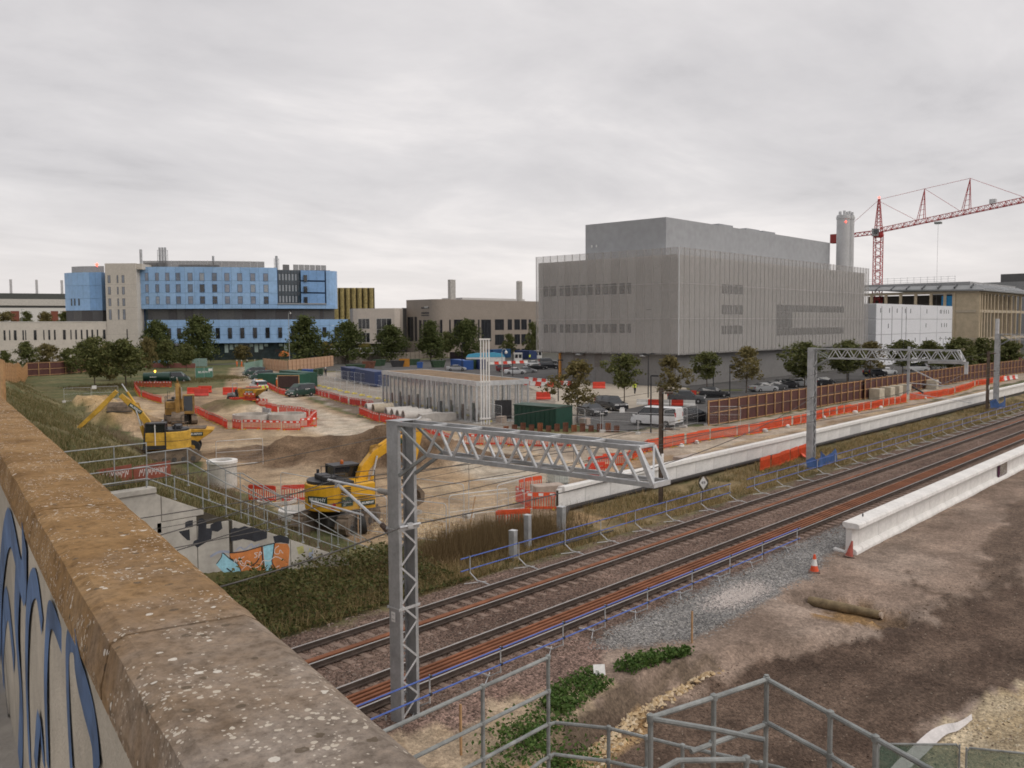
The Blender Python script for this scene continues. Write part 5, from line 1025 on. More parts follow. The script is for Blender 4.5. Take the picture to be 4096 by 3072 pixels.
for u, w, v0, v1 in ((-1.6, .9, 4.6, 11.9), (2.4, .7, 4.6, 12), (4.6, 3.6, 4.6, 12), (10.8, 3.4, 4.6, 12), (16.0, .7, 4.6, 12), (17.6, 4.8, 4.6, 12)): BR.window(br, u, u + w, v0, v1, win_d, fr_d, bars=2 if w > 3 else 0)
for u, w in ((24.4, 4.6), (31, 2.2), (34.5, 3), (38.2, 3), (42.3, 1.2)):
    for v0, v1 in ((8.4, 12.1), (3.2, 6.8), (-.2, 1.6)): BR.window(br, u, u + w, v0, v1, win_d, fr_d, bars=1)
b = MB(); b.b2((214, 214, 18.6), (246, 224, 19.4)); wb(b, 'roof_edge', mat('roof_pale', (.55, .54, .53), .6), br)
b = MB(); b.b2((208, 213.5, 18.6), (210.4, 214.7, 25.2)); wb(b, 'chimney', mat('chimney_pale', (.47, .45, .42), .5, .2), br); b = MB(); b.lathe([(1.1, 0), (1.1, 7.0), (.8, 7.3)], 14, (243, 214, 18.6)); wb(b, 'chimney', mat('chimney_pale', (.47, .45, .42), .5, .2), br, True)
text('NHS', .9, tuple(Vector((BX - .06, 216.6, 16.0)) - br.location), (R(90), 0, R(-90)), white_paint, br, depth=.02)
for z, s in ((15.6, .5), (13.9, .55), (13.2, .4)):
    b = MB()
    for k in range(9): b.b2((BX - .05, 215.4 + k * .42, z), (BX - .01, 215.68 + k * .42, z + s))
    wb(b, 'lettering', fr_d, br)

# --- white modular cabins, three storeys
mc = thing('modular_cabins', 'stack of white modular cabins right of the grey laboratory', 'building', (217, 78, -.3)); cw = mat('cabin_white', (.72, .73, .76), .5, var=.03, scale=.3); cg = mat('cabin_end_shaded', (.50, .51, .53), .5, var=.05)  # end walls are the same white, with their shade put into a greyer colour
MF = Fac((217, 78), (277, 78)); ML = Fac((217, 86), (217, 78))
for r_i in range(4):
    v0 = -.3 + r_i * 3.75
    for c0, c1 in ((0, 32), (32.15, 46), (46.15, 60)): MF.part('cabin', cw, mc, (c0, c1 - .12, v0, v0 + 3.68, -7.8, 0))
    ML.part('end_wall', cg, mc, (.1, 7.9, v0 + .15, v0 + 3.5, 0, .05)); ML.window(mc, 3.9, 5.3, v0 + 1.3, v0 + 2.6, win_d, fr_w, d=.12)
    for u in ((2.6, 8.6, 14.0, 20, 24, 37, 48.5, 49.5, 52, 54, 56) if r_i == 3 else (8, 36.5, 50, 52.5, 54.5) if r_i == 2 else (28, 37, 49, 54)): MF.part('slot_window', fr_d, mc, (u, u + .35, v0 + 1.5, v0 + 2.6, 0, .04))
for u in (3.4, 10.5, 17.6, 20.8): MF.part('downpipe', mat('pipe_grey', (.45, .45, .46), .5), mc, (u, u + .12, 2, 14, 0, .12))

# --- timber framed building under construction
tf = thing('timber_frame_building', 'timber framed building under construction with a dark roof behind the white cabins', 'building', (290, 74.3, -.3)); tw = mat('glulam', (.52, .43, .30), .8, var=.12, scale=.5); rfd = mat('roof_sheet', (.25, .26, .265), .6, .0, var=.12); slab = mat('frame_slab', (.48, .41, .31), .8)
TX, TY = 290.0, 74.3
TL = Fac((TX, TY + 36), (TX, TY)); TR = Fac((TX, TY), (TX + 56, TY))
TL.part('clad_wall', tw, tf, (29.0, 35.4, -.3, 19.0, -.6, -.2)); 
for v in (4.6, 12.9, 18.6): TL.part('beam', slab, tf, (0, 35.9, v, v + .8, -.6, 0)); TR.part('beam', slab, tf, (.1, 56, v, v + .8, -.6, .02))
for u in (0, 4, 8.5, 13, 17.5, 22, 26, 28.5, 35.2): TL.part('column', tw, tf, (u, u + .8, -.3, 19, -.5, .12))
for u in (0.1, 2.2, 5.2, 8.4, 12, 16, 20.5, 25.5, 31, 37, 43, 49.5): TR.part('column', tw, tf, (u, u + .75, -.3, 19, -.5, .14))
TL.part('inner_wall', mat('inner_dark', (.10, .09, .08), .9), tf, (0, 35.5, -.3, 18.6, -9, -8.6)); TR.part('inner_wall', mat('inner_warm', (.25, .2, .15), .9), tf, (.8, 56, -.3, 18.6, -4, -3.6))
for k in range(5): TR.part('blue_glazing', mat('glazing_blue', (.05, .07, .12), .3), tf, (3 + k * 3.2, 5 + k * 3.2, 5.4, 12.7, -.9, -.8))
TL.part('scaffold_sheet', mat('blue_sheet', (.02, .20, .42), .6), tf, (25.4, 28.5, 13.6, 18.0, -.3, -.1)); TL.part('glazing', mat('glazing_blue', (.05, .07, .12), .3), tf, (24.6, 28.4, 5.4, 12.6, -.9, -.8))
rp_ = [(TX - 1.5, TY + 37, 20.6), (TX - 1.5, TY - 1.5, 19.6), (TX + 3.5, TY + 2.5, 21.1), (TX + 3.5, TY + 37, 21.6)]
b = MB(); b.add(rp_ + [(x, y, z - .4) for x, y, z in rp_], [(0, 1, 2, 3), (7, 6, 5, 4), (0, 4, 5, 1), (1, 5, 6, 2), (2, 6, 7, 3), (3, 7, 4, 0)]); wb(b, 'roof', rfd, tf)
b = MB(); rq = [(TX - 1.5, TY - 1.5, 19.62), (TX + 58, TY - 1.5, 19.6), (TX + 58, TY + 2.5, 21.3), (TX + 3.5, TY + 2.5, 21.1)]; b.add(rq + [(x, y, z - .4) for x, y, z in rq], [(0, 1, 2, 3), (7, 6, 5, 4), (0, 4, 5, 1), (1, 5, 6, 2), (2, 6, 7, 3), (3, 7, 4, 0)]); wb(b, 'roof', rfd, tf)
for k in range(8): b = MB(); b.bar((TX - 1.6, TY + 2 + k * 4.6, 20.3), (TX + 3.0, TY + 2.5 + k * 4.6, 21.4), .3, .5); wb(b, 'roof_fin', mat('roof_fin', (.06, .065, .07), .5), tf)
for k in range(11):
    b = MB(); b.bar((TX + 1 + k * 5, TY - 1.6, 19.9), (TX + 5 + k * 5, TY + 2.6, 21.5), .25, .3); wb(b, 'solar_slat', galv_l, tf)
b = MB(); b.b2((TX + 5, TY + 4, 21.2), (TX + 60, TY + 40, 22.3)); wb(b, 'upper_roof', mat('roof_grey', (.36, .365, .37), .6), tf)
sc_ = thing('roof_edge_scaffold', 'thin scaffold guard rail along the roof of the timber framed building', 'scaffold', (TX + 4, TY + 8, 22))
b = MB()
for k in range(15): b.tube((0, k * 2.0, -.6), (0, k * 2.0, 2.2), .05, 5)
for z in (.6, 1.3, 2.0): b.tube((0, 0, z), (0, 28, z), .04, 5)
b.build('guard_rail', galv, sc_)
db = thing('dark_roofed_building', 'dark flat roofed block rising behind the timber frame at right edge', 'building', (420, 85, -.3)); b = MB(); b.b2((0, -60, 0), (50, 14.7, 30.4)); b.build('wall', mat('far_dark', (.10, .10, .10), .7), db); b = MB(); b.b2((-40, -90, 0), (-.1, 30, 25.5)); b.build('lower_block', mat('far_grey', (.27, .275, .28), .7), db)

# --- tower crane
cr_m = mat('crane_red', (.45, .045, .045), .5, var=.15)
CXp, CYp = 297.0, 106.6
cr_t = thing('tower_crane', 'red lattice tower crane with a long jib rising over the timber building', 'crane', (CXp, CYp, -.3))
def lattice(name, p, q, w, n, r, tri=False, up=(0, 0, 1)):
    """square (or triangular) lattice girder from p to q as one welded part"""
    b = MB(); P, Q, d, sd, u, l = b.frame(p, q, up); cs = [(-1, -1), (1, -1), (1, 1), (-1, 1)] if not tri else [(-1, -.6), (1, -.6), (0, 1)]
    pt = lambda t, c: P + d * (l * t) + sd * (c[0] * w / 2) + u * (c[1] * w / 2)
    for c in cs: b.bar(pt(0, c), pt(1, c), r * 1.6, r * 1.6)
    for i in range(n):
        for k in range(len(cs)):
            a, c = cs[k], cs[(k + 1) % len(cs)]
            b.bar(pt(i / n, a), pt((i + .5) / n, c), r, r); b.bar(pt((i + .5) / n, c), pt((i + 1) / n, a), r, r)
            if i % 2 == 0: b.bar(pt(i / n, a), pt(i / n, c), r, r)
    return b.build(name, cr_m, cr_t)
lattice('mast', (0, 0, 0), (0, 0, 38.5), 2.3, 17, .13)
jd = Vector((-.3, -.954, 0)); J = lambda d, z=0: jd * d + Vector((0, 0, 39.6 + max(0, d) * .087 + z))
lattice('jib', J(1.2, .4), J(66, .4), 1.7, 32, .11, True)
lattice('counter_jib', jd * -1.2 + Vector((0, 0, 39.6)), jd * -17.5 + Vector((0, 0, 39.4)), 1.2, 9, .1)
b = MB(); b.box(jd * -17 + Vector((0, 0, 38.9)), (2.6, 2.6, 3.0)); b.build('counterweight', mat('counterweight', (.30, .05, .045), .7), cr_t)
b = MB(); b.lathe([(1.5, 0), (1.7, .6), (1.5, 1.6)], 12, (0, 0, 37.9)); b.build('slew_ring', cr_m, cr_t)
b = MB(); 
for a, c in ((-1, -1), (1, -1), (1, 1), (-1, 1)): b.bar((a * 1.0, c * 1.0, 39.5), (a * .2, c * .2, 50.2), .2, .2)
for k in range(8):
    z = 40.5 + k * 1.2; w = 1.0 - .8 * (z - 39.5) / 10.7
    for a, c, e, f in ((-1, -1, 1, -1), (1, -1, 1, 1), (1, 1, -1, 1), (-1, 1, -1, -1)): b.bar((a * w, c * w, z), (e * w, f * w, z), .1, .1); b.bar((a * w, c * w, z), (e * (w - .09), f * (w - .09), z + 1.2), .08, .08)
b.build('cat_head', cr_m, cr_t)
b = MB(); b.lathe([(.05, -.35), (.35, 0), (.05, .35)], 8, (0, 0, 50.7)); b.build('warning_light', emis('red_lamp', (1, .05, .03), 6), cr_t)
b = MB(); sv = Vector((-jd.y, jd.x, 0)); b.box(-sv * 1.9 + jd * .3 + Vector((0, 0, 39.4)), (1.6, 1.8, 2.4)); b.build('cab', mat('cab_grey', (.35, .36, .36), .4), cr_t); b = MB(); b.box(-sv * 2.2 + jd * .9 + Vector((0, 0, 39.6)), (1.3, 1.3, 1.3)); b.build('cab_window', car_glass, cr_t)
for d_, h_, w_ in ((15.2, 9.9, 1.3), (29.9, 9.7, 1.5)):
    b = MB(); o1 = J(d_ - 1.2, .9); o2 = J(d_ + 1.2, .9); tp = J(d_ + 1.0, .4 + h_)
    for s in (-.5, .5): b.bar(o1 + sv * s, tp, .14, .14); b.bar(o2 + sv * s, tp, .16, .16)
    for k in range(1, 6): b.bar(o1.lerp(tp, k / 6), o2.lerp(tp, k / 6), .1, .1)
    b.build('pendant_tower', cr_m, cr_t)
cb = lambda z: Vector((0, 0, z))
for i, (a, c) in enumerate(((cb(50), jd * -15 + cb(40.2)), (cb(49.5), J(13.6, 1.2)), (cb(50), J(16.2, 10.3)), (J(16.2, 10.3), J(28, 1.2)), (J(16.2, 10.3), J(30.9, 10.1)), (J(30.9, 10.1), J(47, 1.2)))):
    b = MB(); b.tube(a, c, .06, 5); b.build('tie_bar', cr_m, cr_t)
b = MB(); b.box(J(21, -1.0), (1.8, 1.8, .6)); b.build('trolley', galv_d, cr_t); b = MB(); b.tube(J(21, -1.2), J(21, -26), .035, 4); b.build('hoist_rope', galv_d, cr_t)
b = MB(); b.box(J(38, 1.9), (1.6, 1.6, 1.3)); b.build('jib_basket', galv_l, cr_t)

# ---------------------------------------------------------------- trees and plants
def leaf_mat(name, cols):
    m = rand_mat(name, cols, .7); nt = m.node_tree; N, L = nt.nodes, nt.links; b = N['Principled BSDF']
    tr = N.new('ShaderNodeBsdfTranslucent'); mx = N.new('ShaderNodeMixShader'); mx.inputs[0].default_value = .22
    src = b.inputs['Base Color'].links[0].from_socket; L.new(src, tr.inputs[0]); out = N['Material Output']; L.new(b.outputs[0], mx.inputs[1]); L.new(tr.outputs[0], mx.inputs[2]); L.new(mx.outputs[0], out.inputs[0]); return m
leaf_dk = leaf_mat('leaf_dark', [(.05, .068, .02), (.085, .105, .032), (.125, .14, .05), (.07, .088, .028)])
leaf_md = leaf_mat('leaf_mid', [(.07, .085, .028), (.115, .13, .042), (.165, .165, .062), (.09, .105, .036)])
leaf_br = leaf_mat('leaf_brownish', [(.115, .10, .04), (.175, .15, .06), (.23, .185, .08), (.14, .12, .045)])
leaf_ye = leaf_mat('leaf_yellow', [(.16, .13, .03), (.24, .19, .05), (.12, .11, .03)])
bark = mat('bark', (.11, .085, .065), .95, var=.35, scale=6)
def tree_meshes(seed, h, w, shape, nclump, nleaf, ls, lm, trunk_r, base):
    rg = np.random.RandomState(seed); b = MB(); tips = []
    lean = rg.uniform(-.03, .03, 2); top = (lean[0] * h, lean[1] * h, h * .8)
    b.tube((0, 0, -.2), (top[0] * .4, top[1] * .4, h * .4), trunk_r, 7, trunk_r * .72); b.tube((top[0] * .4, top[1] * .4, h * .4), top, trunk_r * .72, 6, trunk_r * .2)
    cs = []
    for i in range(nclump):
        t = rg.rand() ** .85; z = base + (1 - base) * t
        env = {'cone': (1 - t) ** .75 * .96 + .06, 'egg': math.sin(math.pi * (.27 + .71 * t)) ** .8 * rg.uniform(.82, 1.15), 'round': math.sqrt(max(.04, 1 - (2 * t - 1) ** 2))}[shape]
        a = rg.rand() * 6.283; r = w / 2 * env * math.sqrt(rg.rand()) * rg.uniform(.75, 1.12) * (1 + .2 * math.sin(2 * a + seed) + .16 * math.sin(3 * a + seed * 2 + 5 * t)); c = np.array([r * math.cos(a) + top[0] * t, r * math.sin(a) + top[1] * t, h * z]); cs.append((c, env))
        if i % 3 == 0:
            zz = max(h * base * .7, c[2] - r * .9 - .2); b.tube((top[0] * zz / h, top[1] * zz / h, zz), tuple(c), trunk_r * .22, 4, trunk_r * .06)
    V = []; nl = nclump * nleaf; k = 0
    C_ = np.repeat(np.array([c for c, e in cs]), nleaf, 0); cr_ = w * rg.uniform(.06, .15, nclump); CR = np.repeat(cr_, nleaf)[:, None]
    P = C_ + np.clip(rg.normal(0, .6, (nl, 3)), -1.25, 1.25) * CR * np.array([1, 1, .75])
    d1 = rg.normal(0, 1, (nl, 3)); d1 /= np.linalg.norm(d1, axis=1)[:, None]; d2 = np.cross(d1, rg.normal(0, 1, (nl, 3))); d2 /= np.linalg.norm(d2, axis=1)[:, None] + 1e-9
    s = ls * rg.uniform(.6, 1.3, (nl, 1)); V = np.stack([P - d1 * s, P + d2 * s * .55, P + d1 * s, P - d2 * s * .55], 1).reshape(-1, 3)
    F = (np.arange(nl)[:, None] * 4 + np.arange(4)[None]).tolist(); me = bpy.data.meshes.new('crown'); me.from_pydata(V.tolist(), [], F); me.materials.append(lm); me.update()
    return b.mesh('trunk', bark), me
PROTO = {}
def tree(kind, label, x, y, h, w, rz, group, name='tree', z=None):
    t = thing(name, label, 'tree', (x, y, gz(x, y) if z is None else z), rz, group); tm, cm, h0, w0 = PROTO[kind]
    for nm, me in (('trunk', tm), ('crown', cm)): o = link(nm, me, t); o.scale = (w / w0, w / w0, h / h0)
for k, a in dict(d1=(1, 11, 9.5, 'egg', 130, 46, .30, leaf_dk, .16, .14), d2=(2, 11, 9.5, 'egg', 130, 46, .30, leaf_dk, .16, .12), d3=(3, 11, 9, 'cone', 120, 46, .30, leaf_dk, .16, .12), m1=(4, 7, 5, 'egg', 90, 46, .2, leaf_md, .09, .3), m2=(5, 7, 5.5, 'round', 95, 46, .2, leaf_md, .09, .28),
                 b1=(6, 6.3, 4, 'egg', 60, 42, .17, leaf_br, .07, .3), b2=(7, 6.3, 4, 'round', 70, 44, .17, leaf_md, .07, .36), s1=(8, 6, 6, 'round', 80, 42, .26, leaf_br, .08, .1), s2=(9, 7, 6, 'egg', 80, 42, .26, leaf_md, .1, .12), y1=(10, 4.5, 4.6, 'round', 50, 40, .22, leaf_ye, .07, .1)).items():
    tm, cm = tree_meshes(*a); PROTO[k] = (tm, cm, a[1], a[2])
rnd = random.Random(21)
HR = [('d1', 116.3, 233, 11.6, 10.2), ('d2', 126.2, 228.3, 12.7, 11.9), ('d3', 142.7, 203.3, 12.3, 12.6), ('d2', 153.2, 197.8, 11, 11.5), ('d1', 168.2, 197.2, 10.0, 10.8), ('d3', 179.1, 192.4, 11.0, 11), ('d1', 187.3, 185.8, 11.6, 9.4)]
HL = ['dark green tree leftmost of the row before the blue hospital', 'dark green tree second from left in the row before the hospital', 'dark pyramid shaped tree right of the tall lamp post before the hospital', 'dark tree in front of the right end of the blue hospital', 'dark tree in front of the beige block', 'dark tree in front of the brown building corner', 'dark tree rightmost of the row before the brown building']
for (k, x, y, h, w), l in zip(HR, HL): tree(k, l, x, y, h, w, rnd.uniform(0, 6), 'trees along the hospital road', z=-.3)
for k, x, y, h, w, l in (('s1', 159.6, 257, 5.6, 5.5, 'small brownish bush before the hospital glazing'), ('y1', 173.5, 235, 5.2, 5.6, 'yellowing small tree behind the timber hoarding'), ('y1', 177.9, 220.8, 4.8, 5.0, 'yellow small tree before the beige block'), ('s2', 213, 182, 10.6, 5, 'slim green tree half hidden by the left edge of the laboratory'), ('s1', 150, 246, 4.5, 5, 'low brownish bush left of the tall lamp post'), ('m2', 196, 203, 8, 6, 'mid green tree against the brown building'), ('s2', 225, 203, 7, 5.5, 'lean green tree before the window grid of the brown building')):
    tree(k, l, x, y, h, w, rnd.uniform(0, 6), 'small trees near the hospital', z=-.3)
tree('m2', 'left of two bushy trees at the top of the grass bank', 66.6, 156, 8.4, 6.4, 1.0, 'trees at the grass bank'); tree('m1', 'right of two bushy trees at the top of the grass bank', 71.1, 154, 8.0, 7.2, 2.0, 'trees at the grass bank'); tree('s1', 'brownish tree behind the two bushy trees at the grass bank', 78, 176, 6.8, 5.2, 3.0, 'trees at the grass bank')
CP = [('b1', 74, 57.2, 6.4, 4.6, 'loose brownish tree behind the green steel box'), ('b2', 97.6, 67.6, 6.2, 4.6, 'round green tree before the laboratory door'), ('b1', 94.5, 58.7, 6.2, 3.9, 'slim brownish tree behind the brown steel mast'), ('b2', 122.2, 69.3, 5.8, 4.8, 'small green tree before the laboratory corner'), ('b1', 121.5, 62.4, 6.6, 5.6, 'brownish green tree right of the laboratory corner'), ('m2', 137.5, 60.5, 7, 7.0, 'dense green tree left of the far gantry mast'), ('m2', 154.8, 60.4, 7, 7.0, 'dense tree just right of the far gantry mast'), ('b1', 162.1, 59.1, 6.7, 6, 'brownish tree under the far gantry boom, left one'), ('b2', 175.2, 57.8, 6.8, 6.2, 'green tree under the middle of the far gantry boom'), ('m1', 186, 56.1, 6.5, 6.4, 'green tree under the tip of the far gantry boom'), ('s2', 196, 53.8, 6.8, 7.6, 'bushy tree right of the white cabins'), ('m2', 204.1, 51.6, 6.7, 6.8, 'bushy tree left of the distant gantry mast'), ('s2', 213.2, 48.9, 6.2, 8.0, 'bushy tree at the right edge behind the hoarding')]
for k, x, y, h, w, l in CP: tree(k, l, x, y, h, w, rnd.uniform(0, 6), 'car park trees')
LB = ['tree at the far left in front of the low beige wing', 'second tree from left before the low beige wing', 'third tree from left before the low beige wing', 'fourth tree from left before the low beige wing', 'fifth tree from left before the low beige wing', 'sixth tree from left before the low beige wing', 'seventh tree from left before the low beige wing', 'eighth tree from left before the low beige wing', 'ninth tree from left before the low beige wing', 'tree at the foot of the beige stair tower']
for i, l in enumerate(LB):
    a = R(71.4 - i * 1.06); r = 225 + 9 * (i % 3); tree(('s2', 'm1', 's1', 's2', 'm2')[i % 5], l, r * math.cos(a), r * math.sin(a), 5.2 + (i * 37 % 10) * .26, 3.7 + (i * 13 % 7) * .3, i * 1.3, 'trees before the low beige wing', z=-.3)
for i in range(5):
    a = R(71.2 - i * .95); r = 355; tree('s2' if i % 2 else 's1', ['roof level tree leftmost before the white building', 'roof level tree second from left before the white building', 'roof level tree in the middle before the white building', 'roof level tree fourth from left before the white building', 'roof level dark tree beside the blue drum'][i], r * math.cos(a), r * math.sin(a), 6.5, 5.5, i, 'trees before the white building', z=9.0)

def blades(name, label, P, h, w, m, seed, cat='grass', nb=3, lean=.35):
    rg = np.random.RandomState(seed); n = len(P); Z = ground_z(P[:, 0], P[:, 1]); B = np.stack([P[:, 0], P[:, 1], Z - .03], 1); B = np.repeat(B, nb, 0); n *= nb
    B[:, :2] += rg.normal(0, w * 1.6, (n, 2)); a = rg.rand(n) * 6.283; d = np.stack([np.cos(a), np.sin(a), np.zeros(n)], 1); hh = h * rg.uniform(.5, 1.25, (n, 1)); ln = np.stack([rg.normal(0, lean, n), rg.normal(0, lean, n), np.ones(n)], 1)
    V = np.stack([B - d * w / 2, B + d * w / 2, B + ln * hh], 1).reshape(-1, 3); me = bpy.data.meshes.new(name); me.from_pydata(V.tolist(), [], (np.arange(n)[:, None] * 3 + np.arange(3)[None]).tolist()); me.materials.append(m); me.update()
    return tag(link(name, me), label, cat, kind='stuff')
def leaves(name, label, P, zoff, ls, m, seed, cat='plants'):
    rg = np.random.RandomState(seed); n = len(P); Z = ground_z(P[:, 0], P[:, 1]); C_ = np.stack([P[:, 0], P[:, 1], Z + zoff], 1)
    d1 = rg.normal(0, 1, (n, 3)); d1[:, 2] *= .6; d1 /= np.linalg.norm(d1, axis=1)[:, None]; d2 = np.cross(d1, rg.normal(0, 1, (n, 3))); d2 /= np.linalg.norm(d2, axis=1)[:, None] + 1e-9; s = ls * rg.uniform(.6, 1.3, (n, 1))
    V = np.stack([C_ - d1 * s, C_ + d2 * s * .6, C_ + d1 * s, C_ - d2 * s * .6], 1).reshape(-1, 3); me = bpy.data.meshes.new(name); me.from_pydata(V.tolist(), [], (np.arange(n)[:, None] * 4 + np.arange(4)[None]).tolist()); me.materials.append(m); me.update()
    return tag(link(name, me), label, cat, kind='stuff')
dry_m = leaf_mat('dry_grass', [(.28, .195, .09), (.37, .27, .135), (.44, .335, .18), (.22, .17, .07), (.15, .135, .05)]); gr_m = leaf_mat('bank_grass', [(.085, .09, .032), (.13, .125, .05), (.19, .16, .075), (.25, .195, .10), (.105, .105, .04)]); wd_m = leaf_mat('weed_leaf', [(.04, .085, .018), (.075, .14, .03), (.13, .19, .055), (.055, .11, .024)]); br_m = leaf_mat('bramble_leaf', [(.045, .058, .017), (.075, .088, .026), (.115, .115, .038), (.15, .12, .05), (.06, .072, .021)])
rg = np.random.RandomState(31)
def samp(n, f):
    P = f(n); return P
def verge(n):
    x = 24 + 110 * rg.rand(n) ** 1.7; y = rg.uniform(25.05, 30.3, n); d = fbm(x, y, .35, 3); k = (d > .42) & ~((x < 39) & (y > 28) & (d < .58)); return np.stack([x, y], 1)[k]
blades('verge_grass', 'dry golden grass on the verge between track and white wall', verge(15000), .38, .035, dry_m, 32)
def verge2(n):
    x = 24 + 110 * rg.rand(n) ** 1.7; y = rg.uniform(25.0, 30.0, n); d = fbm(x + 50, y, .5, 3); k = d > .56; return np.stack([x, y], 1)[k]
blades('verge_green', 'greener grass clumps on the verge between track and white wall', verge2(9000), .28, .04, gr_m, 33)
def bank(n):
    y = 31.2 + 150 * rg.rand(n) ** 1.6; toe = .272 * y + 15.0; x = toe - 1.0 + 2.2 * rg.normal(0, .5, n) - (19 * rg.rand(n) ** .8); k = x > .272 * y - 1; return np.stack([x, y], 1)[k]
blades('bank_grass', 'long rough grass covering the bridge approach embankment', bank(26000), .36, .05, gr_m, 34)
def toe_(n):
    y = 31.5 + 60 * rg.rand(n) ** 1.2; x = .272 * y + 14.6 + rg.normal(0, .9, n) ; return np.stack([x, y], 1)
blades('dead_weeds', 'dead reddish weeds along the toe of the embankment', toe_(1500), .6, .022, leaf_mat('dead_weed', [(.18, .13, .085), (.24, .18, .13), (.15, .10, .065)]), 35)
def scrub(n):
    x = rg.uniform(11, 26.8, n); y = rg.uniform(24.9, 30.5, n); k = (x < 24.5 + (y - 25) * .1 + fbm(x, y, .6, 2)); return np.stack([x, y], 1)[k]
S = scrub(15000); zb = .12 + 2.6 * fbm(S[:, 0], S[:, 1], .7, 3) ** 1.7 * sst(24.8, 26.8, S[:, 1]) * rg.rand(len(S)) ** .6 * (.75 + .5 * sst(24, 18, S[:, 0])); leaves('bramble_scrub', 'dark bramble scrub below the graffiti wall', S, zb, .075, br_m, 36)
blades('scrub_grass', 'dry grass stems among the bramble scrub', scrub(2200), .7, .02, dry_m, 37)
def tall(n):
    x = rg.normal(30.6, 2.6, n); y = rg.normal(29.0, 1.1, n); k = (y < 30.8) & (y > 26.2); return np.stack([x, y], 1)[k]
blades('tall_dead_grass', 'tall dead grass and teasels behind the grey steel posts', tall(3000), 1.05, .022, leaf_mat('dead_stem', [(.10, .07, .035), (.17, .12, .06), (.24, .17, .09)]), 38, lean=.22)
def patch(n): 
    x = rg.uniform(17.9, 24.0, n); yb = np.interp(x, BANK_X, BANK_Y); y = yb + .15 + 1.15 * rg.rand(n) * np.interp(x, [17.9, 19, 22, 24], [.7, 1.1, .85, .3]); k = fbm(x, y, 1.2, 2) > .36; return np.stack([x, y], 1)[k]
Pp = patch(4200); leaves('leafy_weeds', 'low green leafy weeds on top of the earth bank', Pp, .04 + .26 * rg.rand(len(Pp)), .06, wd_m, 39)
def patch2(n): return np.stack([rg.normal(16.5, .75, n), rg.normal(13.85, .55, n)], 1)
Pp = patch2(2200); leaves('leafy_weeds', 'green leafy weeds behind the three rail handrail', Pp, .02 + .42 * rg.rand(len(Pp)) ** 1.5, .06, wd_m, 40)
def patch3(n): return np.concatenate([np.stack([rg.normal(13.6, .12, n), rg.normal(13.9, .12, n)], 1), np.stack([rg.normal(14.6, .2, n), rg.normal(13.55, .18, n)], 1), np.stack([rg.normal(18.2, .2, n), rg.normal(15.1, .15, n)], 1)])
Pp = patch3(160); leaves('leafy_weeds', 'three small green weed tufts on the pale sand beside the gantry foot', Pp, .02 + .2 * rg.rand(len(Pp)), .05, wd_m, 41)
def hedge(n):
    x = rg.uniform(62, 100, n); y = 153 + (x - 62) * .35 + rg.normal(0, 3.5, n); return np.stack([x, y], 1)
blades('roadside_grass', 'rough green grass beyond the spoil heaps', hedge(3000), .5, .1, gr_m, 42)

# ---------------------------------------------------------------- sheets of paving
sheet('car_park', [(69, 50.3), (82, 45.6), (240, 46.6), (240, 75.5), (127.5, 75.5), (112, 66), (84, 60.6), (78.5, 61), (74.5, 57.6)], -.22, tarmac)
sheet('forecourt', [(80.5, 61.2), (84, 60.7), (112, 66.1), (126, 75.3), (127.5, 100), (118, 104), (96, 78), (81, 66)], -.216, paving)
sheet('service_yard', [(127.2, 101), (200, 140), (200, 205), (150, 180), (118, 140), (104, 112)], -.218, tarmac)
def ordn(i): return ['first', 'second', 'third', 'fourth', 'fifth', 'sixth', 'seventh', 'eighth', 'ninth', 'tenth', 'eleventh', 'twelfth', '13th', '14th', '15th', '16th', '17th', '18th', '19th', '20th', '21st', '22nd', '23rd', '24th', '25th', '26th', '27th', '28th', '29th', '30th'][i] if i < 30 else '%dth' % (i + 1)

# ---------------------------------------------------------------- plastic pedestrian barriers
def barrier_panel(w=1.86, h=.98):
    b = MB(); t = .05
    b.b2((-w / 2 + .02, -t / 2, .06), (w / 2 - .02, t / 2, .2)); b.b2((-w / 2 + .02, -t / 2, h - .24), (w / 2 - .02, t / 2, h - .03)); b.b2((-w / 2 + .12, -t / 2, h - .03), (w / 2 - .12, t / 2, h))
    n = 12
    for i in range(n + 1):
        x = -w / 2 + .05 + i * (w - .1) / n; b.b2((x - .024, -t / 2 + .005, .2), (x + .024, t / 2 - .005, h - .24))
    return b
bar_me = {k: barrier_panel().mesh('panel', m) for k, m in dict(o=orange_pl, r=red_pl, d=red_pl2).items()}
_fb = MB(); _fb.b2((-.05, -.28, 0), (.05, .28, .05)); _fb.b2((-.03, -.05, .05), (.03, .05, .12)); foot_me = _fb.mesh('foot', mat('yellow_foot', (.60, .42, .05), .6))
_fb = MB(); _fb.b2((-.13, -.031, 0), (.13, .031, .15)); refl_me = _fb.mesh('reflector', white_paint)
def barrier(kind, x, y, rz, label, group, refl=False, z=None, lean=0.0, feet=True):
    t = thing('barrier', label, 'barrier', (x, y, gz(x, y) if z is None else z), rz, group); t.rotation_euler.x = lean
    link('panel', bar_me[kind], t)
    if feet:
        for s in (-.7, .7): link('foot', foot_me, t, (s, 0, 0))
    if refl:
        for s in (-.62, 0, .62): link('reflector', refl_me, t, (s, 0, .78))
    return t
def barrier_line(kind, pts, phrase, group, refl=False, step=1.97, seed=1, jit=.04):
    rg = random.Random(seed); P = along(pts, step)
    for i, (p, a) in enumerate(P):
        q = (p[0] + math.cos(a) * step / 2, p[1] + math.sin(a) * step / 2)
        barrier(kind, q[0], q[1] + rg.uniform(-.06, .06), a + rg.uniform(-jit, jit), ordn(i) + ' ' + phrase, group, refl, lean=rg.uniform(-.03, .03))
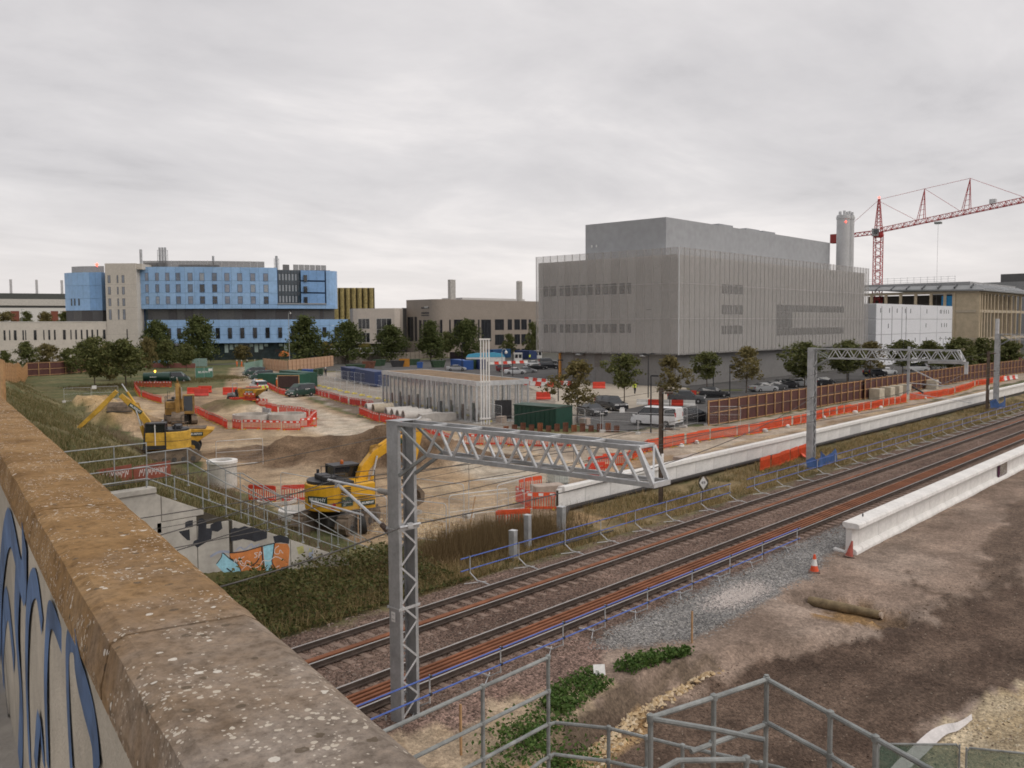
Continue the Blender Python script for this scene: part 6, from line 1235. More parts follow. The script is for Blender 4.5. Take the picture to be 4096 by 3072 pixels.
barrier_line('o', [(60.62, 39.88, -0.30), (64.37, 39.83, -0.30), (68.75, 39.73, -0.30), (72.14, 39.35, -0.30), (77.00, 38.76, -0.30), (83.51, 39.23, -0.30), (89.41, 39.08, -0.30), (96.59, 39.33, -0.30), (105.12, 39.27, -0.30), (117.86, 39.02, -0.30), (122.56, 39.96, -0.30), (128.38, 38.94, -0.30), (136.18, 38.31, -0.30), (153.79, 40.00, -0.30), (172.86, 40.24, -0.30)], 'orange barrier from the brown mast along the path behind the white wall', 'orange barriers behind the white wall', jit=.07)
barrier_line('o', [(52.64, 36.44, -0.30), (55.87, 38.10, -0.30), (60.62, 39.88, -0.30)], 'orange barrier of the corner run behind the near gantry boom', 'orange barriers at the gantry boom', seed=5)
for i, (p, a, k) in enumerate((((51.72, 37.96, -0.30), -.45, 'r'), ((53.47, 37.94, -0.30), -.5, 'o'), ((48.92, 36.30, -0.30), -.2, 'r'))): barrier(k, p[0], p[1], a, ['red barrier behind the middle of the gantry boom', 'orange barrier behind the tip half of the gantry boom', 'low red barrier glimpsed through the gantry boom'][i], 'barriers behind the gantry boom')
barrier_line('r', [(61.64, 72.33, -0.30), (56.68, 61.90, -0.30), (53.71, 55.85, -0.30), (55.09, 53.56, -0.30), (56.56, 52.33, -0.30), (57.50, 49.42, -0.30), (59.12, 46.85, -0.30)], 'red barrier from the concrete pipes in the line behind the gantry boom', 'red barriers behind the gantry boom', True, seed=7)
for i, (p, a, k, rf) in enumerate((((41.01, 35.29, -0.30), -.15, 'o', False), ((38.20, 33.44, -0.30), 1.2, 'r', True), ((37.87, 31.83, -0.30), -.9, 'o', True), ((33.69, 30.18, -0.30), -.6, 'o', False))): barrier(k, p[0], p[1], a, ['orange barrier beside the caged water tank', 'red barrier with white reflectors turned end on by the tank', 'orange barrier leaning in front of the wall end', 'orange barrier standing in the tall dead grass'][i], 'barriers at the wall end', rf, lean=(-.1 if i == 2 else 0))
barrier_line('d', [(80.99, 113.08, -0.30), (78.16, 106.75, -0.30), (73.98, 96.45, -0.30), (71.64, 88.03, -0.30)], 'dull red barrier from the green van along the gravel compound', 'dull red barriers along the compound', True, seed=9)
barrier_line('r', [(66.20, 83.53, -0.30), (62.58, 76.72, -0.30), (61.05, 71.83, -0.30)], 'red barrier beside the concrete pipes', 'red barriers beside the concrete pipes', True, seed=10)
barrier_line('r', [(72.32, 153.69, -0.30), (75.40, 147.07, -0.30)], 'red barrier in front of the dark green tanker', 'red barriers before the tanker', True, seed=11)
barrier_line('r', [(70.32, 149.17, -0.30), (62.45, 130.95, -0.30), (58.33, 116.17, -0.30)], 'red barrier from the tanker towards the mustard excavator', 'red barriers by the mustard excavator', True, seed=12)
barrier_line('r', [(55.17, 102.24, -0.30), (51.29, 91.57, -0.30), (48.57, 83.53, -0.30), (48.34, 80.06, -0.30), (49.33, 78.50, -0.30), (50.99, 76.74, -0.30), (53.36, 76.38, -0.30), (55.49, 78.29, -0.30), (58.84, 82.03, -0.30)], 'red barrier counted from the mustard excavator round the concrete rings', 'red barriers round the concrete rings', True, seed=13)
barrier_line('r', [(61.03, 100.15, -0.30), (61.97, 97.19, -0.30), (61.19, 93.37, -0.30), (60.71, 87.89, -0.30), (59.69, 83.33, -0.30)], 'red barrier counted from the stacked barriers behind the rings', 'red barriers behind the concrete rings', True, seed=14)
barrier_line('r', [(28.64, 46.75, -0.30), (29.15, 45.78, -0.30), (30.88, 44.46, -0.30)], 'red barrier left of the near excavator', 'red barriers left of the near excavator', seed=15)
barrier_line('r', [(84.85, 131.50, -0.30), (79.64, 121.14, -0.30), (76.32, 113.40, -0.30)], 'red barrier below the dark notice board', 'red barriers below the notice board', True, seed=16)
barrier_line('o', [(58.03, 28.74, -0.30), (61.89, 28.94, -0.30), (67.10, 29.54, -0.30)], 'orange barrier in the short row left of the far gantry foot', 'orange barriers at the far gantry foot', seed=17)
barrier('o', 66.3, 28.3, .5, 'orange barrier fallen behind the far gantry foot', 'orange barriers at the far gantry foot', lean=-1.2)
# stacked red barriers
def stack(p, n, rz, what, group):
    for i in range(n):
        o = barrier('r', p[0], p[1], rz + (i % 3 - 1) * .04, ordn(i) + ' barrier from the bottom in ' + what, group, z=gz(p[0], p[1]) + .08 + i * .1, lean=R(90), feet=False)
stack((62.07, 103.49, -0.30), 7, -.35, 'the flat stack by the rings', 'flat stacked red barriers'); 
for i, (p, r) in enumerate((((66.98, 113.15, -0.30), -.7), ((67.90, 111.96, -0.30), -.7), ((69.56, 111.38, -0.30), -.7), ((69.89, 128.55, -0.30), -.7), ((72.21, 129.39, -0.30), -.75), ((68.82, 124.35, -0.30), -.6))):
    t = thing('road_barrier', ['solid red road barrier left one standing on the flat stack', 'solid red road barrier middle one standing on the flat stack', 'solid red road barrier right one standing on the flat stack', 'solid red road barrier left one by the yellow skip', 'solid red road barrier right one by the yellow skip', 'dull red road barrier leaning in front by the yellow skip'][i], 'barrier', (p[0], p[1], gz(p[0], p[1]) + (.85 if i < 3 else .05)), r, 'solid red road barriers')
    b = MB(); b.prism([(-.28, 0), (.28, 0), (.28, .18), (.12, .35), (.1, 1.05), (-.1, 1.05), (-.12, .35), (-.28, .18)], 'x', -1.0, 1.0); b.build('body', red_pl if i != 5 else red_pl2, t, bevel=.03)
# red and white water filled barriers in the car park
wbm = MB().prism([(-.22, 0), (.22, 0), (.2, .2), (.1, .3), (.08, .72), (-.08, .72), (-.1, .3), (-.2, .2)], 'x', -.72, .72)
wb_me = {'r': wbm.mesh('body', red_pl), 'w': wbm.mesh('body', white_pl)}
def water_line(pts, phrase, group, start=0):
    for i, (p, a) in enumerate(along(pts, 1.48)):
        t = thing('water_barrier', ordn(i) + (' red' if (i + start) % 2 else ' white') + ' water barrier ' + phrase, 'barrier', (p[0] + math.cos(a) * .74, p[1] + math.sin(a) * .74, -.2), a, group); link('body', wb_me['r' if (i + start) % 2 else 'w'], t)
water_line([(123.68, 107.69, -0.20), (120.00, 96.43, -0.20), (117.95, 91.82, -0.20)], 'from the pavilion in the line beyond the forecourt', 'water barriers beyond the forecourt', 1)
water_line([(115.26, 100.36, -0.20), (114.23, 94.50, -0.20)], 'in the short line beside the pavilion', 'water barriers beside the pavilion', 1)
water_line([(95.30, 64.13, -0.20), (97.81, 58.20, -0.20)], 'in the line behind the white van', 'water barriers behind the white van', 0)
water_line([(112.19, 66.77, -0.20), (112.56, 64.55, -0.20)], 'left of the black hatchback by the laboratory', 'water barriers by the laboratory', 1)
water_line([(169.95, 160.07, -0.20), (182.03, 158.64, -0.20)], 'in the line behind the maroon car', 'water barriers in the far car park', 0)
for i, p in enumerate(((116.01, 85.27, -0.20), (94.25, 78.71, -0.20))): t = thing('road_barrier', ['red road barrier standing before the laboratory door', 'red road barrier beside the curved cycle shelter'][i], 'barrier', p, -.7 if i else -.75, 'solid red road barriers'); b = MB(); b.prism([(-.28, 0), (.28, 0), (.28, .18), (.12, .35), (.1, 1.05), (-.1, 1.05), (-.12, .35), (-.28, .18)], 'x', -1.0, 1.0); b.build('body', red_pl, t, bevel=.03)
water_line([(171.77, 40.33, -0.30), (180.54, 39.76, -0.30)], 'at the right edge behind the distant gantry', 'water barriers behind the distant gantry', 1)

# ---------------------------------------------------------------- timber hoardings
def hoarding(label, pts, h, bay, pm, tm, rails=(.55, 1.45, 2.4), zf=None, side=-1, post=.11, plank=False):
    t = thing('hoarding', label, 'hoarding', (pts[0][0], pts[0][1], gz(*pts[0][:2])), group='timber hoardings'); o = t.location
    P = along(pts, bay); P = P[:290]
    nb = 6 if plank else 1; bw = (bay - .03) / nb
    pb = MB(); pb.b2((.012, -.012, 0), (bw - .012, .012, h)); pme = pb.mesh('board', pm)
    qb = MB(); qb.b2((-post / 2, -post / 2 + side * (post / 2 + .07), -.2), (post / 2, post / 2 + side * (post / 2 + .07), h + .05)); qme = qb.mesh('post', tm)
    rb = MB(); rb.b2((0, side * .045 - .025, -.045), (bay, side * .045 + .025, .045)); rme = rb.mesh('rail', tm)
    for i, (p, a) in enumerate(P):
        z = gz(p[0], p[1]) if zf is None else zf
        for k in range(nb): link('board', pme, t, (p[0] - o[0] + math.cos(a) * bw * k, p[1] - o[1] + math.sin(a) * bw * k, z - o[2]), a)
        link('post', qme, t, (p[0] - o[0], p[1] - o[1], z - o[2]), a)
        for r in rails: link('rail', rme, t, (p[0] - o[0], p[1] - o[1], z - o[2] + r), a)
    return t
hoarding('long maroon plywood hoarding with timber posts beside the car park', [(80, 45.3), (121, 45.3)], 2.6, 2.12, ply_dk, wood_n, (.1, 1.3, 2.5), -.3)
hoarding('farther run of maroon plywood hoarding behind the concrete cubes', [(121.4, 45.05), (150, 45.2), (172, 45.4), (212, 43.4)], 2.75, 2.12, ply_dk, wood_n, (.1, 1.35, 2.65), -.3)
hoarding('maroon hoarding with timber posts at the far left below the trees', [(73.35, 205.14, -0.30), (80.11, 206.34, -0.30), (87.82, 212.94, -0.30), (99.87, 224.28, -0.30)], 3.0, 2.5, ply_dk, wood_n, (.2, 1.5, 2.85), -.3)
hoarding('plain brown timber hoarding stepping down the bank at left edge', [(40.5, 124), (52, 150), (73.3, 205.1)], 2.9, 2.5, wood_n, wood_n, (.3, 2.6), None, plank=False)
hoarding('tall new timber hoarding panel at the extreme left edge', [(15.2, 46), (17.0, 51), (18.6, 56.6)], 2.55, 2.0, wood_n, wood_n, (.3, 2.4), None)
hoarding('pale pinkish timber hoarding left of the stored lattice truss', [(121.42, 189.64, -0.30), (116.28, 172.91, -0.30), (141.60, 190.14, -0.30)], 2.7, 2.4, wood_p, wood_p, (.5, 1.4, 2.4), -.3, plank=True)
hoarding('long weathered grey hoarding across the back of the yard', [(141, 196), (181.6, 207), (229.7, 219), (262, 226)], 2.2, 2.4, wood_g, wood_g, (.4, 1.2, 2.0), -.3, side=-1)

# ---------------------------------------------------------------- mesh fence panels
wire_m = mat('fence_wire', (.36, .37, .375), .5, .3)
def fence_mesh(w=3.4, h=2.0, nv=26, nh=7, r=.0035):
    f = MB()
    for x in (-w / 2, w / 2): f.tube((x, 0, .05), (x, 0, h - .12), .02, 6)
    f.path([(-w / 2, 0, h - .14), (-w / 2 + .04, 0, h - .04), (-w / 2 + .14, 0, h), (w / 2 - .14, 0, h), (w / 2 - .04, 0, h - .04), (w / 2, 0, h - .14)], .02, 6); f.tube((-w / 2, 0, .2), (w / 2, 0, .2), .018, 6); f.tube((-w / 2, 0, h * .58), (w / 2, 0, h * .58), .012, 5)
    g = MB()
    for i in range(nv): x = -w / 2 + (i + 1) * w / (nv + 1); g.tube((x, 0, .2), (x, 0, h), r, 3)
    for i in range(nh): z = .2 + (i + 1) * (h - .2) / (nh + 1); g.tube((-w / 2, 0, z), (w / 2, 0, z), r, 3)
    return f.mesh('frame', galv_l, True), g.mesh('mesh', wire_m)
hf, hm = fence_mesh()
_b = MB(); _b.prism([(-.4, 0), (.4, 0), (.36, .2), (.1, .26), (-.1, .26), (-.36, .2)], 'x', -.2, .2); blk_y = _b.mesh('foot_block', mat('yellow_block', (.70, .58, .14), .8)); blk_g = _b.mesh('foot_block', concrete)
def fence_line(pts, phrase, group, foot, step=3.5, seed=1, lean=0.0):
    rg = random.Random(seed)
    for i, (p, a) in enumerate(along(pts, step)):
        q = (p[0] + math.cos(a) * step / 2, p[1] + math.sin(a) * step / 2); t = thing('mesh_fence_panel', ordn(i) + ' ' + phrase, 'fence panel', (q[0], q[1], gz(*q)), a + rg.uniform(-.03, .03), group); t.rotation_euler.x = lean + rg.uniform(-.02, .02)
        link('frame', hf, t); link('mesh', hm, t)
        if foot is not None: link('foot_block', foot, t, (-1.72, 0, 0))
fence_line([(94.17, 131.14, -0.30), (87.41, 114.85, -0.30), (77.75, 88.45, -0.30), (80.29, 92.70, -0.30), (74.54, 77.45, -0.30), (68.87, 65.03, -0.30)], 'mesh panel on yellow feet counted from the green cabin', 'mesh panels on yellow feet', blk_y)
fence_line([(104.77, 139.03, -0.30), (96.17, 113.94, -0.30)], 'mesh panel in the line left of the blue container', 'mesh panels by the blue container', blk_g, seed=3)
fence_line([(72.05, 56.63, -0.30), (68.98, 50.63, -0.30), (70.30, 47.10, -0.30), (75.16, 46.25, -0.30), (79.33, 46.65, -0.30), (80.34, 45.38, -0.30)], 'mesh panel along the car park edge from the green box', 'mesh panels along the car park', blk_g, seed=4)
fence_line([(32.47, 36.32, -0.30), (32.73, 34.00, -0.30), (35.62, 32.88, -0.30), (36.82, 32.06, -0.30)], 'mesh panel in the site edge line right of the near gantry', 'mesh panels right of the near gantry', blk_g, seed=5)
fence_line([(27.34, 36.81, -0.30), (28.41, 31.81, -0.30), (31.51, 30.99, -0.30), (36.36, 31.71, -0.30)], 'mesh panel in the front line behind the near gantry mast', 'mesh panels behind the near gantry mast', None, seed=6)
fence_line([(28.69, 43.47, -0.30), (28.73, 41.76, -0.30), (26.96, 35.41, -0.30)], 'mesh panel below the near excavator', 'mesh panels below the near excavator', None, seed=7)
fence_line([(50.90, 129.43, -0.30), (56.57, 126.76, -0.30)], 'mesh panel beyond the sand heap at left', 'mesh panels beyond the sand heap', blk_g, seed=8)
fence_line([(33.98, 59.67, -0.30), (36.32, 58.88, -0.30)], 'mesh panel beside the near concrete ring', 'mesh panels beside the near concrete ring', None, seed=9)
for i, (p, a, s) in enumerate((((76.69, 53.39, -0.30), -.6, .45), ((58.18, 136.57, -0.30), -.5, .5))):
    b = MB(); b.b2((-s / 2 * 1.3, -.04, 1.0), (s / 2 * 1.3, -.03, 1.0 + s)); o = b.build('notice_sign', white_paint, None, loc=(p[0], p[1], p[2] + .15), rz=a); tag(o, ['small white sign on the car park mesh fence', 'small white sign on the mesh panels beyond the sand heap'][i], 'sign')
# green netted panels at bottom right
net_m = mat('green_netting', (.10, .19, .14), .9, var=.2, scale=2, alpha=.45)
for i, (p0, p1) in enumerate((((19.0, 6.6), (20.1, 5.3)), ((20.05, 5.15), (20.8, 3.7)))):
    a = ang(p0, p1); l = dist2(p0, p1); t = thing('netted_fence_panel', ['mesh panel with green netting at the bottom right corner, left one', 'mesh panel with green netting at the bottom right corner, right one'][i], 'fence panel', (*p0, gz(*p0)), a, 'green netted panels')
    b = MB(); b.tube((0, 0, 0), (0, 0, 2.0), .021, 8); b.tube((l, 0, 0), (l, 0, 2.0), .021, 8); b.path([(0, 0, 1.9), (.06, 0, 2.0), (l - .06, 0, 2.0), (l, 0, 1.9)], .021, 6); b.build('frame', galv_d, t, True); b = MB(); b.b2((.02, .015, .1), (l - .02, .02, 1.97)); b.build('netting', net_m, t)
b = MB()
ml = [(21.33, 7.25, -0.60), (22.37, 7.23, -0.60), (23.55, 7.13, -0.60), (24.60, 6.96, -0.60), (24.95, 6.66, -0.50), (25.71, 6.51, -0.50)]; mr_ = [(21.50, 7.06, -0.60), (22.31, 6.95, -0.60), (23.39, 6.86, -0.60), (24.41, 6.77, -0.60), (24.82, 6.58, -0.50), (25.60, 6.46, -0.50)]
ml = [tuple(q) for q in smoothpts(ml, 4)]; mr_ = [tuple(q) for q in smoothpts(mr_, 4)]; vs = [(x, y, gz(x, y) + .16 + .02 * math.sin(i * .9)) for i, (x, y, z) in enumerate(ml)] + [(x, y, gz(x, y) + .04) for x, y, z in mr_]; n = len(ml); b.add(vs, [(i, i + 1, n + i + 1, n + i) for i in range(n - 1)]); o = b.build('membrane', mat('white_membrane', (.62, .59, .58), .7, var=.12)); o.modifiers.new('s', 'SOLIDIFY').thickness = .01; tag(o, 'strip of white membrane lying along the golden gravel', 'membrane')

# ---------------------------------------------------------------- concrete, tanks, posts, signs
for i, (p, r, h, l) in enumerate(((((53.89, 86.73, -0.30)), 2.05, .85, 'left of two wide concrete rings inside the red barriers'), (((56.55, 83.95, -0.30)), 2.05, .85, 'right of two wide concrete rings inside the red barriers'), ((30.4, 52.6, -.3), .92, 1.6, 'tall grey concrete ring with a white lid by the stair rails'), ((29.6, 45.2, -.3), 1.15, .25, 'low concrete ring sunk in the ground left of the near excavator'))):
    t = thing('concrete_ring', l, 'concrete ring', (p[0], p[1], gz(p[0], p[1]) - .05), group='concrete rings'); b = MB(); b.lathe([(r, 0), (r, h), (r - .14, h), (r - .14, 0)], 32, closed=True); b.build('ring', pipe_con, t)
    if i == 2: b = MB(); b.lathe([(r + .06, h + .004), (r + .06, h + .18), (r - .28, h + .2), (r - .3, h + .06)], 28, closed=True); b.build('lid_ring', concrete_w, t)
    if i == 0: b = MB(); b.b2((2.02, -.3, .3), (2.25, .35, 1.3)); b.b2((2.02, .6, .3), (2.25, 1.1, 1.35)); b.build('step_frame', galv, t)
t = thing('white_barrier_base', 'white concrete base ring half hidden left of the near excavator', 'concrete base', (27.9, 40.3, gz(27.9, 40.3))); b = MB(); b.lathe([(1.25, 0), (1.2, .45), (.95, .5), (.9, .1)], 24, closed=True); b.build('base', concrete_w, t)
def pipe(p, a, l, r, label, m=None):
    t = thing('concrete_pipe', label, 'pipe', (p[0], p[1], gz(p[0], p[1]) + r), a, 'concrete pipes beside the barriers'); n = 20; b = MB()
    ring = lambda x, rr: [(x, rr * math.cos(2 * math.pi * k / n), rr * math.sin(2 * math.pi * k / n)) for k in range(n)]
    vs = ring(0, r) + ring(l, r) + ring(l, r * .78) + ring(0, r * .78); b.add(vs, [(j * n + k, j * n + (k + 1) % n, ((j + 1) % 4) * n + (k + 1) % n, ((j + 1) % 4) * n + k) for j in range(4) for k in range(n)]); b.build('barrel', m or pipe_con, t); b = MB(); b.lathe([(r * 1.08, 0), (r * 1.08, .2), (r * .995, .21), (r * .995, 0)], n, closed=True); o = b.build('collar', m or pipe_con, t); o.rotation_euler = (0, R(90), 0); o.location = (l - .3, 0, 0)
pa = R(-22)
for i, (x, y, l) in enumerate(((65.0, 77.3, 2.6), (64.6, 75.8, 2.6), (64.1, 74.3, 2.7), (63.7, 72.9, 2.8))): pipe((x, y), pa, l + .4, .62, ['concrete pipe leftmost of the four lying side by side', 'concrete pipe second from left of the four', 'concrete pipe third from left of the four', 'concrete pipe nearest the gantry of the four'][i])
pipe((67.2, 82.2), pa, 2.4, .62, 'buff concrete pipe lying behind the row of four', mat('pipe_buff', (.44, .38, .29), .9, var=.2)); pipe((67.6, 84.0), pa, 2.2, .62, 'pale concrete pipe farthest left of the stored pipes')
for i, (p, d, l) in enumerate((((66.6, 70.6), (4.0, 1.2, .85), 'flat grey concrete slab unit beside the stored pipes'), ((63.2, 69.8), (2.4, 1.0, .5), 'low concrete unit in front of the stored pipes'))):
    b = MB(); b.prism([(-d[0] / 2, 0), (d[0] / 2, 0), (d[0] / 2, d[2]), (d[0] * .2, d[2]), (0, d[2] * 1.15), (-d[0] / 2, d[2])], 'y', -d[1] / 2, d[1] / 2); o = b.build('concrete_unit', pipe_con, None, loc=(*p, gz(*p)), rz=pa, bevel=.03); tag(o, l, 'concrete unit')
for i, (x, l) in enumerate(((123.2, 'leftmost'), (127.3, 'second'), (130.6, 'third'), (134.2, 'fourth'), (146.9, 'isolated rightmost'))):
    b = MB(); b.b2((-.75, -.75, 0), (.75, .75, 1.45)); o = b.build('concrete_cube', mat('cube_concrete', (.50, .455, .36), .9, var=.18, scale=1.5), None, loc=(x, 44.0, -.32), rz=.05 * (i - 2), bevel=.05); tag(o, l + ' of the five buff concrete cubes before the maroon hoarding', 'concrete block', 'buff concrete cubes')
# caged water tank on a concrete block
t = thing('water_tank', 'white plastic tank in a wire cage behind the wall end', 'tank', (44.4, 35.9, gz(44.4, 35.9)), -.45); b = MB(); b.b2((-.5, -.6, .15), (.5, .6, 1.15)); b.build('tank', mat('tank_white', (.58, .62, .58), .35, var=.1), t, bevel=.08)
for k in range(7):
    b = MB(); x = -.53 + k * .177; b.path([(x, -.63, .12), (x, -.63, 1.18), (x, .63, 1.18), (x, .63, .12)], .011, 5); b.build('cage_bar', galv, t)
for z in (.3, .52, .74, .96, 1.16): b = MB(); b.path([(-.54, -.64, z), (.54, -.64, z), (.54, .64, z), (-.54, .64, z), (-.54, -.64, z)], .011, 5); b.build('cage_bar', galv, t)
b = MB(); b.b2((-.55, -.65, 0), (.55, .65, .12)); b.build('pallet', black_p, t)
for i, (p, d, a, l) in enumerate((((40.6, 33.6), (1.9, 1.0, .9), -.5, 'pinkish concrete block between the tank and the wall end'), ((47.5, 33.3), (3.4, .8, .75), 0, 'smooth white concrete unit behind the wall coping'), ((57.6, 34.2), (2.4, 1.0, .7), -.1, 'concrete block by the orange barriers behind the white wall'), ((73.2, 55.6), (.9, .9, .8), .2, 'pale concrete block at the foot of the brownish tree'), ((69.2, 63.6), (1.0, .8, .8), .2, 'concrete footing of the lamp column by the dark screen'))):
    b = MB(); b.b2((-d[0] / 2, -d[1] / 2, 0), (d[0] / 2, d[1] / 2, d[2])); o = b.build('concrete_block', concrete_w if i == 1 else mat('block_pink', (.42, .345, .29), .9, var=.2), None, loc=(*p, gz(*p) - .05), rz=a, bevel=.04); tag(o, l, 'concrete block')
for i, (x, y, zt, w, l) in enumerate(((29.15, 26.12, .92, .28, 'shorter grey steel post stub on the verge'), (31.07, 26.93, 1.19, .26, 'taller grey steel post stub on the verge'), (34.4, 27.6, .97, .34, 'grey steel post stub carrying the end of the black pipe'))):
    t = thing('steel_post', l, 'post', (x, y, -.4), .12, 'grey steel post stubs'); b = MB(); b.b2((-w / 2, -w / 2, 0), (w / 2, w / 2, zt + .4)); b.build('post', galv, t, bevel=.01); b = MB(); b.b2((-w / 2 - .015, -w / 2 - .015, zt + .4), (w / 2 + .015, w / 2 + .015, zt + .43)); b.build('cap', galv_l, t)
b = MB(); b.tube((34.6, 27.9, -.2), (38.7, 30.6, -.17), .15, 10); b.tube((30.5, 25.9, -.2), (36, 25.6, -.2), .05, 6); o = b.build('cable_bundle', black_p); tag(o, 'black cables lying loose on the verge by the post stubs', 'cables')
# diamond speed sign
t = thing('speed_sign', 'white diamond trackside sign reading 49 on a post', 'sign', (45.0, 25.75, -.35)); b = MB(); b.b2((-.04, -.02, 0), (.04, .02, 1.0)); b.build('post', wood_o, t); an = R(42 - 90)
b = MB(); b.prism([(0, -.52), (.33, 0), (0, .52), (-.33, 0)], 'y', -.012, .012); pl = b.build('plate', white_paint, t, loc=(0, -.04, 1.3), rz=an); pl.scale = (.72, 1, .72)
b = MB(); b.prism([(.06, -.56), (.2, -.5), (.36, -.2), (.36, .2), (.2, .5), (.06, .56), (.38, .0)], 'y', -.006, .006); b.prism([(-.06, -.56), (-.2, -.5), (-.36, -.2), (-.36, .2), (-.2, .5), (-.06, .56), (-.38, .0)], 'y', -.006, .006); b.build('dark_backing', steel_d, t, loc=(.01, -.028, 1.3), rz=an).scale = (.72, 1, .72)
text('49', .34, (0, -.016, 0), (R(90), 0, 0), black_p, pl, 'numerals')
# cones
def cone(x, y, l, band, tilt=0):
    t = thing('traffic_cone', l, 'cone', (x, y, gz(x, y)), .3, 'traffic cones'); t.rotation_euler = (tilt, tilt * .4, .4); b = MB(); b.prism([(-.24, -.24), (.24, -.24), (.24, .24), (-.24, .24)], 'z', 0, .05); b.build('base', mat('cone_base', (.16, .10, .08), .8), t, bevel=.03)
    for r0, z0, r1, z1, m in (((.175, .05, .125, .28, orange_pl), (.125, .28, .075, .55, white_pl), (.075, .55, .04, .74, orange_pl)) if band else ((.165, .05, .035, .72, mat('cone_faded', (.40, .10, .075), .7)),)): b = MB(); b.lathe([(r0, z0), (r1, z1)], 16); b.build('band', m, t, True)
cone(35.55, 15.1, 'orange and white traffic cone standing on the grey ballast', True); cone(39.0, 15.0, 'faded red traffic cone leaning on the near wall end', False, .18)
# old pipe in its pit
t = thing('old_pipe', 'weathered tapering pipe lying in a shallow pit in the haul road', 'pipe', (32.45, 12.6, gz(32.4, 12.6) + .16), R(-88.5)); b = MB(); b.lathe([(.19, -1.35), (.2, -.9), (.185, 0), (.165, .8), (.15, 1.25)], 14); o = b.build('barrel', mat('pipe_olive', (.20, .15, .085), .85, var=.4, scale=3), t, True); o.rotation_euler = (0, R(90), 0); b = MB(); b.lathe([(.1, 0), (.13, .12)], 12); o = b.build('end_cap', mat('pale_clay', (.5, .4, .32), .8), t, True); o.rotation_euler = (0, R(90), 0); o.location = (1.24, 0, 0)
b = MB(); b.b2((-.3, -.02, 0), (.3, .02, .22)); o = b.build('timber_offcut', wood_n, None, loc=(33.0, 10.95, -.62), rz=.9); tag(o, 'small timber offcut propped at the end of the pit pipe', 'timber')
for i, (p, h, l) in enumerate((((24.9, 14.6), 1.05, 'wooden marker stake at the corner of the weed patch'), ((14.7, 14.9), 1.25, 'wooden marker stake in the pale sand beside the gantry foot'), ((38.0, 26.2), .7, 'short wooden stake in the verge grass below the black pipe'), ((31.9, 31.6), 1.6, 'timber prop leaning behind the taller steel post stub'), ((26.6, 33.8), 1.35, 'brown fence stake beside the near gantry mast'))):
    b = MB(); b.bar((0, 0, -.1), ((.5 if i == 3 else 0), 0, h), .05, .045); o = b.build('stake', wood_n, None, loc=(*p, gz(*p))); tag(o, l, 'stake', 'wooden stakes')
# small notice on the weeds
b = MB(); b.b2((-.17, -.006, 0), (.17, .006, .3)); o = b.build('paper_notice', white_paint, None, loc=(20.47, 15.02, -0.10), rz=-.75); o.rotation_euler.x = -.5; tag(o, 'small white notice lying on the green weeds', 'notice')
# sheet piles by the green box
for i in range(14):
    b = MB(); h = 1.0 + .35 * ((i * 7) % 5) / 5; b.prism([(0, 0), (.12, .1), (.4, .1), (.52, 0), (.5, -.03), (.38, .06), (.14, .06), (.02, -.03)], 'z', 0, h); x = 63.2 + i * .53; y = 57.8 - i * .62; o = b.build('sheet_pile', rust_d if i % 4 else rust, None, loc=(x, y, gz(x, y) - .4), rz=R(-49)); tag(o, ordn(i) + ' rusty sheet pile from the left below the green steel box', 'sheet pile', 'rusty sheet piles')

# ---------------------------------------------------------------- pavilion, flue tower, cabins
pv = thing('glazed_pavilion', 'low glass and grey steel pavilion with a brown planted roof', 'building', (67.3, 65.4, -.3), R(71)); PLn, PW, PH = 27.5, 6.5, 4.45
b = MB(); b.b2((.1, .1, PH - .06), (PLn - .1, -PW + .1, PH + .02)); pm_ = b
pv_roof = mat('sedum_roof', (.24, .165, .10), .95, var=.3, scale=.8, bump=.3)
b = MB(); b.b2((.25, -PW + .25, PH - .1), (PLn - .25, -.25, PH - .02)); b.build('planted_roof', pv_roof, pv)
b = MB()
for q in (((0, -.22, PH - .5), (PLn, 0, PH)), ((0, -PW, PH - .5), (PLn, -PW + .22, PH)), ((0, -PW + .22, PH - .5), (.22, -.22, PH)), ((PLn - .22, -PW + .22, PH - .5), (PLn, -.22, PH))): b.b2(*q)
b.build('fascia', galv_l, pv)
gl_p = glass('pavilion_glass', (.3, .33, .34), .05); gl_p.node_tree.nodes['Principled BSDF'].inputs['Alpha'].default_value = .16
cb = MB(); cb.b2((-.05, -.1, 0), (.05, .1, PH - .5)); cme = cb.mesh('column', galv_l)
gb = MB(); gb.b2((.1, -.015, .1), (1.27, .015, PH - .55)); gme = gb.mesh('glass_panel', gl_p)
for i in range(21): link('column', cme, pv, (.12 + i * 1.363, -.12, 0)); link('column', cme, pv, (.12 + i * 1.363, -PW + .12, 0))
for i in range(20): link('glass_panel', gme, pv, (.12 + i * 1.363, -.06, 0))
for i in range(1, 5): link('column', cme, pv, (.12, -i * 1.26 - .1, 0), R(90))
for i in range(5): link('glass_panel', gme, pv, (.06, -.1 - i * 1.26, 0), R(-90))
for i in range(26): b = MB(); b.b2((0, 0, 0), (.55, .08, .9 + (i * 7 % 5) * .25)); b.build('stored_item', [mat('rust_plate', (.16, .09, .05), .8), steel_d, mat('hedge_dark', (.05, .06, .03), .9), wood_o][i % 4], pv, loc=(.8 + i * 1.02, -.7 - (i % 3) * .3, 0))
b = MB(); b.b2((-.5, -PW - .3, -.04), (PLn + .3, .4, .04)); b.build('plinth', concrete, pv)
ft = thing('flue_tower', 'slender white steel tower of four tubes beside the pavilion', 'tower', (66.9, 63.7, -.3), R(-46))
for i in range(4): b = MB(); b.tube((-.42 + i * .28, .0, 0), (-.42 + i * .28, 0, 8.9), .068, 8); b.build('tube', white_paint, ft, True)
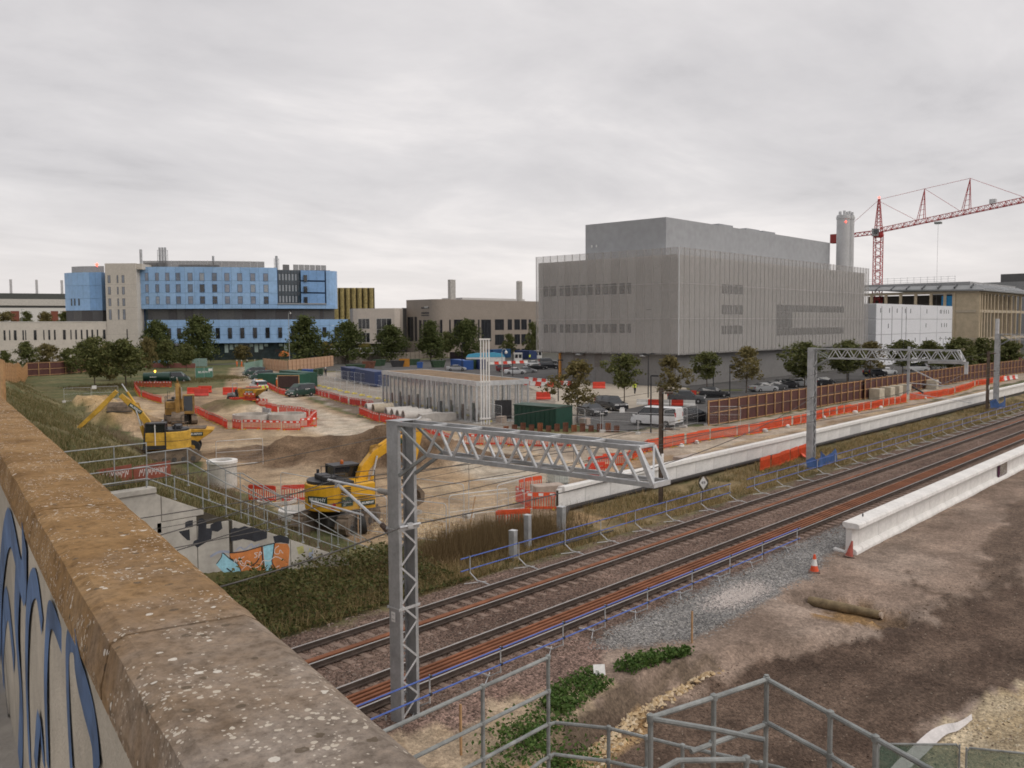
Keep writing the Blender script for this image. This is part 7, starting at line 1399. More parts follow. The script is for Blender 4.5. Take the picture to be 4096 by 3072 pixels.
for z in (.6, 4.4, 8.8): b = MB(); b.b2((-.58, -.12, z), (.58, .12, z + .16)); b.build('tie_plate', white_paint, ft)
gbx = thing('steel_container', 'dark green steel container box at the car park corner', 'container', (68.9, 57.6, -.35), R(90)); b = MB(); b.b2((-2.75, -1.3, 0), (2.75, 1.3, 2.3)); b.build('body', mat('green_box', (.012, .055, .038), .5, var=.15), gbx, bevel=.02); b = MB(); b.prism([(-1.4, 2.3), (1.4, 2.3), (1.4, 2.36), (0, 2.46), (-1.4, 2.36)], 'x', -2.85, 2.85); b.build('roof', mat('green_roof', (.05, .09, .07), .5), gbx)
for i in range(9): b = MB(); b.b2((-2.5 + i * .6, 1.3, .1), (-2.42 + i * .6, 1.335, 2.2)); b.build('rib', mat('green_box', (.012, .055, .038), .5), gbx)
ds = thing('site_screen', 'dark rectangular display board beside the pavilion corner', 'board', (70.2, 64.2, -.3), R(-40)); b = MB(); b.b2((-.9, -.05, .35), (.9, .05, 2.35)); b.build('board', black_p, ds); b = MB(); b.b2((-.8, -.03, 0), (-.7, .03, .4)); b.b2((.7, -.03, 0), (.8, .03, .4)); b.build('legs', galv, ds)
def container(label, a, c, w, h, m, doors=True, name='steel_container', group='site containers'):
    l = dist2(a, c); t = thing(name, label, 'container', (a[0], a[1], gz(*a[:2])), ang(a, c), group); b = MB(); b.b2((0, -w, .1), (l, 0, h)); b.build('body', m, t)
    n = int(l / .55)
    rb = MB(); rb.b2((0, 0, .2), (.2, .035, h - .12)); rm_ = rb.mesh('corrugation', m)
    for i in range(min(n, 24)): link('corrugation', rm_, t, (.15 + i * l / n, 0, 0))
    b = MB(); 
    for x in (0, l - .12): b.b2((x, -.12, .08), (x + .13, .04, h + .02))
    b.build('corner_post', m, t)
    if doors:
        for s in (-w * .5, -w): b = MB(); b.b2((-.04, s + .06, .2), (0, s + w * .5 - .06, h - .12)); b.build('door', m, t)
    return t
container('navy blue container left of the pavilion', (104.68, 129.16, -0.30), (99.11, 116.97, -0.30), 2.45, 2.6, blue_c); container('second navy container behind the first, showing its doors', (103.5, 133.0), (107.5, 141), 2.4, 2.5, mat('navy_b', (.025, .04, .11), .55))
container('long green site cabin behind the dark notice board', (88.89, 125.11, -0.30), (86.37, 133.25, -0.30), -3.0, 2.5, green_c, False, 'site_cabin'); container('second green site cabin beyond the first', (92, 127.5), (95, 139.0), -2.5, 2.5, mat('green_cabin_b', (.022, .075, .05), .55), False, 'site_cabin')
nb = thing('notice_board', 'dark brown notice board in a pale frame by the green cabin', 'board', (79.46, 117.43, -0.30), R(-50)); b = MB(); b.b2((-1.6, -.04, 1.0), (1.6, .04, 2.75)); b.build('board', mat('board_maroon', (.05, .028, .025), .6), nb); b = MB(); b.b2((-1.7, -.06, .0), (-1.6, .06, 2.85)); b.b2((1.6, -.06, 0), (1.7, .06, 2.85)); b.b2((-1.6, -.06, 2.75), (1.6, .06, 2.85)); b.build('frame', wood_n, nb)
# skips, bins, stores in the yard
def skip(p, a, label, m, l=3.6, w=1.8, h=1.4):
    t = thing('skip', label, 'skip', (*p[:2], gz(*p[:2])), a, 'skips and bins in the yard'); b = MB(); b.prism([(-l / 2 + .5, 0), (l / 2 - .5, 0), (l / 2, h), (-l / 2, h)], 'y', -w / 2, w / 2); b.build('hopper', m, t); b = MB(); b.b2((-l / 2, -w / 2 - .05, h - .1), (l / 2, -w / 2, h)); b.b2((-l / 2, w / 2, h - .1), (l / 2, w / 2 + .05, h)); b.build('rim', m, t)
    for s in (-.8, .8):
        b = MB(); b.b2((s - .08, -w / 2 - .09, .3), (s + .08, -w / 2 - .05, h - .1)); b.build('rib', m, t)
sk = [((127.55, 161.92, -0.30), 'green skip left of the rusty one behind the blue container', skip_g), ((140.03, 172.54, -0.30), 'rusty brown skip behind the blue container', rust_d), ((149.75, 180.28, -0.30), 'small green skip right of the rusty one', skip_g), ((148.10, 171.34, -0.30), 'dark skip left of the orange panel', black_p), ((156.72, 175.79, -0.30), 'large green skip right of the orange panel', skip_g), ((151.77, 160.47, -0.30), 'low green skip in front of the blue bins', skip_g)]
for i, (p, l, m) in enumerate(sk): skip(p, R(-45 + i * 4), l, m, 4.4 if 'large' in l or 'left of the rusty' in l else 3.4, 2, 1.7)
b = MB(); b.b2((-1.3, -.06, 0), (1.3, .06, 2.0)); o = b.build('orange_board', mat('orange_board', (.50, .22, .03), .6), None, loc=((149.10, 169.85, -0.30)[0], (149.10, 169.85, -0.30)[1], -.2), rz=R(-48)); tag(o, 'upright orange board between two skips', 'board')
def bin_(p, label, m, s=1.0):
    t = thing('wheelie_bin', label, 'bin', (*p[:2], gz(*p[:2])), R(-48), 'bins in the yard'); b = MB(); b.prism([(-.5 * s, 0), (.5 * s, 0), (.62 * s, 1.15 * s), (-.62 * s, 1.15 * s)], 'y', -.5 * s, .5 * s); b.build('body', m, t); b = MB(); b.prism([(-.66 * s, 1.15 * s), (.66 * s, 1.15 * s), (.55 * s, 1.32 * s), (-.55 * s, 1.32 * s)], 'y', -.55 * s, .55 * s); b.build('lid', m, t)
for i, (x, y, l, m) in enumerate(((665, 1195, 'dark green bin leftmost of the row before the pink hoarding', skip_g), (700, 1200, 'blue bin left one of the pair before the pink hoarding', blue_b), (735, 1203, 'blue bin right one of the pair before the pink hoarding', blue_b), (775, 1200, 'dark green bin right of the blue pair', skip_g), (820, 1190, 'dark green bin rightmost before the pink hoarding', skip_g), (1685, 1130, 'single blue bin beside the large green skip', blue_b), (1140, 1215, 'bright blue drum on the gravel left of the navy container', mat('drum_blue', (.03, .25, .55), .5)))): bin_(at_ if False else {665: (109.08, 156.27, -0.30), 700: (108.82, 154.48, -0.30), 735: (108.56, 152.72, -0.30), 775: (109.38, 152.28, -0.30), 820: (112.62, 154.94, -0.30), 1685: (147.20, 161.97, -0.30), 1140: (112.03, 141.70, -0.30)}[x], l, m, 1.15)
for i, (p, c, w, h, m, l) in enumerate((((151.95, 156.02, -0.30), (146.75, 146.31, -0.30), 2.2, 2.2, blue_b, 'blue storage container left of the dark lamp post'), ((150.32, 149.53, -0.30), (149.40, 146.61, -0.30), 2, 2.4, skip_g, 'green storage bin between two blue ones'), ((151.15, 148.32, -0.30), (150.42, 145.12, -0.30), 2, 2.4, blue_c, 'dark blue storage container left of the white flue tower'), ((203.87, 190.70, -0.30), (212.06, 190.59, -0.30), 2.5, 2.8, mat('lorry_blue', (.03, .10, .24), .5), 'blue sided container with a white roof in the far yard'), ((207.61, 184.69, -0.30), (203.75, 175.53, -0.30), 2.5, 2.6, blue_c, 'blue site office with white doors by the laboratory'), ((190.71, 196.22, -0.30), (190.22, 189.62, -0.30), 2.5, 2.2, mat('dark_store', (.05, .035, .04), .7), 'dark maroon store behind the bright blue sheeting'))): container(l, p, c, -w, h, m, False)
b = MB(); b.prism([(0, 0), (11, 0), (10.4, .9), (8, 1.3), (3, 1.15), (.6, .8)], 'y', 0, 2.2); o = b.build('tarpaulin', mat('sky_tarp', (.10, .42, .62), .6, var=.2), None, loc=((179.91, 178.53, -0.30)[0], (179.91, 178.53, -0.30)[1], 1.0), rz=R(-42)); tag(o, 'bright blue sheeting over a store in the far yard', 'sheeting'); b = MB(); b.b2((0, .05, -1.5), (11, 2.15, -.02)); o = b.build('white_store', white_pl, None, loc=o.location, rz=R(-42)); tag(o, 'white sided store under the bright blue sheeting', 'store')
for i, (p, l) in enumerate((((190.60, 168.40, -0.30), 'white gatehouse cabin left of the guard'), ((211.40, 178.60, -0.30), 'white gatehouse cabin right of the guard'))):
    t = thing('gatehouse', l, 'cabin', (*p[:2], -.25), R(-45), 'white gatehouses'); b = MB(); b.b2((-1.1, -.9, 0), (1.1, .9, 2.3)); b.build('wall', white_pl, t); b = MB(); b.b2((-1.2, -1, 2.3), (1.2, 1, 2.42)); b.build('roof', concrete_w, t)
    for s in (-.55, .5): b = MB(); b.b2((s - .4, -.93, 1.0), (s + .4, -.9, 2.0)); b.build('window', car_glass, t)
# long lattice truss in store
tr = thing('lattice_truss', 'long white lattice truss standing across the yard before the grey hoarding', 'truss', (157.70, 212.91, -0.30)); e = Vector((179.21, 207.00, -0.30)) - tr.location; z0 = 2.3
for s, z in ((-.5, z0), (.5, z0), (-.5, z0 + 1.5), (.5, z0 + 1.5)): b = MB(); q = Vector((-e.y, e.x, 0)).normalized() * s; b.bar(q + Vector((0, 0, z)), q + Vector((e.x, e.y, z)), .14, .14); b.build('chord', galv_l, tr)
for i in range(26):
    b = MB(); a_, c_ = e * (i / 26), e * ((i + 1) / 26); a_.z = z0 if i % 2 else z0 + 1.5; c_.z = z0 + 1.5 if i % 2 else z0; b.bar(a_, c_, .1, .1); b.build('diagonal', galv_l, tr)
for f in (.02, .97): b = MB(); q = e * f; b.bar((q.x, q.y, 0), (q.x, q.y, z0), .2, .2); b.build('leg', galv_l, tr)
# lamp columns
def lamp(x, y, h, label, m, kind, rz=0):
    t = thing('lamp_post', label, 'lamp post', (x, y, gz(x, y)), rz, 'lamp posts and camera poles'); b = MB(); b.tube((0, 0, 0), (0, 0, h), .08, 8, .055); b.build('column', m, t, True)
    if kind == 'flat2': 
        for s in (-1, 1): b = MB(); b.bar((0, 0, h - .05), (s * .35, 0, h), .06, .06); b.prism([(s * .3, -.02), (s * .95, -.06), (s * .9, .1), (s * .35, .12)], 'y', -.18, .18); o = b.build('lantern', m, t); o.location.z = h
    elif kind == 'flat1': b = MB(); b.prism([(-.1, -.02), (.7, -.06), (.66, .1), (0, .12)], 'y', -.18, .18); o = b.build('lantern', m, t); o.location.z = h
    else: b = MB(); b.path([(0, 0, h - .1), (.03, 0, h + .2), (.2, 0, h + .38), (.4, 0, h + .3), (.46, 0, h + .1)], .05, 6); b.build('arm', m, t, True); b = MB(); b.lathe([(.05, .16), (.17, .02), (.14, -.14), (.02, -.2)], 10, (.46, 0, h)); b.build('camera_dome', white_pl, t, True)
bl = mat('lamp_black', (.02, .021, .024), .5); gy = mat('lamp_grey', (.36, .38, .38), .5, .2)
for r_, x, yb, yt, l, m, k in ((None, 0, 0, 0, '', bl, ''),)[:0]: pass
LP = [((71.62, 46.57, -0.22), 5.4, 'black single lamp post standing by the white van', bl, 'flat1'), ((105.57, 69.10, -0.22), 6.2, 'black twin lamp post behind the brown mast', bl, 'flat2'), ((93.48, 75.47, -0.22), 5.6, 'slim black post left of the brownish tree', bl, 'flat1'), ((112.36, 60.18, -0.22), 4.6, 'black lamp post left of the hoarding trees', bl, 'flat1'), ((129.35, 72.22, -0.22), 5.6, 'black lamp post before the laboratory corner', bl, 'flat1'), ((156.39, 60.80, -0.22), 5.2, 'black lamp post behind the hoarding by the dense tree', bl, 'flat1'), ((224.95, 65.22, -0.22), 6.5, 'white twin lamp post before the white cabins', gy, 'flat2'), ((133.78, 119.71, -0.22), 5.6, 'black lamp post beside the white saloon', bl, 'flat1'), ((142.06, 142.35, -0.22), 6.3, 'black lamp post before the blue storage container', bl, 'flat1'), ((121.82, 179.34, -0.30), 13.5, 'tall grey camera pole before the blue hospital', gy, 'dome'), ((191.98, 240.32, -0.30), 12.5, 'grey twin lamp post before the beige block', gy, 'flat2'), ((104.39, 294.26, -0.30), 16, 'thick grey mast at left above the maroon hoarding', gy, 'flat1'), ((134.27, 309.40, -0.30), 14, 'thin grey lamp post before the beige stair tower', gy, 'flat1'), ((239.37, 205.83, -0.30), 8.6, 'grey camera pole left of the laboratory', gy, 'dome'), ((304.68, 274.86, -0.30), 12, 'thin pale post before the brown building', gy, 'flat1'), ((73.73, 67.56, -0.30), 7.3, 'white camera pole right of the flue tower', gy, 'dome')]
for p, h, l, m, k in LP: lamp(p[0], p[1], h, l, m, k, R(-48))
for i, (p, c) in enumerate((((127.91, 96.18, -0.20), (1, .45, .03)), ((127.77, 92.58, -0.20), (1, .45, .03)), ((127.22, 84.07, -0.20), (1, .55, .03)))):
    t = thing('warning_lamp', ['amber warning lamp leftmost before the laboratory wall', 'amber warning lamp beside the laboratory door', 'amber warning lamp right of the hi-vis worker'][i], 'lamp', p, 0, 'amber warning lamps'); b = MB(); b.b2((-.12, -.1, 0), (.12, .1, .8)); b.build('body', bl, t); b = MB(); b.lathe([(.02, -.14), (.15, 0), (.02, .14)], 8, (0, 0, .95)); b.build('lens', emis('amber_lamp', (1, .5, .05), 5), t)
# curved cycle shelter
t = thing('cycle_shelter', 'clear curved cycle shelter behind the green box', 'shelter', (84, 66.5, -.2), R(-50)); b = MB(); pr = [(1.6 * math.cos(a), 2.2 * math.sin(a)) for a in [i * math.pi / 2 / 8 for i in range(9)]]
b.add([(x, -3, z) for x, z in pr] + [(x, 3, z) for x, z in pr], [(i, i + 1, 10 + i, 9 + i) for i in range(8)]); o = b.build('canopy', net_m if False else mat('clear_plastic', (.6, .62, .64), .15, alpha=.4), t); b = MB()
for y in (-3, 0, 3): b.path([(x, y, z) for x, z in pr], .03, 6)
b.build('ribs', galv_l, t)
# low beam guard along the white wall: white sandbags by the orange barriers
for i, p in enumerate(((65.04, 39.57, -0.30), (67.77, 39.73, -0.30), (79.19, 39.01, -0.30), (83.81, 38.85, -0.30), (93.88, 39.38, -0.30), (102.01, 39.16, -0.30), (110.18, 39.15, -0.30), (127.31, 39.33, -0.30))):
    b = MB(); b.lathe([(.02, 0), (.2, .05), (.22, .16), (.14, .3), (.02, .34)], 9); o = b.build('sandbag', white_pl, None, True, loc=(p[0] + .05, p[1] - .3, gz(p[0], p[1])), rz=i); o.scale = (1.5, .8, 1); tag(o, ordn(i) + ' white sandbag from the brown mast at the orange barriers', 'sandbag', 'white sandbags')

# ---------------------------------------------------------------- road vehicles
ST = {
 'saloon': dict(L=4.6, s=[(-2.3, .42, .8, .82, .72, .78, .66), (-2.18, .26, .96, .98, .82, .86, .74), (-1.45, .2, 1.0, 1.02, .87, .88, .72), (-.75, .2, .99, 1.38, .88, .88, .58), (.35, .2, .97, 1.42, .88, .88, .6), (1.1, .2, .94, .96, .88, .87, .72), (2.05, .22, .76, .78, .85, .82, .66), (2.3, .34, .58, .6, .7, .7, .55)], w=.33, wx=(-1.38, 1.4)),
 'hatch': dict(L=4.3, s=[(-2.15, .42, .9, .92, .74, .78, .66), (-2.05, .26, 1.02, 1.1, .82, .85, .68), (-1.65, .2, 1.04, 1.44, .86, .87, .56), (.2, .2, .98, 1.5, .88, .88, .6), (1.1, .2, .96, .98, .88, .87, .72), (1.95, .22, .8, .82, .85, .82, .66), (2.15, .34, .62, .64, .7, .7, .55)], w=.33, wx=(-1.3, 1.32)),
 'suv': dict(L=4.8, s=[(-2.4, .5, 1.0, 1.04, .78, .84, .72), (-2.3, .34, 1.1, 1.2, .88, .9, .74), (-2.0, .3, 1.12, 1.7, .92, .92, .66), (.45, .3, 1.1, 1.76, .93, .93, .68), (1.15, .3, 1.08, 1.1, .93, .92, .8), (2.2, .32, 1.0, 1.02, .92, .9, .78), (2.4, .42, .8, .82, .84, .82, .7)], w=.38, wx=(-1.42, 1.5)),
 'pickup': dict(L=5.2, s=[(-2.6, .5, 1.06, 1.1, .84, .88, .82), (-2.5, .4, 1.1, 1.66, .9, .9, .8), (-.95, .36, 1.1, 1.7, .92, .92, .8), (-.9, .36, 1.1, 1.72, .92, .92, .68), (.6, .36, 1.1, 1.78, .92, .92, .68), (1.35, .36, 1.08, 1.1, .92, .9, .78), (2.4, .38, 1.0, 1.02, .9, .88, .76), (2.6, .46, .8, .82, .84, .82, .7)], w=.39, wx=(-1.55, 1.65)),
 'van': dict(L=5.0, s=[(-2.5, .42, 1.15, 1.86, .86, .9, .82), (-2.42, .3, 1.16, 1.98, .94, .95, .84), (.95, .28, 1.14, 1.98, .96, .96, .82), (1.55, .28, 1.12, 1.5, .96, .95, .8), (1.95, .28, 1.08, 1.1, .95, .92, .78), (2.4, .3, .84, .86, .92, .86, .72), (2.52, .4, .6, .62, .8, .78, .66)], w=.35, wx=(-1.5, 1.5)),
 'small_van': dict(L=4.5, s=[(-2.25, .4, 1.05, 1.76, .8, .84, .76), (-2.18, .28, 1.06, 1.84, .88, .89, .78), (.55, .26, 1.05, 1.86, .9, .9, .76), (1.2, .26, 1.03, 1.42, .9, .89, .74), (1.55, .26, 1.0, 1.02, .89, .87, .74), (2.1, .28, .8, .82, .87, .82, .68), (2.26, .38, .58, .6, .74, .72, .58)], w=.33, wx=(-1.35, 1.38))}
def car_mesh(kind, paint, glass_from=-9.0):
    s = ST[kind]['s']; b = MB(); n = 10
    for x, zb, zl, zt, wl, wb_, wt in s:
        zm = zb + (zl - zb) * .45; w_m = max(wl, wb_) * 1.03; h = zt - zl; c = .0 if h < .15 else .06
        b.v += [(x, wl, zb), (x, w_m, zm), (x, wb_, zl), (x, wt, zt - c), (x, wt * .8, zt), (x, -wt * .8, zt), (x, -wt, zt - c), (x, -wb_, zl), (x, -w_m, zm), (x, -wl, zb)]
    for i in range(len(s) - 1):
        h0, h1 = s[i][3] - s[i][2] > .15, s[i + 1][3] - s[i + 1][2] > .15
        for k in range(n):
            j = (k + 1) % n; g = 0
            if k in (2, 6) and (h0 or h1) and (s[i + 1][0] > glass_from): g = 1
            if k in (3, 4, 5) and h0 != h1: g = 1
            b.f.append((i * n + k, (i + 1) * n + k, (i + 1) * n + j, i * n + j)); b.mi.append(g)
    m = (len(s) - 1) * n; b.f += [tuple(range(n)), tuple(range(m + n - 1, m - 1, -1))]; b.mi += [0, 0]
    return b.mesh('body', [paint, car_glass])
_wm = {}
def wheel_parts(t, r, pos, w=.22, rim=hub_s, name='wheel'):
    k = (round(r, 2), rim.name, w)
    if k not in _wm:
        b = MB(); b.lathe([(r * .62, -w / 2), (r * .94, -w / 2), (r, -w / 2 + .03), (r, w / 2 - .03), (r * .94, w / 2), (r * .62, w / 2)], 20); tm = b.mesh('tyre', black_r, True); b = MB(); b.lathe([(.02, -w / 2 - .01), (r * .2, -w / 2 - .012), (r * .62, -w / 2 + .02), (r * .62, w / 2 - .02), (r * .2, w / 2 + .012), (.02, w / 2 + .01)], 16); _wm[k] = (tm, b.mesh('rim', rim, True))
    tm, rm_ = _wm[k]
    for p in pos: o = link(name, tm, t, p); o.rotation_euler = (R(90), 0, 0); link('rim', rm_, o)
def vehicle(kind, p, hd, paint, label, cat='car', group='parked cars', name='parked_car', gf=-9.0, z=None, s=1.0):
    t = thing(name, label, cat, (p[0], p[1], (gz(p[0], p[1]) if z is None else z)), hd, group); d = ST[kind]; t.scale = (s, s, s)
    me = car_mesh(kind, paint, gf); link('body', me, t); hw = d['s'][3][5] - .1
    wheel_parts(t, d['w'], [(x, sd * (hw + .02), d['w']) for x in d['wx'] for sd in (-1, 1)])
    x0, x1 = d['s'][0], d['s'][-1]; x1b = d['s'][-2]
    for sd in (-1, 1):
        b = MB(); b.prism([(x1[0] - .02, sd * x1[4] * .98), (x1b[0] + .03, sd * (x1b[4] + .01)), (x1b[0] + .03, sd * x1b[4] * .6), (x1[0] + .012, sd * x1[4] * .55)], 'z', x1[2] - .02, x1[2] + .12); b.build('headlight', lamp_w, t); tall = kind in ('van', 'small_van', 'suv', 'pickup'); b = MB(); b.b2((x0[0] - .015, sd * x0[5] * .82, x0[2] - (.1 if tall else .14)), (x0[0] + .1, sd * (x0[5] + .03), x0[2] + (.35 if tall else .02))); b.build('tail_light', lamp_r, t)
    b = MB(); b.b2((x0[0] - .02, -.26, x0[1] + .2), (x0[0] + .01, .26, x0[1] + .31)); b.build('rear_plate', plate_y, t); b = MB(); b.b2((x1[0] - .01, -.26, x1[1] + .02), (x1[0] + .02, .26, x1[1] + .12)); b.build('front_plate', white_paint, t); b = MB(); b.b2((x0[0] - .03, -x0[4], x0[1] - .1), (x0[0] + .2, x0[4], x0[1] + .04)); b.b2((x1[0] - .2, -x1[4], x1[1] - .12), (x1[0] + .03, x1[4], x1[1] + .02)); b.build('bumper', black_p, t)
    for sd in (-1, 1): b = MB(); xm = [q for q in d['s'] if q[3] - q[2] > .15][-1][0] + .45; b.b2((xm, sd * .9, 1.0), (xm + .16, sd * 1.1, 1.15)); b.build('mirror', paint, t)
    return t
v = vehicle('van', (77.0, 49.4), R(96), white_v, 'white minibus van parked at the car park edge', 'van', name='parked_van')
vehicle('pickup', lerp((88.48, 65.12, -0.20), (86.83, 60.05, -0.20), .5), ang((89.10, 65.58, -0.20), (86.26, 59.65, -0.20)), black_v, 'large black pickup with roof rails behind the white van')
vehicle('saloon', lerp((82.56, 63.26, -0.20), (80.99, 58.81, -0.20), .5), ang((83.02, 63.78, -0.20), (80.48, 58.44, -0.20)), black_v, 'black saloon half hidden by the brownish tree')
vehicle('hatch', (82.96, 48.52, -0.20), R(-50), black_v, 'dark hatchback parked right of the white van')
vehicle('hatch', (111.63, 62.38, -0.20), R(-45), black_v, 'black hatchback parked alone before the laboratory wall')
vehicle('suv', (101.33, 60.47, -0.20), R(-60), grey_v, 'dark grey car half hidden by the slim brownish tree')
for kd, p, h, m, l in (('saloon', (140.17, 124.77, -0.20), R(-42), white_v, 'white saloon in the far car park, front row'), ('saloon', (145.66, 126.48, -0.20), R(-42), silver_v, 'silver saloon beside the white saloon in the far car park'), ('suv', (146.16, 132.49, -0.20), R(-42), redcar_v, 'maroon car behind the white saloon'), ('saloon', (170.83, 145.82, -0.20), R(-42), white_v, 'white car in the second row of the far car park'), ('saloon', (157.83, 133.68, -0.20), R(-42), black_v, 'black saloon in the second row of the far car park'), ('suv', (179.48, 148.27, -0.20), R(-42), grey_v, 'dark car by the orange column of the laboratory'), ('suv', (161.53, 133.09, -0.20), R(-42), black_v, 'black car nearest the orange column of the laboratory'), ('saloon', (142.62, 144.80, -0.20), R(-42), silver_v, 'silver car behind the pavilion roof'),
    ('saloon', (125.86, 61.78, -0.20), R(-22), silver_v, 'silver saloon behind the hoarding left of the far gantry'), ('saloon', (129.84, 62.09, -0.20), R(-22), grey_v, 'dark grey saloon next to the silver one behind the hoarding'), ('hatch', (134.50, 62.23, -0.20), R(-22), black_v, 'black hatchback third in the row behind the hoarding'), ('hatch', (144.29, 60.30, -0.20), R(-22), black_v, 'black car just right of the far gantry mast'), ('suv', (173.47, 62.35, -0.20), R(-22), black_v, 'black car under the far gantry boom'), ('saloon', (183.15, 63.64, -0.20), R(-22), white_v, 'white car beside the black one under the boom'), ('saloon', (208.44, 62.33, -0.20), R(-25), silver_v, 'silver car under the tip of the far gantry boom'), ('saloon', (241.86, 63.35, -0.20), R(-25), black_v, 'black car left of the slim dark mast'), ('saloon', (139.12, 62.25, -0.20), R(-22), silver_v, 'silver car half hidden behind the far gantry mast')): vehicle(kd, p, h, m, l)
vehicle('van', (197.47, 62.37, -0.20), R(-45), white_v, 'white panel van behind the hoarding under the boom', 'van', name='parked_van', gf=.9)
vehicle('van', (252.60, 60.35, -0.20), R(-45), white_v, 'white vehicle before the magenta lorry at right', 'van', name='parked_van', gf=.9)
ml = thing('magenta_lorry', 'magenta lorry box behind the hoarding at the right edge', 'lorry', (215, 52, -.25), R(-40)); b = MB(); b.b2((-4, -1.25, .9), (4, 1.25, 3.6)); b.build('box_body', mat('magenta', (.20, .02, .09), .5), ml); b = MB(); b.b2((4.1, -1.2, .6), (6, 1.2, 3.0)); b.build('cab', mat('magenta', (.20, .02, .09), .5), ml); wheel_parts(ml, .48, [(x, s * 1.1, .48) for x in (-2.6, -1.5, 4.9) for s in (-1, 1)])
def murphy(t, size, loc, rot, m=white_paint): return text('MURPHY', size, loc, rot, m, t, bold=.004)
# contractor's green fleet
for kd, p, h, l, nm, gf in (('small_van', lerp((75.84, 111.21, -0.30), (78.76, 110.90, -0.30), .45), ang((79.03, 111.27, -0.30), (75.59, 110.85, -0.30)), 'dark green van parked at the haul road by the notice board', 'parked_van', -9), ('small_van', (98.18, 154.45, -0.30), R(160), 'dark green van nearer one left of the green cabin', 'parked_van', -9), ('small_van', (104.31, 166.68, -0.30), R(160), 'dark green van farther one left of the green cabin', 'parked_van', -9), ('van', (82.92, 159.02, -0.30), R(-35), 'dark green van right of the tanker with amber beacon', 'parked_van', .9)):
    t = vehicle(kd, p, h, green_v, l, 'van', 'green contractor vans', nm, gf)
    for s in (-1, 1): murphy(t, .22, (-.6, s * .97, 1.05), (R(90), 0, R(180) if s > 0 else 0))
t = vehicle('pickup', (80.11, 126.71, -0.30), R(72), white_v, 'white pickup with yellow and red chevrons on its tail', 'pickup', 'site vehicles', 'parked_pickup')
for i in range(6): b = MB(); s = -1 if i < 3 else 1; k = i % 3; b.prism([(s * (.1 + k * .27), .55), (s * (.3 + k * .27), .55), (s * (.12 + k * .27), .98), (s * (-.06 + k * .27), .98)], 'x', -2.66, -2.64); b.build('chevron', yellow_hv if k % 2 == 0 else red_pl, t)
b = MB(); b.b2((-.3, -.6, 1.78), (0, .6, 1.86)); b.build('light_bar', mat('amber_bar', (.7, .3, .02), .3), t)
vehicle('saloon', (90.61, 141.26, -0.30), R(160), silver_v, 'silver car half hidden behind the white pickup', 'car', 'site vehicles')
tk = thing('tanker', 'dark green fuel tanker with a lit amber beacon behind red barriers', 'tanker', (79.60, 159.60, -0.30), R(-35)); b = MB(); n = 14; b.add([(x, .95 * math.cos(2 * math.pi * k / n), 1.15 + .85 * math.sin(2 * math.pi * k / n)) for x in (-2.4, 2.2) for k in range(n)], [(k, (k + 1) % n, n + (k + 1) % n, n + k) for k in range(n)] + [tuple(range(n)), tuple(range(2 * n - 1, n - 1, -1))]); b.build('tank', green_v, tk, True); b = MB(); b.b2((-2.5, -.9, .35), (2.4, .9, .5)); b.build('chassis', black_p, tk); wheel_parts(tk, .4, [(x, s * .85, .4) for x in (-1.2, -.3) for s in (-1, 1)]); murphy(tk, .3, (-.6, -.985, 1.2), (R(90), 0, 0)); b = MB(); b.lathe([(.02, -.2), (.16, -.05), (.14, .12), (.02, .2)], 8, (-.4, 0, 2.2)); b.build('beacon', emis('amber_lamp', (1, .5, .05), 5), tk)

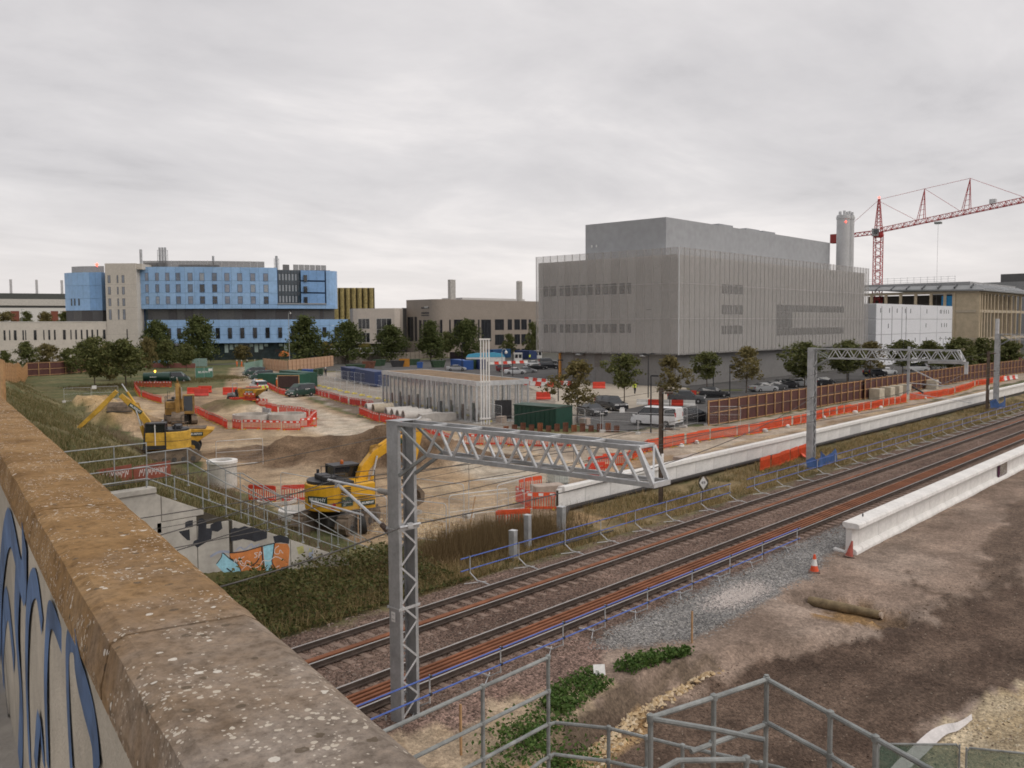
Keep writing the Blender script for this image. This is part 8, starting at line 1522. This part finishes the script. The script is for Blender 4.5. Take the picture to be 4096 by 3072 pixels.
# ---------------------------------------------------------------- excavators, dumpers
def limb(b, pts, ws, y0, y1):
    """boxed boom plate: outline around a centre line in the xz plane"""
    up, dn = [], []
    for i, (x, z) in enumerate(pts):
        a = pts[max(i - 1, 0)]; c = pts[min(i + 1, len(pts) - 1)]; d = math.hypot(c[0] - a[0], c[1] - a[1]); nx, nz = -(c[1] - a[1]) / d, (c[0] - a[0]) / d; up.append((x + nx * ws[i] / 2, z + nz * ws[i] / 2)); dn.append((x - nx * ws[i] / 2, z - nz * ws[i] / 2))
    return b.prism(up + dn[::-1], 'y', y0, y1)
def excavator(label, loc, hd, tracks_rel, boom, stick, paint, dark, detail=True, bucket=True, ballast=1.62, tracked_m=mud_st):
    t = thing('excavator', label, 'excavator', loc, hd, 'excavators')
    for s in (-1, 1):
        tr = None; c, sn = math.cos(tracks_rel), math.sin(tracks_rel); Mr = Matrix.Rotation(tracks_rel, 4, 'Z')
        b = MB(); pr = [(-2.1, .45), (-1.95, .15), (-1.6, .0), (1.6, .0), (1.95, .15), (2.1, .45), (1.95, .8), (1.6, .92), (-1.6, .92), (-1.95, .8)]; b.prism(pr, 'y', s * 1.2 - .29, s * 1.2 + .29, Mr); tr = b.build('track', tracked_m, t)
        pb = MB(); pb.b2((-.07, -.31, -.03), (.07, .31, .03)); pm = pb.mesh('track_shoe', tracked_m)
        for i in range(18): o = link('track_shoe', pm, tr, tuple(Mr @ Vector((-1.7 + i * .2, s * 1.2, .93)))); o.rotation_euler = (0, 0, tracks_rel)
        b = MB()
        for i in range(5): b.tube(Mr @ Vector((-1.4 + i * .7, s * 1.5, .32)), Mr @ Vector((-1.4 + i * .7, s * 1.52, .32)), .2, 10)
        b.build('roller', steel_d, tr)
    b = MB(); b.b2((-.9, -.95, .3), (.9, .95, .85)); b.lathe([(.75, .8), (.75, 1.1)], 20); b.build('undercarriage', steel_d, t)
    r = ballast; out = [(r * math.cos(a), 1.42 * math.sin(a) if abs(math.sin(a)) > .999 else r * .88 * math.sin(a)) for a in [math.pi / 2 + i * math.pi / 14 for i in range(15)]] + [(1.5, -1.42), (1.5, 1.42)]
    b = MB(); b.prism(out, 'z', 1.1, 2.42); hs = b.build('house', paint, t, bevel=.06)
    b = MB(); b.prism([(x * 1.004, y * 1.004) for x, y in out], 'z', 1.72, 1.75); b.build('seam', dark, hs)
    b = MB(); b.prism([(x * .93, y * .93) for x, y in out[:-2]] + [(.4, -1.3), (.4, .5), (-.2, 1.25)], 'z', 2.42, 2.56); b.build('engine_cover', dark, t)
    b = MB(); b.b2((-.95, -.9, 2.56), (-.35, .6, 2.82)); b.build('engine_hump', dark, t, bevel=.05); b = MB(); b.tube((-.6, .95, 2.5), (-.6, .95, 2.95), .08, 8); b.build('exhaust', dark, t)
    # cab
    cx0, cx1, cy0, cy1, z0, z1 = .05, 1.62, .42, 1.42, 1.15, 3.02
    fr = [((cx0, cy0), (cx0, cy1), (cx1, cy1), (cx1, cy0))][0]; b = MB()
    for (x, y) in fr: b.bar((x, y, z0), (x - (.18 if x == cx1 else 0), y * .99, z1), .09, .09)
    b.prism([(cx0 - .04, cy0 - .04), (cx1 - .14, cy0 - .04), (cx1 - .14, cy1 + .04), (cx0 - .04, cy1 + .04)], 'z', z1, z1 + .1); b.b2((cx0 - .03, cy0 - .03, z0), (cx1 + .03, cy1 + .03, z0 + .3)); cab = b.build('cab', dark if detail else paint, t)
    b = MB(); b.prism([(cx0, z0 + .3), (cx1, z0 + .3), (cx1 - .17, z1), (cx0, z1)], 'y', cy0 + .02, cy1 - .02); b.build('cab_glass', car_glass, cab)
    b = MB(); b.bar((cx0 + .72, cy1 + .0, z0 + .3), (cx0 + .72, cy1, z1), .07, .06); b.build('door_pillar', dark if not detail else white_paint, cab)
    b = MB(); b.b2((.5, -1.42, 1.1), (1.5, -.5, 1.8)); b.build('side_box', paint, t, bevel=.03)
    # handrails
    for pts in ([(-1.25, -1.1, 2.45), (-1.25, -1.1, 3.4), (-.95, -1.25, 3.45), (-.8, -1.28, 3.3), (-.8, -1.28, 2.45)], [(.45, -1.36, 2.3), (.45, -1.36, 3.0), (1.5, -1.36, 3.0), (1.5, -1.36, 1.7)], [(-1.25, -1.1, 2.95), (-.1, -1.3, 2.95), (-.1, -1.3, 2.45)]): b = MB(); b.path(pts, .025, 6); b.build('handrail', dark, t, True)
    # boom, stick, rams
    b = MB(); limb(b, boom, [.42] + [.48] * (len(boom) - 2) + [.32], -.22, .22); b.build('boom', paint, t, bevel=.02)
    b = MB(); limb(b, stick, [.3] + [.36] * (len(stick) - 2) + [.22], -.17, .17); st = b.build('stick', paint, t, bevel=.02)
    mid = boom[len(boom) // 2]
    for s in (-.32, .32):
        b = MB(); a_, c_ = (1.55, s, 1.35), (mid[0], s, mid[1] - .05); m_ = lerp(a_, c_, .55); b.tube(a_, m_, .09, 10); b.build('ram_barrel', paint, t, True); b = MB(); b.tube(m_, c_, .05, 8); b.build('ram_rod', galv_l, t, True)
    b = MB(); a_ = (mid[0] + (boom[-1][0] - mid[0]) * .1, 0, mid[1] + .42); c_ = (stick[0][0] + (stick[0][0] - stick[-1][0]) * .12, 0, stick[0][1] + (stick[0][1] - stick[-1][1]) * .12 + .18); m_ = lerp(a_, c_, .6); b.tube(a_, m_, .09, 10); b.build('ram_barrel', paint, t, True); b = MB(); b.tube(m_, c_, .05, 8); b.build('ram_rod', galv_l, t, True)
    if detail:
        for k in range(5): b = MB(); y = -.16 + k * .08; b.path([(boom[0][0] + .1, y, boom[0][1] + .35), (boom[0][0] + .45 + .05 * k, y, boom[0][1] + .95 + .07 * k), (mid[0] - .15, y, mid[1] + .35 + .06 * (k % 3)), (mid[0] + .9, y, mid[1] + .55)], .022, 5); b.build('hose', mat('hose_ochre', (.42, .24, .04), .6), t, True)
    e = Vector((stick[-1][0], 0, stick[-1][1])); dv = Vector((stick[-1][0] - stick[-2][0], 0, stick[-1][1] - stick[-2][1])).normalized(); nv = Vector((dv.z, 0, -dv.x))
    if bucket:
        q = [e + nv * a - dv * .1 + dv * d for a, d in ((.15, 0), (-.25, .1), (-.75, .45), (-.85, .95), (-.45, 1.25), (.1, 1.2), (-.35, 1.05), (-.62, .8), (-.5, .5), (.0, .25))]; b = MB(); b.prism([(p.x, p.z) for p in q], 'y', -.62, .62); bk = b.build('bucket', mud_st, t)
        for k in range(5): b = MB(); y = -.5 + k * .25; p = q[5]; b.bar((p.x, y, p.z), tuple(Vector((p.x, y, p.z)) + nv * .22), .09, .05); b.build('tooth', steel_d, bk)
    return t
e1 = excavator('big clean yellow excavator left of the near gantry mast', (27.7, 36.9, gz(27.7, 36.9) + .03), R(-14), R(40), [(1.15, 1.95), (1.55, 2.95), (2.15, 3.6), (3.1, 4.1), (4.6, 4.5)], [(4.85, 4.85), (4.6, 4.0), (4.1, 1.9)], yellow_p, black_p)
gp = mat('label_green', (.02, .05, .035), .5)
b = MB(); b.b2((-.55, -1.465, 1.55), (.35, -1.452, 1.62)); b.build('vent_slot', black_p, e1)
for k in range(4): b = MB(); b.b2((-.35, -1.47, 1.95 + k * .1), (.15, -1.44, 2.0 + k * .1)); b.build('vent_slot', black_p, e1)
b = MB(); b.b2((-.35, -1.455, 1.35), (.25, -1.44, 1.82)); b.build('model_label', gp, e1); text('PC', .16, (-.2, -1.46, 1.72), (R(90), 0, 0), plate_y, e1); text('228US', .13, (-.05, -1.46, 1.55), (R(90), 0, 0), white_paint, e1); text('LC', .1, (-.2, -1.46, 1.42), (R(90), 0, 0), white_paint, e1)
an = R(215); px_, py_ = 1.62 * math.cos(an), 1.43 * math.sin(an); o = Matrix.Rotation(R(-55), 4, 'Z')
b = MB(); b.b2((-.55, -.01, 0), (.55, .01, .34)); lb = b.build('name_label', gp, e1, loc=(px_ - .05, py_ - .06, 1.55), rz=R(-55)); murphy(lb, .24, (0, -.014, .17), (R(90), 0, 0))
b = MB(); b.b2((-.4, -.01, 0), (.4, .01, .24)); lb = b.build('name_label', gp, e1, loc=(1.05, -1.438, 1.28)); murphy(lb, .17, (0, -.014, .12), (R(90), 0, 0))
b = MB(); b.b2((-.3, -.01, 0), (.3, .01, .3)); lb = b.build('name_label', gp, e1, loc=(3.4, -.235, 4.0), rz=0); lb.rotation_euler = (0, R(-14), 0); text('M', .24, (-.1, -.014, .15), (R(90), 0, 0), white_paint, lb)
b = MB(); b.prism([(-.12, 0), (.1, 0), (.1, .22), (0, .3), (-.12, .12)], 'y', -.01, .01); b.build('red_marker', lamp_r, e1, loc=(-.75, -1.4, 1.3), rz=R(-22))
b = MB(); b.lathe([(.09, 0), (.09, .14), (.04, .2)], 10, (.7, .9, 3.12)); b.build('beacon', mat('beacon_amber', (.5, .12, .02), .3), e1, True)
e2 = excavator('dusty yellow excavator with raised boom beside the grass bank', (33.1, 64.9, gz(33.1, 64.9) + .05), R(146), R(20), [(1.1, 1.9), (1.5, 3.1), (2.2, 4.1), (3.3, 5.2)], [(3.55, 5.5), (4.8, 4.2), (6.6, 2.5)], mat('yellow_dusty', (.60, .36, .05), .6, var=.3, scale=1.2), black_p)
b = MB(); b.b2((-.55, -.01, 0), (.55, .01, .3)); lb = b.build('name_label', gp, e2, loc=(2.35, .235, 4.05)); lb.rotation_euler = (0, R(38), R(180)); murphy(lb, .24, (0, -.014, .15), (R(90), 0, 0))
e3 = excavator('old mustard excavator facing the camera behind the dusty one', (47.3, 90.0, gz(47.3, 90.0)), R(238), R(10), [(1.15, 1.95), (1.5, 3.1), (2.0, 4.0), (3.0, 4.3)], [(3.2, 4.5), (3.35, 3.2), (3.1, 1.4)], mustard, steel_d, False)
def dumper(label, p, hd, m):
    t = thing('site_dumper', label, 'dumper', (*p, gz(*p)), hd, 'site dumpers'); wheel_parts(t, .62, [(x, s * .95, .62) for x in (-1.25, 1.05) for s in (-1, 1)], .45, yellow_o)
    b = MB(); b.b2((-2.0, -.6, .55), (1.4, .6, .85)); b.build('chassis', steel_d, t); b = MB(); b.prism([(-.1, 1.05), (1.3, .95), (2.5, 1.75), (2.75, 2.0), (2.3, 2.05), (-.25, 2.15)], 'y', -1.15, 1.15); sk_ = b.build('skip', m, t, bevel=.04); b = MB(); b.b2((-.05, -1.0, 1.95), (2.1, 1.0, 2.17)); b.build('load', mud_st, sk_)
    b = MB(); b.prism([(-2.1, .8), (-.9, .8), (-.95, 1.3), (-1.3, 1.6), (-2.0, 1.5)], 'y', -.65, .65); b.build('engine_cover', mat('hood_grey', (.28, .285, .29), .5), t, bevel=.05); b = MB(); b.b2((-1.0, -.3, 1.3), (-.6, .3, 1.45)); b.b2((-1.1, -.3, 1.45), (-1.0, .3, 1.95)); b.build('seat', black_r, t); b = MB(); b.path([(-1.25, -.62, 1.3), (-1.25, -.62, 2.75), (-1.25, .62, 2.75), (-1.25, .62, 1.3)], .05, 8); b.build('roll_bar', galv, t, True)
    for s in (-1, 1): b = MB(); b.b2((-.55, -.01, 0), (.55, .01, .3)); lb = b.build('name_label', gp, t, loc=(1.35, s * 1.165, 1.55), rz=0 if s < 0 else R(180)); murphy(lb, .24, (0, -.014, .15), (R(90), 0, 0))
    return t
dumper('yellow site dumper with a pointed skip beside the dusty excavator', (35.9, 68.6), R(-32), yellow_o); dumper('yellow dumper half hidden behind the stacked red barriers', (63.5, 104), R(-60), yellow_o)
t = thing('digging_bucket', 'wide rusty digging bucket lying on the sand heap', 'bucket', (41.8, 92.3, gz(41.8, 92.3) + .2), R(-42)); b = MB(); b.prism([(0, 0), (.1, .5), (.5, .9), (.9, .95), (.85, .8), (.5, .7), (.25, .4), (.2, 0)], 'x', -1.25, 1.25); b.build('shell', mud_st, t); b = MB(); b.b2((-1.3, -.02, -.02), (1.3, .14, .08)); b.build('cutting_edge', steel_d, t)
# steel walkway board and tyre beside the near excavator
b = MB(); b.lathe([(.28, -.16), (.48, -.16), (.52, -.05), (.52, .05), (.48, .16), (.28, .16)], 20); o = b.build('loose_tyre', black_r, None, True, loc=(27.7, 34.9, gz(27.7, 34.9) + .5)); o.rotation_euler = (R(80), 0, R(60)); tag(o, 'black tyre standing by the lower stair rail', 'tyre')

# ---------------------------------------------------------------- people
def person_mesh(pose, cols, name):
    me = bpy.data.meshes.new('skel'); J = dict(pelvis=(0, 0, .95, .13, .16), waist=(0, 0, 1.12, .12, .15), chest=(.01, 0, 1.34, .13, .18), neck=(.02, 0, 1.5, .06, .06), head0=(.03, 0, 1.6, .085, .085), head1=(.035, 0, 1.72, .095, .09), head2=(.03, 0, 1.8, .055, .055))
    for s, k in ((1, 'l'), (-1, 'r')):
        P = pose[k]; J.update({k + 'hip': (0, s * .1, .88, .1, .1), k + 'knee': (P[0], s * .11, .49, .075, .075), k + 'ank': (P[1], s * .12, .09, .05, .05), k + 'toe': (P[1] + .18, s * .13, .035, .04, .045), k + 'sho': (.0, s * .2, 1.42, .07, .07), k + 'elb': (P[2], s * .27, 1.14, .05, .05), k + 'wri': (P[3], s * .25, P[4], .036, .036), k + 'han': (P[3] + .05, s * .24, P[4] - .1, .035, .035)})
    names = list(J); E = [('pelvis', 'waist'), ('waist', 'chest'), ('chest', 'neck'), ('neck', 'head0'), ('head0', 'head1'), ('head1', 'head2')]
    for k in 'lr': E += [('pelvis', k + 'hip'), (k + 'hip', k + 'knee'), (k + 'knee', k + 'ank'), (k + 'ank', k + 'toe'), ('chest', k + 'sho'), (k + 'sho', k + 'elb'), (k + 'elb', k + 'wri'), (k + 'wri', k + 'han')]
    me.from_pydata([J[n][:3] for n in names], [(names.index(a), names.index(b_)) for a, b_ in E], []); o = bpy.data.objects.new('tmp', me); C.objects.link(o); md = o.modifiers.new('skin', 'SKIN')
    for i, n in enumerate(names): me.skin_vertices[0].data[i].radius = J[n][3:5]; me.skin_vertices[0].data[i].use_root = (n == 'pelvis')
    sb = o.modifiers.new('sub', 'SUBSURF'); sb.levels = 1; sb.render_levels = 1; dg = bpy.context.evaluated_depsgraph_get(); out = bpy.data.meshes.new_from_object(o.evaluated_get(dg)); bpy.data.objects.remove(o); out.name = name; out.materials.clear()
    for m in cols: out.materials.append(m)
    for p in out.polygons:
        c = p.center; arm = abs(c.y) > .19 and c.z < 1.42; p.use_smooth = True
        p.material_index = (2 if (c.z > 1.5 or (arm and c.z < pose['hz'])) else 1 if (c.z > .93 or arm) else 3 if c.z < .14 else 0)
    return out
stand = dict(l=(.02, 0, -.02, .06, .86), r=(.03, .02, 0, .1, .88), hz=.86); walk = dict(l=(.16, .12, -.12, -.08, .9), r=(.02, -.26, .12, .26, .93), hz=.9)
boots = mat('boots', (.03, .027, .025), .8); pm_o = person_mesh(stand, [orange_hv, orange_hv, skin_m, boots], 'body'); pm_ow = person_mesh(walk, [orange_hv, orange_hv, skin_m, boots], 'body'); pm_y = person_mesh(walk, [dark_cl, yellow_hv, skin_m, boots], 'body'); pm_d = person_mesh(stand, [dark_cl, dark_cl, skin_m, boots], 'body'); pm_ys = person_mesh(stand, [dark_cl, yellow_hv, skin_m, boots], 'body')
_h = MB(); _h.lathe([(.135, 0), (.14, .02), (.115, .05), (.11, .1), (.075, .15), (.01, .17)], 12); helmet = _h.mesh('helmet', white_pl, True); hair = _h.mesh('hair', mat('hair_dark', (.03, .022, .018), .8), True)
for p, h, me, hm_, l in (((125.11, 207.79, -0.30), R(-60), pm_o, helmet, 'worker in orange hi-vis and white helmet, left of two on the road'), ((124.40, 204.31, -0.30), R(120), pm_ow, helmet, 'worker in orange hi-vis and white helmet, right of two on the road'), ((127.87, 203.68, -0.30), R(200), pm_o, helmet, 'worker in orange hi-vis standing alone by the pink hoarding'), ((127.65, 207.04, -0.50), R(30), pm_d, helmet, 'worker in dark clothes and white helmet in the trench'), ((110.01, 74.33, -0.20), R(10), pm_y, hair, 'person in a yellow hi-vis vest walking before the laboratory'), ((198.87, 171.21, -0.20), R(-100), pm_ys, hair, 'person in a yellow hi-vis vest between the white gatehouses'), ((112.02, 152.14, -0.30), R(-130), pm_d, helmet, 'person in dark clothes and white helmet by the bins'), ((84.19, 127.80, -0.30), R(-30), pm_o, helmet, 'worker in orange hi-vis left one behind the red barriers'), ((84.15, 126.96, -0.30), R(150), pm_o, helmet, 'worker in orange hi-vis right one behind the red barriers')):
    t = thing('person', l, 'person', (p[0], p[1], gz(p[0], p[1]) if p[2] < -.25 else p[2]), h, 'people on the site'); link('body', me, t); link('helmet' if hm_ is helmet else 'hair', hm_, t, (.035, 0, 1.73))
# green netted gates by the road and brick red plastic fencing
for i, (a, c, l) in enumerate((((90.94, 166.49, -0.30), (94.12, 165.40, -0.30), 'green netted gate with a white notice left of the haul road'), ((109.66, 178.98, -0.30), (124.83, 194.95, -0.30), 'pale green netted gate right of the haul road'), ((107.78, 223.38, -0.30), (114.07, 208.68, -0.30), 'faded red plastic fencing across the end of the road'), ((118.58, 218.68, -0.30), (120.91, 215.21, -0.30), 'pale green notice board before the hospital lawn'))):
    t = thing('netted_gate', l, 'fence', (a[0], a[1], -.3), ang(a, c), 'site gates'); ln = dist2(a, c); b = MB(); b.b2((0, -.02, .1), (ln, .02, 2.2 if i != 2 else 1.3)); b.build('netting', [mat('gate_net', (.10, .24, .18), .8, alpha=.85), mat('gate_net_b', (.22, .36, .31), .8, alpha=.8), mat('net_red', (.30, .12, .10), .8), mat('board_green', (.30, .42, .38), .7)][i], t)
    for f in (0, .5, 1): b = MB(); b.tube((ln * f, 0, 0), (ln * f, 0, 2.3 if i != 2 else 1.35), .04, 6); b.build('post', galv, t)
    if i == 0: murphy(t, .6, (ln * .5, -.03, 1.3), (R(90), 0, 0)); b = MB(); b.b2((ln * .75, -.04, 1.5), (ln * .97, -.025, 2.0)); b.build('notice', white_paint, t)
b = MB(); b.lathe([(1.8, 0), (1.6, .9), (1.0, 1.5), (.1, 1.75)], 14); o = b.build('orange_dome', mat('dome_orange', (.50, .15, .03), .7), None, True, loc=((161.79, 240.86, -0.30)[0], (161.79, 240.86, -0.30)[1], .8)); tag(o, 'orange dome shaped cover above the pink hoarding', 'cover'); b = MB(); b.lathe([(2.3, 0), (2.0, 1.0), (1.2, 1.6), (.1, 1.8)], 14); o = b.build('blue_dome_tent', mat('dome_blue', (.10, .28, .45), .7), None, True, loc=((124.80, 247.90, -0.30)[0], (124.80, 247.90, -0.30)[1], -.3)); tag(o, 'light blue dome tent before the hospital lawn', 'tent')
t = thing('no_entry_sign', 'red and white road sign above the maroon hoarding at left', 'sign', ((118.33, 306.16, -0.30)[0], (118.33, 306.16, -0.30)[1], 0), R(-25)); b = MB(); b.tube((0, 0, 0), (0, 0, 2.6), .06, 6); b.build('post', galv, t); b = MB(); b.lathe([(.02, 0), (.65, 0), (.65, .03), (.02, .03)], 18); o = b.build('disc', red_pl, t, loc=(0, -.06, 3.1)); o.rotation_euler = (R(90), 0, 0); b = MB(); b.b2((-.5, -.11, 3.02), (.5, -.095, 3.18)); b.build('bar', white_paint, t); b = MB(); b.b2((-.6, -.1, 2.1), (.6, -.08, 2.5)); b.build('plate', white_paint, t)
